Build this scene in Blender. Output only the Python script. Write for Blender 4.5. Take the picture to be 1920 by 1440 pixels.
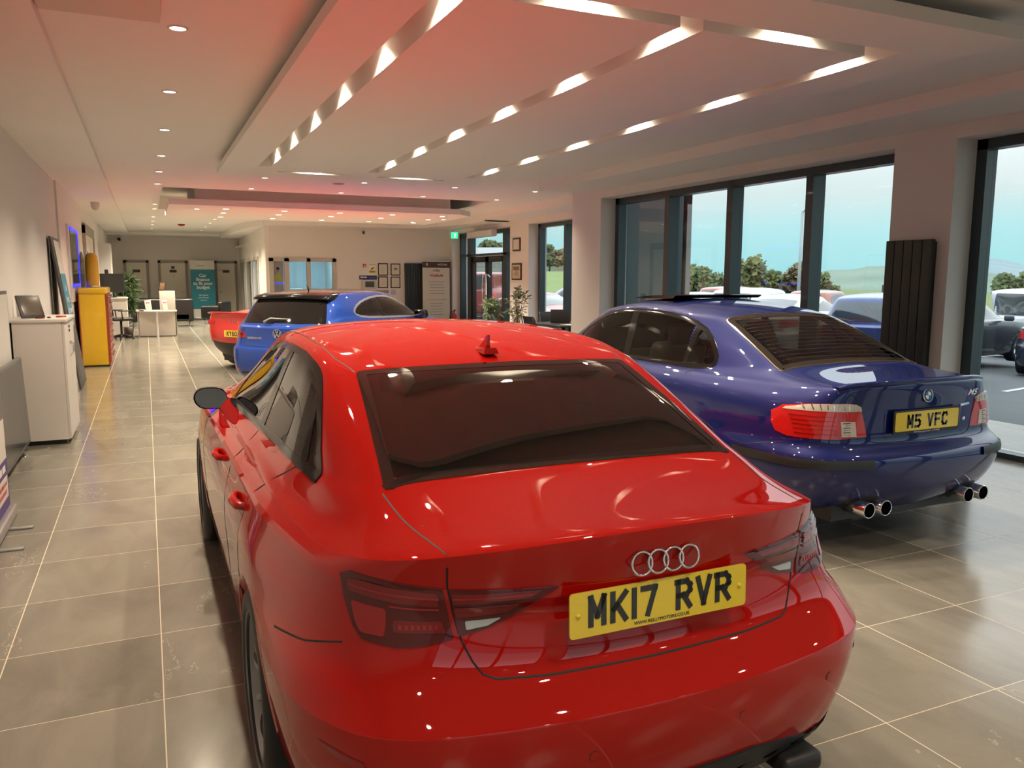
import bpy, bmesh, math, random
import numpy as np
from mathutils import Vector, Matrix
from mathutils.bvhtree import BVHTree
from mathutils.interpolate import poly_3d_calc

for _o in list(bpy.data.objects):
    bpy.data.objects.remove(_o, do_unlink=True)
SC = bpy.context.scene
COL = SC.collection
random.seed(7)

# ------------------------------------------------------------ camera
R3 = Matrix(((0.91121746, 0.05209398, -0.40861834),
             (-0.41191514, 0.12231541, -0.90297556),
             (0.00294073, 0.99112318, 0.13291424)))
cd = bpy.data.cameras.new('camera')
cam = bpy.data.objects.new('camera', cd)
COL.objects.link(cam)
cam.matrix_world = Matrix.Translation((0, 0, 1.59)) @ R3.to_4x4()
cd.sensor_fit = 'HORIZONTAL'
cd.sensor_width = 36.0
cd.lens = 1506.0 / 1920.0 * 36.0
cd.clip_start = 0.05
cd.clip_end = 3000
SC.camera = cam

# ------------------------------------------------------------ view and sky
SC.view_settings.view_transform = 'Standard'
SC.view_settings.look = 'None'
SC.view_settings.exposure = 0.0
SC.view_settings.gamma = 1.0
SC.view_settings.use_curve_mapping = False
SC.cycles.use_denoising = True
SC.cycles.max_bounces = 8
SC.cycles.diffuse_bounces = 4
SC.cycles.glossy_bounces = 4
SC.cycles.transmission_bounces = 6
SC.cycles.transparent_max_bounces = 16
SC.cycles.caustics_reflective = False
SC.cycles.caustics_refractive = False
SC.cycles.sample_clamp_indirect = 4.0
SC.cycles.use_light_tree = True

W = bpy.data.worlds.new('overcast_sky')
SC.world = W
W.use_nodes = True
nt = W.node_tree
nt.nodes.clear()
wo = nt.nodes.new('ShaderNodeOutputWorld')
bg = nt.nodes.new('ShaderNodeBackground')
tc = nt.nodes.new('ShaderNodeTexCoord')
sx = nt.nodes.new('ShaderNodeSeparateXYZ')
cr = nt.nodes.new('ShaderNodeValToRGB')
ns = nt.nodes.new('ShaderNodeTexNoise')
ns.inputs['Scale'].default_value = 3.0
ns.inputs['Detail'].default_value = 4.0
ma = nt.nodes.new('ShaderNodeMath'); ma.operation = 'MULTIPLY_ADD'
ma.inputs[1].default_value = 0.10
nt.links.new(tc.outputs['Generated'], ns.inputs['Vector'])
nt.links.new(tc.outputs['Generated'], sx.inputs[0])
nt.links.new(ns.outputs['Fac'], ma.inputs[0])
nt.links.new(sx.outputs['Z'], ma.inputs[2])
nt.links.new(ma.outputs[0], cr.inputs['Fac'])
els = cr.color_ramp.elements
els[0].position = 0.045; els[0].color = (0.175, 0.350, 0.372, 1)
els[1].position = 0.10; els[1].color = (0.235, 0.385, 0.40, 1)
for p, c in ((0.14, (0.35, 0.39, 0.39, 1)), (0.19, (0.45, 0.46, 0.46, 1)), (0.45, (0.95, 0.97, 1.0, 1)), (0.8, (0.9, 0.95, 1.0, 1))):
    e = els.new(p); e.color = c
nt.links.new(cr.outputs['Color'], bg.inputs['Color'])
bg.inputs['Strength'].default_value = 2.5
nt.links.new(bg.outputs[0], wo.inputs[0])

# ------------------------------------------------------------ helpers
def tag(o, label=None, cat=None, group=None, kind=None):
    if label: o['label'] = label
    if cat: o['category'] = cat
    if group: o['group'] = group
    if kind: o['kind'] = kind
    return o

def empty(name, loc=(0, 0, 0), rz=0.0, label=None, cat=None, group=None):
    o = bpy.data.objects.new(name, None)
    COL.objects.link(o)
    o.location = loc
    o.rotation_euler = (0, 0, rz)
    o.empty_display_size = 0.1
    return tag(o, label, cat, group)

MATS = {}
def mat(name, col=(0.8, 0.8, 0.8), rough=0.5, metal=0.0, coat=0.0, emis=None, es=0.0, spec=0.5, coat_rough=0.02, noise=None, backface=None, sheen=0.0):
    if name in MATS: return MATS[name]
    m = bpy.data.materials.new(name)
    m.use_nodes = True
    t = m.node_tree
    b = t.nodes['Principled BSDF']
    b.inputs['Base Color'].default_value = (*col, 1)
    b.inputs['Roughness'].default_value = rough
    b.inputs['Metallic'].default_value = metal
    b.inputs['Specular IOR Level'].default_value = spec
    b.inputs['Coat Weight'].default_value = coat
    b.inputs['Coat Roughness'].default_value = coat_rough
    if emis:
        b.inputs['Emission Color'].default_value = (*emis, 1)
        b.inputs['Emission Strength'].default_value = es
    if noise:   # (scale, amount): a little mottling in the base colour
        n = t.nodes.new('ShaderNodeTexNoise'); n.inputs['Scale'].default_value = noise[0]; n.inputs['Detail'].default_value = 5
        g = t.nodes.new('ShaderNodeTexCoord')
        t.links.new(g.outputs['Object'], n.inputs['Vector'])
        r = t.nodes.new('ShaderNodeMapRange'); r.inputs['To Min'].default_value = 1 - noise[1]; r.inputs['To Max'].default_value = 1 + noise[1]
        t.links.new(n.outputs['Fac'], r.inputs['Value'])
        x = t.nodes.new('ShaderNodeVectorMath'); x.operation = 'SCALE'; x.inputs[0].default_value = col
        t.links.new(r.outputs['Result'], x.inputs['Scale'])
        t.links.new(x.outputs['Vector'], b.inputs['Base Color'])
    if backface:
        d = t.nodes.new('ShaderNodeBsdfDiffuse'); d.inputs['Color'].default_value = (*backface, 1)
        g = t.nodes.new('ShaderNodeNewGeometry'); mx = t.nodes.new('ShaderNodeMixShader')
        t.links.new(g.outputs['Backfacing'], mx.inputs[0]); t.links.new(b.outputs[0], mx.inputs[1]); t.links.new(d.outputs[0], mx.inputs[2])
        t.links.new(mx.outputs[0], t.nodes['Material Output'].inputs[0])
    MATS[name] = m
    return m

def glass(name, tint=(0.9, 0.95, 0.95), refl=1.0, ior=1.5, rough=0.0):
    if name in MATS: return MATS[name]
    m = bpy.data.materials.new(name); m.use_nodes = True
    t = m.node_tree; t.nodes.clear()
    o = t.nodes.new('ShaderNodeOutputMaterial'); mx = t.nodes.new('ShaderNodeMixShader')
    tr = t.nodes.new('ShaderNodeBsdfTransparent'); tr.inputs[0].default_value = (*tint, 1)
    gl = t.nodes.new('ShaderNodeBsdfGlossy'); gl.inputs['Roughness'].default_value = rough
    fr = t.nodes.new('ShaderNodeLayerWeight'); fr.inputs['Blend'].default_value = 0.5
    pw = t.nodes.new('ShaderNodeMath'); pw.operation = 'POWER'; pw.inputs[1].default_value = 5.0
    f0 = ((ior - 1) / (ior + 1)) ** 2
    mu = t.nodes.new('ShaderNodeMath'); mu.operation = 'MULTIPLY_ADD'; mu.inputs[1].default_value = (1 - f0) * refl; mu.inputs[2].default_value = f0 * refl; mu.use_clamp = True
    t.links.new(fr.outputs['Facing'], pw.inputs[0]); t.links.new(pw.outputs[0], mu.inputs[0]); t.links.new(mu.outputs[0], mx.inputs[0])
    t.links.new(tr.outputs[0], mx.inputs[1]); t.links.new(gl.outputs[0], mx.inputs[2]); t.links.new(mx.outputs[0], o.inputs[0])
    MATS[name] = m
    return m

class MB:
    """collects shapes into one mesh"""
    def __init__(s): s.v = []; s.f = []; s.m = []; s.sm = []; s.mi = 0; s.smooth = False
    def add(s, vs, fs, smooth=None):
        b = len(s.v); s.v += [tuple(v) for v in vs]
        for f in fs:
            s.f.append([b + i for i in f]); s.m.append(s.mi); s.sm.append(s.smooth if smooth is None else smooth)
        return s
    def box(s, x0, x1, y0, y1, z0, z1):
        v = [(x0, y0, z0), (x1, y0, z0), (x1, y1, z0), (x0, y1, z0), (x0, y0, z1), (x1, y0, z1), (x1, y1, z1), (x0, y1, z1)]
        return s.add(v, [(0, 3, 2, 1), (4, 5, 6, 7), (0, 1, 5, 4), (1, 2, 6, 5), (2, 3, 7, 6), (3, 0, 4, 7)], False)
    def rbox(s, c, half, r=0.01, seg=3, rot=None):
        """box with rounded edges"""
        bm = bmesh.new(); bmesh.ops.create_cube(bm, size=2)
        for v in bm.verts: v.co = Vector((v.co.x * half[0], v.co.y * half[1], v.co.z * half[2]))
        bmesh.ops.bevel(bm, geom=list(bm.edges), offset=min(r, min(half) * 0.95), segments=seg, affect='EDGES', profile=0.5)
        Rm = rot if rot is not None else Matrix.Identity(3)
        vs = [Rm @ v.co + Vector(c) for v in bm.verts]
        bm.verts.index_update()
        fs = [[v.index for v in f.verts] for f in bm.faces]
        bm.free()
        return s.add(vs, fs, True)
    def tube(s, pts, r, n=10, cap=True, closed=False):
        pts = [Vector(p) for p in pts]; rr = r if isinstance(r, (list, tuple)) else [r] * len(pts)
        vs = []; N = len(pts); up = None
        for i, p in enumerate(pts):
            if closed: t = (pts[(i + 1) % N] - pts[i - 1])
            else: t = (pts[min(i + 1, N - 1)] - pts[max(i - 1, 0)])
            t.normalize()
            if up is None:
                up = t.orthogonal().normalized()
            up = (up - t * up.dot(t))
            if up.length < 1e-6: up = t.orthogonal()
            up.normalize()
            b = t.cross(up)
            for k in range(n):
                a = 2 * math.pi * k / n
                vs.append(p + (up * math.cos(a) + b * math.sin(a)) * rr[i])
        fs = []
        for i in range(N if closed else N - 1):
            j = (i + 1) % N
            for k in range(n):
                k2 = (k + 1) % n
                fs.append((i * n + k, i * n + k2, j * n + k2, j * n + k))
        if cap and not closed:
            fs.append(list(range(n))[::-1]); fs.append([(N - 1) * n + k for k in range(n)])
        return s.add(vs, fs, True)
    def lathe(s, prof, n=32, axis='z', c=(0, 0, 0), close=False):
        """prof: list of (r, h)"""
        vs = []; c = Vector(c)
        for r, h in prof:
            for k in range(n):
                a = 2 * math.pi * k / n; x, y = r * math.cos(a), r * math.sin(a)
                vs.append(c + (Vector((x, y, h)) if axis == 'z' else Vector((h, x, y)) if axis == 'x' else Vector((x, h, y))))
        fs = []
        L = len(prof)
        for i in range(L if close else L - 1):
            j = (i + 1) % L
            for k in range(n):
                k2 = (k + 1) % n
                fs.append((i * n + k, i * n + k2, j * n + k2, j * n + k))
        return s.add(vs, fs, True)
    def prism(s, poly, d0, d1, axis='z'):
        """extrude a 2-D polygon along an axis; 'y': (x,z) poly, 'x': (y,z) poly"""
        n = len(poly)
        def P(a, b, d): return (a, b, d) if axis == 'z' else (a, d, b) if axis == 'y' else (d, a, b)
        vs = [P(a, b, d0) for a, b in poly] + [P(a, b, d1) for a, b in poly]
        fs = [list(range(n))[::-1], [n + i for i in range(n)]] + [(i, (i + 1) % n, n + (i + 1) % n, n + i) for i in range(n)]
        return s.add(vs, fs, False)
    def obj(s, name, m, parent=None, weld=False, autosmooth=False):
        me = bpy.data.meshes.new(name)
        me.from_pydata(s.v, [], s.f)
        ms = m if isinstance(m, (list, tuple)) else [m]
        for x in ms: me.materials.append(x)
        me.polygons.foreach_set('material_index', s.m)
        me.polygons.foreach_set('use_smooth', s.sm)
        bm = bmesh.new(); bm.from_mesh(me)
        if weld: bmesh.ops.remove_doubles(bm, verts=bm.verts, dist=1e-5)
        bmesh.ops.recalc_face_normals(bm, faces=bm.faces)
        if autosmooth:
            for e in bm.edges:
                if len(e.link_faces) == 2 and e.calc_face_angle(0) > math.radians(35): e.smooth = False
        bm.to_mesh(me); bm.free()
        me.update()
        o = bpy.data.objects.new(name, me); COL.objects.link(o)
        if parent: o.parent = parent
        return o

def box_obj(name, m, x0, x1, y0, y1, z0, z1, parent=None):
    return MB().box(x0, x1, y0, y1, z0, z1).obj(name, m, parent)

def struct(o):
    o['kind'] = 'structure'; return o

def copy_tree(o, parent=None):
    c = o.copy(); COL.objects.link(c); c.parent = parent
    for ch in o.children: copy_tree(ch, c)
    return c

_dg = None
def text_obj(name, body, size, m, parent=None, M=Matrix.Identity(4), align='CENTER', depth=0.0005, bold=0.0, sx=1.0, shear=0.0, spacing=1.0, line=1.0):
    cu = bpy.data.curves.new(name, 'FONT')
    cu.body = body; cu.size = size; cu.align_x = align; cu.align_y = 'CENTER'; cu.extrude = depth; cu.offset = bold
    cu.shear = shear; cu.space_character = spacing; cu.space_line = line; cu.resolution_u = 4
    t = bpy.data.objects.new(name + '_tmp', cu); COL.objects.link(t)
    dg = bpy.context.evaluated_depsgraph_get()
    me = bpy.data.meshes.new_from_object(t.evaluated_get(dg))
    bpy.data.objects.remove(t, do_unlink=True)
    me.transform(M @ Matrix.Diagonal((sx, 1, 1, 1)))
    me.materials.clear(); me.materials.append(m)
    o = bpy.data.objects.new(name, me); COL.objects.link(o)
    if parent: o.parent = parent
    return o

def frame_on(origin, xdir, ydir):
    """matrix placing local x,y axes on the given directions"""
    x = Vector(xdir).normalized(); y = Vector(ydir); y = (y - x * y.dot(x)).normalized(); z = x.cross(y)
    M = Matrix((x, y, z)).transposed().to_4x4(); M.translation = Vector(origin); return M

BLK = mat('black_plastic', (0.012, 0.012, 0.013), 0.45)
GLOSSBLK = mat('gloss_black', (0.005, 0.005, 0.006), 0.12, spec=.35, coat=0.25)
CHROME = mat('chrome', (0.75, 0.76, 0.78), 0.08, 1.0)
WHITE = mat('white_laminate', (0.70, 0.68, 0.64), 0.35)
# ============================================================ room shell
WALLM = mat('painted_plaster', (0.72, 0.69, 0.66), 0.85, noise=(1.5, 0.02))
CEILM = mat('ceiling_paint', (0.80, 0.77, 0.735), 0.9, noise=(1.2, 0.015))
REVM = mat('reveal_paint', (0.70, 0.61, 0.63), 0.8)
ALU = mat('dark_blue_aluminium', (0.022, 0.040, 0.050), 0.38, coat=0.2)
ALUD = mat('dark_brown_aluminium', (0.018, 0.016, 0.015), 0.4)
PANE = glass('window_glass', (0.93, 0.97, 0.97), 1.15, 1.45)

def tile_material():
    m = bpy.data.materials.new('porcelain_tiles'); m.use_nodes = True
    t = m.node_tree; L = t.links; b = t.nodes['Principled BSDF']
    N = t.nodes.new
    g = N('ShaderNodeNewGeometry'); s = N('ShaderNodeSeparateXYZ'); L.new(g.outputs['Position'], s.inputs[0])
    def math_(op, a, b2=None, c=None):
        n = N('ShaderNodeMath'); n.operation = op
        for i, x in enumerate((a, b2, c)):
            if x is None: continue
            if isinstance(x, (int, float)): n.inputs[i].default_value = x
            else: L.new(x, n.inputs[i])
        return n.outputs[0]
    u = math_('DIVIDE', math_('ADD', s.outputs['X'], 0.02 + 0.5914 * 40), 0.5914)
    v = math_('DIVIDE', math_('ADD', s.outputs['Y'], -3.14 + 0.6165 * 40), 0.6165)
    def line(w, size, half):
        f = math_('FRACT', w)
        d = math_('MINIMUM', f, math_('SUBTRACT', 1.0, f))
        return math_('LESS_THAN', d, half / size)
    gm = math_('MAXIMUM', line(u, 0.5914, 0.0022), line(v, 0.6165, 0.0016))
    # per tile number
    cx = math_('FLOOR', u); cy = math_('FLOOR', v)
    cmb = N('ShaderNodeCombineXYZ'); L.new(cx, cmb.inputs[0]); L.new(cy, cmb.inputs[1])
    wn = N('ShaderNodeTexWhiteNoise'); wn.noise_dimensions = '3D'; L.new(cmb.outputs[0], wn.inputs['Vector'])
    # stone cloud, shifted in each tile
    sc_ = N('ShaderNodeVectorMath'); sc_.operation = 'SCALE'; sc_.inputs['Scale'].default_value = 9.0; L.new(wn.outputs['Color'], sc_.inputs[0])
    ad = N('ShaderNodeVectorMath'); ad.operation = 'ADD'; L.new(g.outputs['Position'], ad.inputs[0]); L.new(sc_.outputs[0], ad.inputs[1])
    mp = N('ShaderNodeMapping'); mp.inputs['Scale'].default_value = (3.2, 1.2, 1); mp.inputs['Rotation'].default_value = (0, 0, 0.5); L.new(ad.outputs[0], mp.inputs[0])
    n1 = N('ShaderNodeTexNoise'); n1.inputs['Scale'].default_value = 1.0; n1.inputs['Detail'].default_value = 8; n1.inputs['Roughness'].default_value = 0.6; n1.inputs['Distortion'].default_value = 0.6; L.new(mp.outputs[0], n1.inputs['Vector'])
    n2 = N('ShaderNodeTexNoise'); n2.inputs['Scale'].default_value = 90; n2.inputs['Detail'].default_value = 3; L.new(g.outputs['Position'], n2.inputs['Vector'])
    r1 = N('ShaderNodeValToRGB'); L.new(n1.outputs['Fac'], r1.inputs[0])
    e = r1.color_ramp.elements
    e[0].position = 0.30; e[0].color = (0.165, 0.155, 0.130, 1)
    e[1].position = 0.72; e[1].color = (0.265, 0.250, 0.212, 1)
    # veins
    mv = N('ShaderNodeMapping'); mv.inputs['Scale'].default_value = (1.6, 0.7, 1); mv.inputs['Rotation'].default_value = (0, 0, -0.25); L.new(ad.outputs[0], mv.inputs[0])
    n3 = N('ShaderNodeTexNoise'); n3.inputs['Scale'].default_value = 1.1; n3.inputs['Detail'].default_value = 6; n3.inputs['Roughness'].default_value = 0.62; L.new(mv.outputs[0], n3.inputs['Vector'])
    vein = math_('LESS_THAN', math_('ABSOLUTE', math_('SUBTRACT', n3.outputs['Fac'], 0.62)), 0.0022)
    mx = N('ShaderNodeMix'); mx.data_type = 'RGBA'; L.new(math_('MULTIPLY', vein, 0.55), mx.inputs['Factor']); L.new(r1.outputs[0], mx.inputs['A']); mx.inputs['B'].default_value = (0.42, 0.40, 0.35, 1)
    var = math_('MULTIPLY_ADD', wn.outputs['Value'], 0.12, math_('MULTIPLY_ADD', n2.outputs['Fac'], 0.12, 0.86))
    mu = N('ShaderNodeVectorMath'); mu.operation = 'SCALE'; L.new(mx.outputs['Result'], mu.inputs[0]); L.new(var, mu.inputs['Scale'])
    fin = N('ShaderNodeMix'); fin.data_type = 'RGBA'; L.new(gm, fin.inputs['Factor']); L.new(mu.outputs[0], fin.inputs['A']); fin.inputs['B'].default_value = (0.62, 0.55, 0.42, 1)
    L.new(fin.outputs['Result'], b.inputs['Base Color'])
    # buffing marks change the gloss
    n4 = N('ShaderNodeTexNoise'); n4.inputs['Scale'].default_value = 2.2; n4.inputs['Detail'].default_value = 4; L.new(g.outputs['Position'], n4.inputs['Vector'])
    rr = math_('MULTIPLY_ADD', n4.outputs['Fac'], 0.16, math_('MULTIPLY_ADD', gm, 0.4, 0.10))
    L.new(rr, b.inputs['Roughness'])
    b.inputs['Specular IOR Level'].default_value = 0.62
    return m

FLOOR = MB(); FLOOR.add([(-1.4, -5.2, 0), (8.6, -5.2, 0), (8.6, 32.2, 0), (-1.4, 32.2, 0)], [(0, 1, 2, 3)])
struct(FLOOR.obj('floor', tile_material()))

XL, XR, XR2, XG, XG2 = -1.18, 6.58, 8.15, 6.95, 8.50
YB, YM, YN = 32.0, 22.5, -5.0
ZS, ZT = 2.93, 3.06
# left wall with its slight set-backs, back walls
lw = MB(); lw.box(XL - 0.3, XL, YN, 14.0, 0, 3.4); lw.box(XL - 0.3, XL + 0.03, 14.0, 26.6, 0, 3.4); lw.box(XL - 0.3, XL + 0.05, 26.6, YB, 0, 3.4)
struct(lw.obj('wall_left', WALLM))
struct(box_obj('wall_back', WALLM, XL - 0.3, 3.5, YB, YB + 0.2, 0, 3.4))
# partition: from the back wall forward, round the corner and along to the entrance
def PX(y): return 2.92 + (3.25 - 2.92) * (y - 22.5) / 9.5     # plan line of the glazed partition
ix = 2.92
pw = MB()
def wallrun(mb, pts, th, z0, z1):
    for (a, b), (c, d) in zip(pts[:-1], pts[1:]):
        dx, dy = c - a, d - b; l = math.hypot(dx, dy); nx, ny = -dy / l * th, dx / l * th
        mb.add([(a, b, z0), (c, d, z0), (c + nx, d + ny, z0), (a + nx, b + ny, z0), (a, b, z1), (c, d, z1), (c + nx, d + ny, z1), (a + nx, b + ny, z1)],
               [(0, 1, 5, 4), (1, 2, 6, 5), (2, 3, 7, 6), (3, 0, 4, 7), (4, 5, 6, 7), (0, 3, 2, 1)], False)
# side piece with a glazed opening (Y 24.6..31) then the curved corner with none, then the front with the office window
PWX0, PWX1 = 3.13, 4.82           # office window opening in the front run
wallrun(pw, [(PX(YB), YB), (PX(31.3), 31.3)], 0.12, 0, 3.4)
wallrun(pw, [(PX(31.3), 31.3), (PX(24.3), 24.3)], 0.12, 2.13, 3.4)
wallrun(pw, [(PX(24.3), 24.3), (ix, YM + 0.12)], 0.12, 0, 3.4)
cw = [(ix, YM + 0.12), (ix + 0.03, YM + 0.03), (ix + 0.12, YM)]
wallrun(pw, cw, 0.12, 0, 3.4)
wallrun(pw, [(ix + 0.12, YM), (4.82, YM)], 0.12, 2.04, 3.4)
wallrun(pw, [(ix + 0.12, YM), (4.82, YM)], 0.12, 0, 0.75)
wallrun(pw, [(4.82, YM), (XR2 + 0.4, YM)], 0.12, 0, 3.4)
struct(pw.obj('wall_partition', WALLM))

# right hand wall: piers, returns and heads, glazing set back in reveals
def opening_wall(name, xi, xg, spans, y0, y1, head):
    """solid wall from y0 to y1 with full height openings 'spans'"""
    mb = MB(); ys = y0
    for a, b in sorted(spans):
        mb.box(xi, xg + 0.12, ys, a, 0, 3.4)
        mb.box(xi, xg + 0.12, a, b, head, 3.4)
        ys = b
    mb.box(xi, xg + 0.12, ys, y1, 0, 3.4)
    return struct(mb.obj(name, WALLM))
opening_wall('wall_right', XR, XG, [(-3.5, 5.04), (5.69, 11.17)], YN, 11.82, 2.81)
struct(box_obj('wall_return', WALLM, XR, XG2 + 0.12, 11.82, 12.1, 0, 3.4))
opening_wall('wall_entrance', XR2, XG2, [(12.1, 17.1), (18.15, 22.25)], 12.1, YM, 2.80)
# wall behind the camera with its big windows
mb = MB(); mb.box(XL - 0.3, XG + 0.1, YN - 0.3, YN, 2.7, 3.4); mb.box(XL - 0.3, -0.6, YN - 0.3, YN, 0, 2.7); mb.box(2.6, 3.1, YN - 0.3, YN, 0, 2.7); mb.box(6.2, XG + 0.1, YN - 0.3, YN, 0, 2.7)
struct(mb.obj('wall_front', WALLM))

wi = [0]
def window(y0, y1, x, zt, mulls, doorway=None, half=0.055, mat_=ALU, name=None, lead=True):
    """glazing in the plane x; mullions at the given Y"""
    wi[0] += 1
    w = empty(name or 'window_%d' % wi[0], (x, (y0 + y1) / 2, 0)); struct(w)
    oy = (y0 + y1) / 2
    f = MB()
    f.box(-0.10, 0.04, y0 - oy, y0 - oy + 0.10, 0, zt); f.box(-0.10, 0.04, y1 - oy - 0.10, y1 - oy, 0, zt)
    f.box(-0.10, 0.04, y0 - oy, y1 - oy, zt - 0.09, zt); f.box(-0.10, 0.04, y0 - oy, y1 - oy, 0, 0.05)
    for m_ in mulls: f.box(-0.14, 0.04, m_ - oy - half, m_ - oy + half, 0.05, zt - 0.09)
    f.obj('window_frame', mat_, w)
    es = [y0 + 0.1] + [c for m_ in mulls for c in (m_ - half, m_ + half)] + [y1 - 0.1]
    for a, b in zip(es[0::2], es[1::2]):
        g = MB(); g.box(-0.012, -0.002, a - oy, b - oy, 0.05, zt - 0.09); g.obj('pane', PANE, w)
    return w
window(-3.5, 5.04, XG, 2.81, [-1.4, 0.7, 2.8])
window(5.69, 11.17, XG, 2.81, [7.0, 8.36, 9.72])
window(12.1, 17.1, XG2, 2.80, [13.9, 15.7])
# skirting light strip of the sill
struct(box_obj('trim_1', mat('sill_white', (0.62, 0.66, 0.66), 0.3), XG + 0.05, XG + 0.16, -3.5, 11.2, -0.02, 0.035))
# window behind the camera (along X)
w = empty('window_9', (3, YN - 0.1, 0)); struct(w)
f = MB()
for a, b in ((-0.6, 2.6), (3.1, 6.2)):
    a -= 3; b -= 3
    f.box(a, b, -0.05, 0.05, 2.6, 2.7); f.box(a, b, -0.05, 0.05, 0, 0.08)
    for k in range(4):
        x_ = a + (b - a) * k / 3; f.box(x_ - 0.045, x_ + 0.045, -0.05, 0.05, 0.08, 2.6)
f.obj('window_frame', ALU, w)
g = MB(); g.box(-3.6, -0.4, -0.005, 0.005, 0.08, 2.6); g.obj('pane', PANE, w)
g = MB(); g.box(0.1, 3.2, -0.005, 0.005, 0.08, 2.6); g.obj('pane', PANE, w)

# entrance: side lights, transom and the double glazed doors
Y0, Y1 = 18.15, 22.25
oy = 20.2
def YX(u, xp=XG2): return None
w = empty('window_4', (XG2, oy, 0)); struct(w)
f = MB()
dl, dr = 21.35, 19.15      # door opening
f.box(-0.12, 0.04, Y0 - oy, Y0 - oy + 0.1, 0, 2.8); f.box(-0.12, 0.04, Y1 - oy - 0.12, Y1 - oy, 0, 2.8)
f.box(-0.12, 0.04, Y0 - oy, Y1 - oy, 2.7, 2.8); f.box(-0.12, 0.04, Y0 - oy, Y1 - oy, 2.14, 2.20)
for m_ in (21.50, 19.0): f.box(-0.12, 0.04, m_ - oy - 0.12, m_ - oy + 0.12, 0, 2.72)
f.obj('window_frame', ALU, w)
for a, b, z0, z1 in ((Y0 + 0.1, 18.88, 0.03, 2.14), (21.62, Y1 - 0.12, 0.03, 2.14), (Y0 + 0.1, 18.88, 2.2, 2.7), (21.62, Y1 - 0.12, 2.2, 2.7), (19.12, 21.38, 2.2, 2.7)):
    g = MB(); g.box(-0.012, -0.002, a - oy, b - oy, z0, z1); g.obj('pane', PANE, w)
for k, (a, b, hy) in enumerate(((19.12, 20.25, 20.13), (20.25, 21.38, 20.37))):
    d = empty('door_%d' % (k + 1), (XG2, (a + b) / 2, 0)); struct(d); c = (a + b) / 2
    f = MB(); f.box(-0.09, 0.01, a - c, a - c + 0.12, 0.01, 2.12); f.box(-0.09, 0.01, b - c - 0.12, b - c, 0.01, 2.12); f.box(-0.09, 0.01, a - c, b - c, 0.01, 0.12); f.box(-0.09, 0.01, a - c, b - c, 1.97, 2.12)
    f.obj('door_frame', ALUD, d)
    g = MB(); g.box(-0.045, -0.035, a - c + 0.12, b - c - 0.12, 0.12, 1.97); g.obj('pane', PANE, d)
    h = MB(); hy -= c
    hh = 0.11 if k == 0 else -0.11
    h.tube([(-0.09, hy - hh, 1.55), (-0.15, hy - hh, 1.62), (-0.17, hy - hh * 0.1, 1.65), (-0.17, hy + 0.0, 1.6), (-0.17, hy, 0.75), (-0.15, hy - hh, 0.70), (-0.09, hy - hh, 0.74)], 0.018, 10)
    h.obj('door_handle', CHROME, d)

# ------------------------------------------------------------ ceiling
def holes(mb, x0, x1, y0, y1, hs, z0, z1):
    """slab x0..x1,y0..y1 minus rectangular holes (non overlapping)"""
    xs = sorted({x0, x1} | {h[0] for h in hs} | {h[1] for h in hs}); ys = sorted({y0, y1} | {h[2] for h in hs} | {h[3] for h in hs})
    for a, b in zip(xs[:-1], xs[1:]):
        run = None
        for c, d in zip(ys[:-1], ys[1:]):
            mx_, my_ = (a + b) / 2, (c + d) / 2
            solid = not any(h[0] < mx_ < h[1] and h[2] < my_ < h[3] for h in hs)
            if solid:
                if run is None: run = [c, d]
                else: run[1] = d
            if (not solid or d == ys[-1]) and run:
                mb.box(a, b, run[0], run[1], z0, z1); run = None
mb = MB()
HOLE2 = (0.33, 6.35, 15.0, 20.0)
holes(mb, XL - 0.3, XR2 + 0.5, YN - 0.3, YB + 0.3, [HOLE2], ZT, ZT + 0.1)
mb.box(0.2, 6.5, 14.9, 20.1, ZT + 0.30, ZT + 0.36)
for a in ((0.2, 0.33, 14.9, 20.1), (6.35, 6.5, 14.9, 20.1), (0.2, 6.5, 14.9, 15.0), (0.2, 6.5, 20.0, 20.1)): mb.box(a[0], a[1], a[2], a[3], ZT + 0.1, ZT + 0.3)
struct(mb.obj('ceiling', CEILM))
# perimeter soffits
mb = MB()
ZL = 2.99
mb.box(XL - 0.3, -0.47, YN, 30.6, ZL, ZT)                       # left
mb.box(XL - 0.3, 3.3, 30.6, YB, 2.96, ZT)                     # far end
struct(mb.obj('trim_2', CEILM))
mb = MB(); mb.box(5.78, XR + 0.1, YN, 11.75, ZS, ZT)
struct(mb.obj('trim_3', CEILM))
mb = MB(); mb.box(7.3, XR2 + 0.1, 12.1, 18.2, 2.93, ZT)
struct(mb.obj('trim_4', CEILM))
# soffit following the curved partition
inner = [(2.50, 30.6), (2.50, 26.5), (2.53, 25.2), (2.62, 24.0), (2.78, 23.0), (3.02, 22.35), (3.40, 21.95), (4.0, 21.75), (5.0, 21.68), (6.6, 21.75), (7.0, 21.5), (7.3, 20.6), (7.45, 19.4), (7.5, 18.2)]
outer = [(3.3, 30.6), (3.3, 26.5), (3.3, 25.2), (3.3, 24.0), (3.3, 23.2), (3.4, 22.8), (3.6, 22.7), (4.1, 22.7), (5.0, 22.7), (6.6, 22.7), (8.2, 22.7), (8.3, 21.5), (8.3, 19.4), (8.3, 18.2)]
mb = MB(); vs = []
for (a, b), (c, d) in zip(inner, outer): vs += [(a, b, 2.90), (c, d, 2.90), (a, b, ZT), (c, d, ZT)]
fs = []
for i in range(len(inner) - 1):
    p, q = i * 4, i * 4 + 4
    fs += [(p, q, q + 1, p + 1), (p, p + 2, q + 2, q)]
mb.add(vs, fs, True)
struct(mb.obj('trim_5', CEILM, autosmooth=True))
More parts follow.
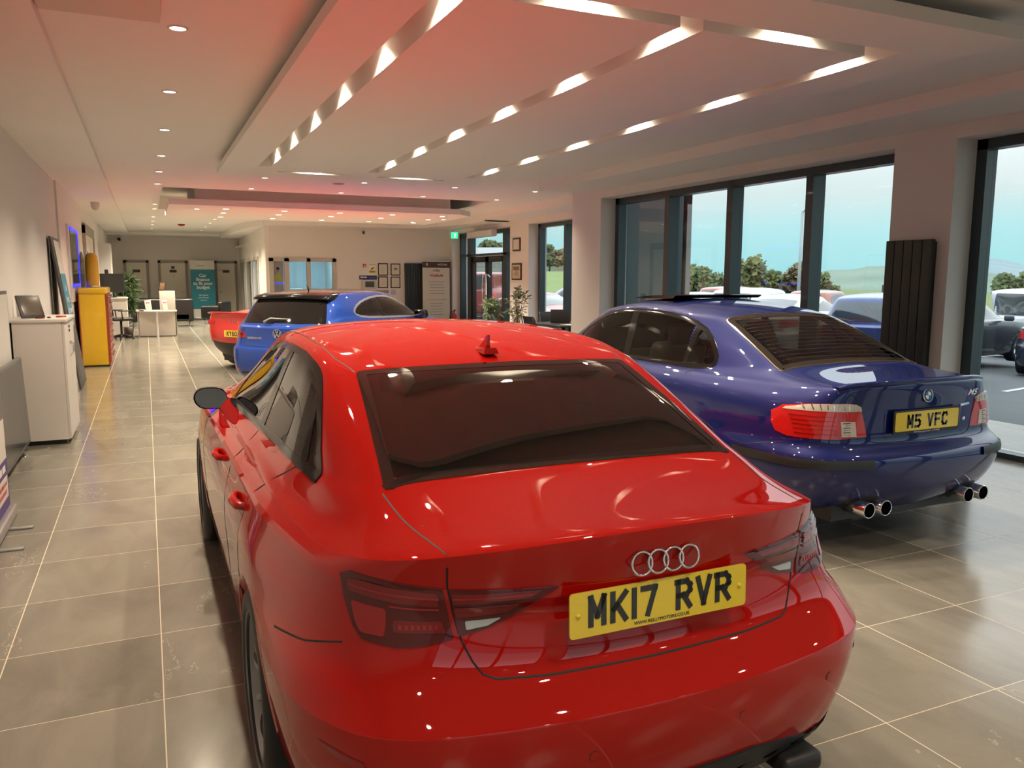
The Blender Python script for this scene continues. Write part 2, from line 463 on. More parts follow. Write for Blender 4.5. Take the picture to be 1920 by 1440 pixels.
# main raft with its light slots
SW = 0.075
slots = [(1.38 - SW, 1.38 + SW, 3.55, 10.35), (2.72 - SW, 2.72 + SW, 3.55, 10.35), (4.05 - SW, 4.05 + SW, 3.55, 10.35),
         (1.38 + SW, 2.72 - SW, 3.55, 3.70), (2.72 + SW, 4.05 - SW, 3.55, 3.70), (1.6, 2.55, 10.72, 10.84), (2.9, 3.85, 10.72, 10.84)]
mb = MB(); holes(mb, 0.91, 4.52, 3.1, 11.28, slots, 2.90, 2.975)
holes(mb, 1.11, 4.32, 3.3, 11.08, slots, 2.975, ZT)
struct(mb.obj('trim_6', CEILM))
# far raft
mb = MB(); mb.box(0.44, 5.95, 15.75, 19.3, 2.84, 2.95); mb.prism([(5.95, 15.75), (6.35, 16.2), (6.35, 19.3), (5.95, 19.3)], 2.84, 2.95)
mb.box(0.9, 5.9, 16.2, 18.9, 2.95, ZT + 0.3)
struct(mb.obj('trim_7', CEILM))
# ------------------------------------------------------------ lamps
LE = 7.6
WARM = (1.0, 0.83, 0.61)
GLOW = mat('lamp_glow', (1, 1, 1), 0.5, emis=(1.0, 0.86, 0.62), es=9.0)
RIM = mat('lamp_rim', (0.75, 0.72, 0.68), 0.35)
def spot(parent, loc, energy, angle=115, blend=0.8, r=0.035):
    l = bpy.data.lights.new('lamp_light', 'SPOT'); l.energy = energy * LE; l.color = WARM; l.spot_size = math.radians(angle); l.spot_blend = blend; l.shadow_soft_size = r
    o = bpy.data.objects.new('lamp_light', l); COL.objects.link(o); o.location = loc; o.parent = parent
    return o
def downlight(x, y, z, label, group, energy=22, r=0.045, rim=0.06, angle=125, name='downlight', tilt=None):
    e = empty(name, (x, y, z), 0, label, 'ceiling light', group)
    a = MB(); a.lathe([(rim, 0.0), (rim, -0.006), (r + 0.002, -0.008), (r, -0.002)], 20, 'z'); a.obj('lamp_rim', RIM, e)
    g = MB(); g.lathe([(0.0001, -0.005), (r, -0.005)], 20, 'z'); g.obj('lamp_glow', GLOW, e)
    if energy: spot(e, (0, 0, -0.02), energy, angle)
    return e
ORD = ('nearest', 'second nearest', 'third nearest', 'fourth nearest', 'fifth nearest', 'sixth nearest', 'seventh nearest', 'eighth nearest', 'ninth nearest', 'tenth nearest', 'eleventh nearest', 'second farthest', 'farthest')
SIDE = ('leftmost', 'second from left', 'middle', 'second from right', 'rightmost')
G1 = 'downlights in the row along the left strip of ceiling'
for o_, y in zip(ORD, (3.6, 5.43, 7.27, 9.15, 11.1, 12.8, 14.5, 18.6, 19.9, 22.6, 24.4, 26.2, 28.4)):
    downlight(0.253, y, ZT, o_ + ' small round downlight in the single row above the tiled aisle', G1, 30 if y < 19 else 55)
for o_, y in zip(('nearest', 'second nearest', 'second farthest', 'farthest'), (22.9, 24.6, 26.6, 28.6)):
    downlight(1.74, y, ZT, o_ + ' small downlight in the short slanting row before the dim far wall', 'downlights in the short row over the sofas', 60)
for y, n in ((12.9, 'nearer'), (14.6, 'farther')):
    for o_, x in zip(('leftmost', 'second from left', 'second from right', 'rightmost'), (1.72, 3.25, 4.78, 6.27)):
        downlight(x, y, ZT, o_ + ' small downlight in the %s cross row between the two ceiling rafts' % n, 'downlights in the %s cross row' % n, 26)
for xs, nm in ((1.38, 'left'), (2.72, 'middle'), (4.05, 'right')):
    for o_, y in zip(('nearest', 'second nearest', 'third nearest', 'third farthest', 'second farthest', 'farthest'), (4.05, 5.2, 6.35, 7.5, 8.65, 9.8)):
        downlight(xs, y, ZT, o_ + ' warm lamp in the %s long slot of the big ceiling raft' % nm, 'lamps in the %s long slot' % nm, 17, r=0.05, rim=0.062, angle=140, name='slot_lamp')
for xs, y, nm in ((2.05, 3.62, 'near cross slot, left bay'), (3.38, 3.62, 'near cross slot, right bay'), (2.07, 10.78, 'far cross slot, left bay'), (3.37, 10.78, 'far cross slot, right bay')):
    downlight(xs, y, ZT, 'warm lamp inside the ' + nm + ', of the big ceiling raft', None, 15, r=0.045, rim=0.055, angle=140, name='slot_lamp')
for j, (y, nm) in enumerate(((16.35, 'front'), (17.4, 'middle'), (18.6, 'rear'))):
    for i in range(5):
        x = 1.45 + i * 1.08 + j * 0.04
        downlight(x, y, 2.84, SIDE[i] + ' bright lamp in the %s row under the far ceiling raft' % nm, 'lamps in the %s row of the far raft' % nm, 42, r=0.06, rim=0.075, name='raft_lamp')
for x, y, nm in ((0.95, 16.6, 'left end'), (5.75, 18.4, 'rear right corner'), (6.1, 17.2, 'right end')):
    downlight(x, y, 2.84, 'angled lamp at the %s of the far ceiling raft' % nm, None, 12, r=0.05, rim=0.06, name='raft_lamp')
for i_, (o_, y) in enumerate(zip(('first', 'second', 'third', 'fourth'), (2.35, .4, -1.5, -3.4))):  # unseen lamps, added to light the red saloon's rear from above
    for n_, x in zip(('left', 'middle', 'right'), (1.72, 3.6, 5.3)):
        downlight(x, y, ZT, 'small added downlight near or behind the camera, %s row, %s one' % (o_, n_), 'added downlights near the camera', 10)
    if i_: downlight(.253, y - .2, ZT, 'added downlight of the left strip behind the camera, %s row' % o_, 'added downlights near the camera', 12)
# ============================================================ car bodies
def bs_matrix(n, per, sub):
    """uniform cubic B-spline evaluation matrix; periodic or clamped"""
    if per:
        rows = []
        for i in range(n):
            for k in range(sub):
                t = k / sub; w = ((1 - t) ** 3 / 6, (3 * t ** 3 - 6 * t * t + 4) / 6, (-3 * t ** 3 + 3 * t * t + 3 * t + 1) / 6, t ** 3 / 6)
                r = np.zeros(n)
                for j in range(4): r[(i - 1 + j) % n] += w[j]
                rows.append(r)
        return np.array(rows)
    idx = [0, 0] + list(range(n)) + [n - 1, n - 1]; rows = []
    for i in range(len(idx) - 3):
        for k in range(sub + (1 if i == len(idx) - 4 else 0)):
            t = k / sub; w = ((1 - t) ** 3 / 6, (3 * t ** 3 - 6 * t * t + 4) / 6, (-3 * t ** 3 + 3 * t * t + 3 * t + 1) / 6, t ** 3 / 6)
            r = np.zeros(n)
            for j in range(4): r[idx[i + j]] += w[j]
            rows.append(r)
    return np.array(rows)

TS = [0.0, 0.07, 0.14, 0.21, 0.32, 0.45, 0.58, 0.70, 0.79, 0.86, 0.93, 1.0]
def ctrl_row(rc, rk, side, fk, fc):
    """one ring of the body: rear centre (y,z), rear corner (x,y,z), side [(y,x,z)], front corner, front centre"""
    half = []
    for fr in (0.0, 0.36, 0.72, 1.0):
        half.append((rk[0] * fr, rc[0] + (rk[1] - rc[0]) * fr ** 2.6, rc[1] + (rk[2] - rc[1]) * fr ** 2))
    ys = [s[0] for s in side]
    for t in TS:
        y = ys[0] + (ys[-1] - ys[0]) * t
        half.append((np.interp(y, ys, [s[1] for s in side]), y, np.interp(y, ys, [s[2] for s in side])))
    for fr in (1.0, 0.72, 0.36, 0.0):
        half.append((fk[0] * fr, fc[0] + (fk[1] - fc[0]) * fr ** 2.6, fc[1] + (fk[2] - fc[1]) * fr ** 2))
    h = np.array(half, float)
    mir = h[1:-1][::-1] * np.array([-1, 1, 1])
    return np.vstack([h, mir])

def inside(poly, x, y):
    c = False; n = len(poly); j = n - 1
    for i in range(n):
        xi, yi = poly[i]; xj, yj = poly[j]
        if (yi > y) != (yj > y) and x < (xj - xi) * (y - yi) / (yj - yi + 1e-12) + xi: c = not c
        j = i
    return c

def rnd(poly, r, seg=5):
    """round the corners; r number or list"""
    out = []; n = len(poly)
    for i, p in enumerate(poly):
        rr = r[i] if isinstance(r, (list, tuple)) else r
        p = Vector(p); a = Vector(poly[i - 1]); b = Vector(poly[(i + 1) % n])
        la, lb = (a - p).length, (b - p).length
        if rr <= 0: out.append(tuple(p)); continue
        q0 = p + (a - p) / la * min(rr, la * 0.48); q1 = p + (b - p) / lb * min(rr, lb * 0.48)
        for k in range(seg + 1):
            t = k / seg; out.append(tuple(q0 * (1 - t) ** 2 + p * 2 * t * (1 - t) + q1 * t * t))
    return out

def dens(poly, step, closed=True):
    out = []; n = len(poly)
    for i in range(n if closed else n - 1):
        a = Vector(poly[i]); b = Vector(poly[(i + 1) % n]); k = max(1, int((b - a).length / step + 0.5))
        for j in range(k): out.append(tuple(a.lerp(b, j / k)))
    if not closed: out.append(tuple(poly[-1]))
    return out

def offset_poly(poly, d):
    """move outline points inward by d (positive shrinks)"""
    n = len(poly); A = sum(poly[i - 1][0] * poly[i][1] - poly[i][0] * poly[i - 1][1] for i in range(n)); s = 1 if A > 0 else -1
    out = []
    for i in range(n):
        p = Vector(poly[i]); t = (Vector(poly[(i + 1) % n]) - Vector(poly[i - 1]))
        if t.length < 1e-9: out.append(tuple(p)); continue
        t.normalize(); nrm = Vector((-t.y, t.x)) * s
        out.append(tuple(p + nrm * d))
    return out

class Car:
    def __init__(s, name, loc, rz, label, rows, wheels, sub=(8, 7), cat='car', group=None):
        """rows: control rings; wheels: (rear y, front y, centre z, arch radius, tyre radius, track half)"""
        s.root = empty(name, loc, rz, label, cat, group); s.wh = wheels
        C = np.array(rows); K, N, _ = C.shape; s.K, s.N = K, N
        Bu = bs_matrix(N, True, sub[0]); Bv = bs_matrix(K, False, sub[1])
        P = np.einsum('ak,knd->and', Bv, C); P = np.einsum('bn,and->abd', Bu, P)
        s.P = P; A, B, _ = P.shape; s.A, s.B, s.sub = A, B, sub
        du = np.roll(P, -1, 1) - np.roll(P, 1, 1); dv = np.gradient(P, axis=0)
        nn = np.cross(du, dv); ln = np.linalg.norm(nn, axis=2, keepdims=True); nn = nn / np.maximum(ln, 1e-12)
        if nn[A // 3, B // 4, 0] < 0: nn = -nn
        last = np.array([0, 0, 1.0]); nn[A - 1, :] = last
        s.V = P.reshape(-1, 3); s.Nn = nn.reshape(-1, 3)
        s.F = [(a * B + b, a * B + (b + 1) % B, (a + 1) * B + (b + 1) % B, (a + 1) * B + b) for a in range(A - 1) for b in range(B)]
        s.cent = s.V[np.array(s.F)].mean(1); s.fn = s.Nn[np.array(s.F)].mean(1)
        s.bvh = BVHTree.FromPolygons([tuple(v) for v in s.V], s.F)
        s.part = np.zeros(len(s.F), int)      # 0 body, -1 removed, n separate part
        s.parts = {0: 'body'}; s.mats = {}
        s.adj = s.V.copy()
    # ---- projection
    def cast(s, pr, a, b):
        o, d = {'L': ((-3, a, b), (1, 0, 0)), 'R': ((3, a, b), (-1, 0, 0)), 'B': ((a, -3, b), (0, 1, 0)), 'F': ((a, 9, b), (0, -1, 0)), 'T': ((a, b, 4), (0, 0, -1))}[pr]
        h, n, i, dist = s.bvh.ray_cast(Vector(o), Vector(d))
        if h is None:
            h, n, i, dist = s.bvh.find_nearest(Vector({'L': (-1, a, b), 'R': (1, a, b), 'B': (a, 0, b), 'F': (a, 4.4, b), 'T': (a, b, 1.2)}[pr]))
        f = s.F[i]; vs = [Vector(s.V[k]) for k in f]
        try: w = poly_3d_calc(vs, h)
        except Exception: w = [0.25] * 4
        nv = Vector((0, 0, 0))
        for k, x in zip(f, w): nv += Vector(s.Nn[k]) * x
        if nv.length < 1e-6: nv = Vector(n)
        return h, nv.normalized()
    def pc(s, pr, c):      # project arrays of 3-D points to the 2-D plane of a projection
        return {'L': (c[:, 1], c[:, 2]), 'R': (c[:, 1], c[:, 2]), 'B': (c[:, 0], c[:, 2]), 'F': (c[:, 0], c[:, 2]), 'T': (c[:, 0], c[:, 1])}[pr]
    def facing(s, pr, lim=0.12):
        n = s.fn; c = s.cent
        return {'L': (n[:, 0] < -lim) & (c[:, 0] < -0.2), 'R': (n[:, 0] > lim) & (c[:, 0] > 0.2), 'B': (n[:, 1] < -lim), 'F': (n[:, 1] > lim), 'T': n[:, 2] > lim}[pr]
    def select(s, pr, poly, extra=None, lim=0.12):
        u, v = s.pc(pr, s.cent); m = s.facing(pr, lim)
        xs = [p[0] for p in poly]; ys = [p[1] for p in poly]
        m &= (u > min(xs)) & (u < max(xs)) & (v > min(ys)) & (v < max(ys))
        if extra is not None: m &= extra(s.cent)
        for i in np.nonzero(m)[0]:
            if not inside(poly, u[i], v[i]): m[i] = False
        return m
    def cut(s, pr, poly, extra=None, lim=0.12): s.part[s.select(pr, poly, extra, lim) & (s.part >= 0)] = -1
    def split(s, name, pr, poly, extra=None, lim=0.12):
        k = len(s.parts); s.parts[k] = name; s.part[s.select(pr, poly, extra, lim) & (s.part == 0)] = k
    def arches(s):
        yr, yf, zc, R, rt, tr = s.wh[:6]
        V = s.adj; idx = np.array(s.F)
        for yc in (yr, yf):
            d = np.hypot(V[:, 1] - yc, V[:, 2] - zc); side = (np.abs(V[:, 0]) > 0.5) & (V[:, 2] < zc + R * 1.3)
            ins = (d < R) & side
            allin = ins[idx].all(1); s.part[allin] = -1
            anyin = ins[idx].any(1) & ~allin
            for i in set(idx[anyin].ravel()):
                if ins[i] and side[i]:
                    k = R / max(d[i], 1e-6); V[i, 1] = yc + (V[i, 1] - yc) * k; V[i, 2] = zc + (V[i, 2] - zc) * k
        # nothing below: rounded lips and dark liners
        for yc in (yr, yf):
            for sgn, pr in ((-1, 'L'), (1, 'R')):
                m = MB(); pts = []
                for k in range(33):
                    a = math.pi * (k / 32 * 1.16 - 0.08); y = yc + R * math.cos(a); z = zc + R * math.sin(a)
                    if z < 0.17: continue
                    h, n = s.cast(pr, y, max(z, 0.2)); pts.append((h.x, y, z))
                vs = []; fs = []
                for (x, y, z) in pts:
                    e = ((y - yc) / R, (z - zc) / R)
                    for dx, dr in ((-0.003, 0.012), (0.003, 0.0), (-0.006, -0.008), (-0.05, -0.012)):
                        vs.append((x + sgn * dx, y + e[0] * dr, z + e[1] * dr))
                for i in range(len(pts) - 1):
                    for j in range(3): fs.append((i * 4 + j, i * 4 + j + 1, (i + 1) * 4 + j + 1, (i + 1) * 4 + j))
                m.add(vs, fs, True); m.obj('arch_lip', s.paint, s.root)
                l = MB(); vs = []
                xo = abs(pts[len(pts) // 2][0]) - 0.03
                for k in range(25):
                    a = math.pi * (k / 24 * 1.3 - 0.15); y = yc + (R + 0.004) * math.cos(a); z = max(zc + (R + 0.004) * math.sin(a), 0.16)
                    vs += [(sgn * xo, y, z), (sgn * 0.52, y, z)]
                l.add(vs, [(2 * i, 2 * i + 1, 2 * i + 3, 2 * i + 2) for i in range(24)], True)
                n0 = len(l.v); l.add([vs[2 * i + 1] for i in range(25)], [list(range(25))], False)
                l.obj('wheel_liner', BLK, s.root)
    def finish(s, paint, matfn=None, extra_mats=()):
        """write the shell meshes"""
        allm = [paint] + list(extra_mats)
        if matfn is not None:
            rr = np.arange(len(s.F)) // s.B; cc = np.arange(len(s.F)) % s.B
            mi = matfn(rr, cc, s.cent)
        else: mi = np.zeros(len(s.F), int)
        out = {}
        for k, nm in s.parts.items():
            sel = np.nonzero(s.part == k)[0]
            if not len(sel): continue
            used = sorted({i for f in sel for i in s.F[f]}); mp = {v: i for i, v in enumerate(used)}
            me = bpy.data.meshes.new(nm)
            me.from_pydata([tuple(s.adj[v]) for v in used], [], [[mp[i] for i in s.F[f]] for f in sel])
            for x in allm: me.materials.append(x)
            me.polygons.foreach_set('material_index', [int(mi[f]) for f in sel])
            me.polygons.foreach_set('use_smooth', [True] * len(sel))
            nf = [s.Nn[v] for v in used]
            # keep faces pointing outwards
            fl = [p.normal.dot(Vector(s.fn[f])) < 0 for p, f in zip(me.polygons, sel)]
            if sum(fl) > len(fl) / 2: me.flip_normals()
            me.normals_split_custom_set_from_vertices([tuple(n) for n in nf])
            o = bpy.data.objects.new(nm, me); COL.objects.link(o); o.parent = s.root; out[nm] = o
        return out
    # ---- draped pieces
    def patch(s, name, pr, poly, off, m, parent=None, rings=7, step=0.03, skirt=0.004, bulge=0.0, center=None, flat=None):
        o2 = dens(poly, step); n = len(o2)
        cx = center or (sum(p[0] for p in o2) / n, sum(p[1] for p in o2) / n)
        vs, ns = [], []
        def put(a, b, e):
            h, nn = s.cast(pr, a, b)
            if flat is not None: nn = Vector(flat)
            vs.append(tuple(h + nn * e)); ns.append(tuple(nn))
        fs = []
        for a, b in o2: put(a, b, -skirt)
        for r_ in range(rings):
            t = 1 - r_ / rings
            e = off + bulge * (1 - t ** 3)
            for a, b in o2: put(cx[0] + (a - cx[0]) * t, cx[1] + (b - cx[1]) * t, e)
        put(cx[0], cx[1], off + bulge)
        for r_ in range(rings):
            for i in range(n):
                j = (i + 1) % n; fs.append((r_ * n + i, r_ * n + j, (r_ + 1) * n + j, (r_ + 1) * n + i))
        for i in range(n): fs.append((rings * n + i, rings * n + (i + 1) % n, (rings + 1) * n))
        return s._mesh(name, vs, fs, ns, m, parent)
    def ribbon(s, name, pr, line, width, off, m, parent=None, closed=False, step=0.03, skirt=0.004):
        pts = dens(line, step, closed); n = len(pts); vs, ns = [], []
        for i in range(n):
            p = Vector(pts[i]); a = Vector(pts[(i - 1) % n] if closed or i else pts[0]); b = Vector(pts[(i + 1) % n] if closed or i < n - 1 else pts[-1])
            t = b - a
            if t.length < 1e-9: t = Vector((1, 0))
            t.normalize(); q = Vector((-t.y, t.x)); w = width[i * len(width) // n] if isinstance(width, list) else width
            for k, e in ((-0.5, -skirt), (-0.5, off), (0.0, off + 0.0005), (0.5, off), (0.5, -skirt)):
                h, nn = s.cast(pr, p.x + q.x * k * w, p.y + q.y * k * w)
                vs.append(tuple(h + nn * e)); ns.append(tuple(nn))
        fs = []
        for i in range(n if closed else n - 1):
            j = (i + 1) % n
            for k in range(4): fs.append((i * 5 + k, i * 5 + k + 1, j * 5 + k + 1, j * 5 + k))
        return s._mesh(name, vs, fs, ns, m, parent)
    def gaps(s, name, lines, m=BLK, width=0.006):
        """several shut lines as one thin piece: [(proj, line, closed)]"""
        os_ = [s.ribbon(name, pr, l, width, 0.0006, m, closed=c, step=0.04, skirt=0.001) for pr, l, c in lines]
        vs, fs = [], []
        for o in os_:
            b = len(vs); vs += [tuple(v.co) for v in o.data.vertices]; fs += [[b + i for i in p.vertices] for p in o.data.polygons]
            bpy.data.objects.remove(o, do_unlink=True)
        me = bpy.data.meshes.new(name); me.from_pydata(vs, [], fs); me.materials.append(m)
        o = bpy.data.objects.new(name, me); COL.objects.link(o); o.parent = s.root
        return o
    def _mesh(s, name, vs, fs, ns, m, parent):
        me = bpy.data.meshes.new(name); me.from_pydata(vs, [], fs); me.materials.append(m)
        me.polygons.foreach_set('use_smooth', [True] * len(fs))
        avg = sum(p.normal.dot(Vector(ns[p.vertices[0]])) * p.area for p in me.polygons)
        if avg < 0: me.flip_normals()
        me.normals_split_custom_set_from_vertices(ns)
        o = bpy.data.objects.new(name, me); COL.objects.link(o); o.parent = parent or s.root
        return o

TYRE = mat('tyre_rubber', (0.010, 0.010, 0.011), 0.55, noise=(30, 0.2))
DISC = mat('brake_disc', (0.35, 0.35, 0.36), 0.3, 0.9)
def make_wheel(parent, x, y, z, R, rim_r, width, sgn, spokes='twin5', rimmat=None, hi=True):
    """wheel with its axis on X; outer face towards sgn"""
    w = empty('wheel', (x, y, z)); w.parent = parent
    n = 48 if hi else 24
    t = MB(); h = width / 2
    t.lathe([(rim_r, -h * 0.86), (rim_r + 0.012, -h), (R - 0.03, -h), (R - 0.008, -h * 0.86), (R, -h * 0.6), (R, -h * 0.3), (R - 0.006, -h * 0.28), (R, -h * 0.24), (R, h * 0.24), (R - 0.006, h * 0.28), (R, h * 0.3), (R, h * 0.6), (R - 0.008, h * 0.86), (R - 0.03, h), (rim_r + 0.012, h), (rim_r, h * 0.86)], n, 'x', close=True)
    t.obj('tyre', TYRE, w)
    rimmat = rimmat or CHROME
    r = MB(); s = sgn
    r.lathe([(rim_r + 0.006, s * h * 0.97), (rim_r + 0.004, s * h * 0.86), (rim_r - 0.012, s * h * 0.80), (rim_r - 0.02, s * h * 0.3), (rim_r - 0.03, -s * h * 0.85), (rim_r + 0.0, -s * h * 0.9)], n, 'x')
    f = s * h * 0.72
    def spoke(a0, a1, w0, w1, tw):
        # from hub to rim, tapered bar following the face
        N = 5; vs = []
        for i in range(N + 1):
            u = i / N; rr = 0.05 + (rim_r - 0.012 - 0.05) * u; a = a0 + (a1 - a0) * u; wd = w0 + (w1 - w0) * u
            xo = f - s * (0.02 * (1 - u) ** 2) + s * 0.012 * math.sin(u * math.pi); ca, sa = math.cos(a), math.sin(a)
            for dw, dx in ((-1, -tw), (-0.55, 0), (0.55, 0), (1, -tw)):
                vs.append((xo + s * dx, rr * ca - dw * wd * sa, rr * sa + dw * wd * ca))
        fs = []
        for i in range(N):
            for j in range(3): fs.append((i * 4 + j, i * 4 + j + 1, i * 4 + 5 + j, i * 4 + 4 + j))
        r.add(vs, fs, False)
    k5 = {'twin5': 5, 'five': 5, 'ten': 10, 'multi': 14}[spokes]
    for k in range(k5):
        a = 2 * math.pi * k / k5 + 0.35
        if spokes == 'twin5':
            spoke(a - 0.16, a - 0.30, 0.020, 0.013, 0.04); spoke(a + 0.16, a + 0.30, 0.020, 0.013, 0.04)
        elif spokes == 'five': spoke(a, a, 0.035, 0.045, 0.04)
        else: spoke(a, a, 0.014, 0.012, 0.03)
    r.lathe([(0.0001, f), (0.028, f), (0.03, f - s * 0.004), (0.062, f - s * 0.012), (0.07, f - s * 0.04)], 24, 'x')
    r.obj('rim', rimmat, w)
    d = MB(); d.lathe([(0.02, s * h * 0.1), (rim_r * 0.74, s * h * 0.1), (rim_r * 0.74, s * h * 0.0)], 32, 'x'); d.obj('brake_disc', DISC, w)
    return w

# ---------------------------------------------------------------- number plates
YPL = mat('plate_yellow', (0.80, 0.60, 0.035), 0.30, coat=0.7, coat_rough=0.05)
INK = mat('plate_ink', (0.008, 0.010, 0.012), 0.25, coat=0.5)
WPL = mat('plate_white', (0.75, 0.75, 0.73), 0.3)
GLY = {'M': [[(0, 0), (0, 1)], [(0, 1), (.5, .30)], [(.5, .30), (1, 1)], [(1, 1), (1, 0)]],
       'K': [[(0, 0), (0, 1)], [(.08, .42), (1, 1)], [(.34, .56), (1, 0)]],
       '1': [[(.5, 0), (.5, 1)]], 'L': [[(0, 1), (0, 0)], [(0, 0), (1, 0)]],
       '7': [[(0, 1), (1, 1)], [(1, 1), (.42, 0)]],
       'R': [[(0, 0), (0, 1)], [(-.12, 1), (.72, 1)], [(.72, 1), (1, .84)], [(1, .84), (1, .62)], [(1, .62), (.72, .46)], [(.72, .46), (0, .46)], [(.45, .46), (1, 0)]],
       'V': [[(0, 1), (.5, 0)], [(.5, 0), (1, 1)]],
       '5': [[(1, 1), (.05, 1)], [(.05, 1), (.05, .55)], [(.05, .55), (.75, .55)], [(.75, .55), (1, .42)], [(1, .42), (1, .15)], [(1, .15), (.75, 0)], [(.75, 0), (0, 0)]],
       'F': [[(0, 0), (0, 1)], [(0, 1), (1, 1)], [(0, .5), (.8, .5)]],
       'C': [[(1, .82), (.8, 1)], [(.8, 1), (.2, 1)], [(.2, 1), (0, .82)], [(0, .82), (0, .18)], [(0, .18), (.2, 0)], [(.2, 0), (.8, 0)], [(.8, 0), (1, .18)]],
       'Y': [[(0, 1), (.5, .5)], [(1, 1), (.5, .5)], [(.5, .5), (.5, 0)]],
       'X': [[(0, 0), (1, 1)], [(1, 0), (0, 1)]],
       '6': [[(.9, 1), (.25, 1)], [(.25, 1), (0, .75)], [(0, .75), (0, .2)], [(0, .2), (.2, 0)], [(.2, 0), (.8, 0)], [(.8, 0), (1, .2)], [(1, .2), (1, .38)], [(1, .38), (.8, .56)], [(.8, .56), (0, .56)]], '0': [[(.2, 0), (0, .2)], [(0, .2), (0, .8)], [(0, .8), (.2, 1)], [(.2, 1), (.8, 1)], [(.8, 1), (1, .8)], [(1, .8), (1, .2)], [(1, .2), (.8, 0)], [(.8, 0), (.2, 0)]]}
def glyphs(txt, h, w, gap, space, th, cx, cz):
    """bars for each character, centred, in the local x/z plane facing -y"""
    widths = [(space if c == ' ' else (th if c == '1' else w)) for c in txt]
    tot = sum(widths) + gap * (len(txt) - 1)
    x = cx - tot / 2; out = []
    for c, wd in zip(txt, widths):
        mb = MB()
        if c != ' ':
            for (a, b), (p, q) in GLY[c]:
                iw = wd - th; ih = h - th
                A = Vector((x + th / 2 + (a * iw if c != '1' else 0), cz - h / 2 + th / 2 + b * ih)); B = Vector((x + th / 2 + (p * iw if c != '1' else 0), cz - h / 2 + th / 2 + q * ih))
                d = (B - A).normalized(); A -= d * th / 2 * 0.98; B += d * th / 2 * 0.98; nrm = Vector((-d.y, d.x)) * th / 2
                mb.prism([tuple(A + nrm), tuple(A - nrm), tuple(B - nrm), tuple(B + nrm)], -0.0012, 0.0, 'y')
            out.append(mb)
        x += wd + gap
    return out
def plate(parent, loc, tilt, txt, foot=None, w=0.52, h=0.111, screws=True, surround=None, fsize=0.012, ch=0.079, cw=0.05):
    """rear number plate facing -y, tilted about x"""
    e = empty('number_plate', loc); e.parent = parent; e.rotation_euler = (tilt, 0, 0)
    bm = MB(); bm.prism(rnd([(-w / 2, -h / 2), (w / 2, -h / 2), (w / 2, h / 2), (-w / 2, h / 2)], 0.012), 0, 0.004, 'y'); bm.obj('plate_face', YPL, e)
    up = 0.006 if foot else 0
    g = glyphs(txt, ch, cw, 0.0105, 0.033, 0.0145, 0, up)
    for q in g: q.obj('plate_character', INK, e).location = (0, -0.0002, 0)
    if foot:
        text_obj('dealer_text', foot, fsize, INK, e, frame_on((0, -0.0006, -h / 2 + 0.0095), (1, 0, 0), (0, 0, 1)))
    if screws:
        for sx_ in (-1, 1):
            s_ = MB(); s_.lathe([(0.0001, -0.004), (0.005, -0.004), (0.0062, 0.0)], 14, 'y', (sx_ * (w / 2 - 0.022), 0, 0.0)); s_.obj('screw_cap', YPL, e)
    if surround:
        b = MB(); b.prism(rnd([(-w / 2 - 0.012, -h / 2 - surround), (w / 2 + 0.012, -h / 2 - surround), (w / 2 + 0.012, h / 2 + 0.01), (-w / 2 - 0.012, h / 2 + 0.01)], 0.014), 0.0035, 0.010, 'y'); b.obj('plate_surround', BLK, e)
    return e

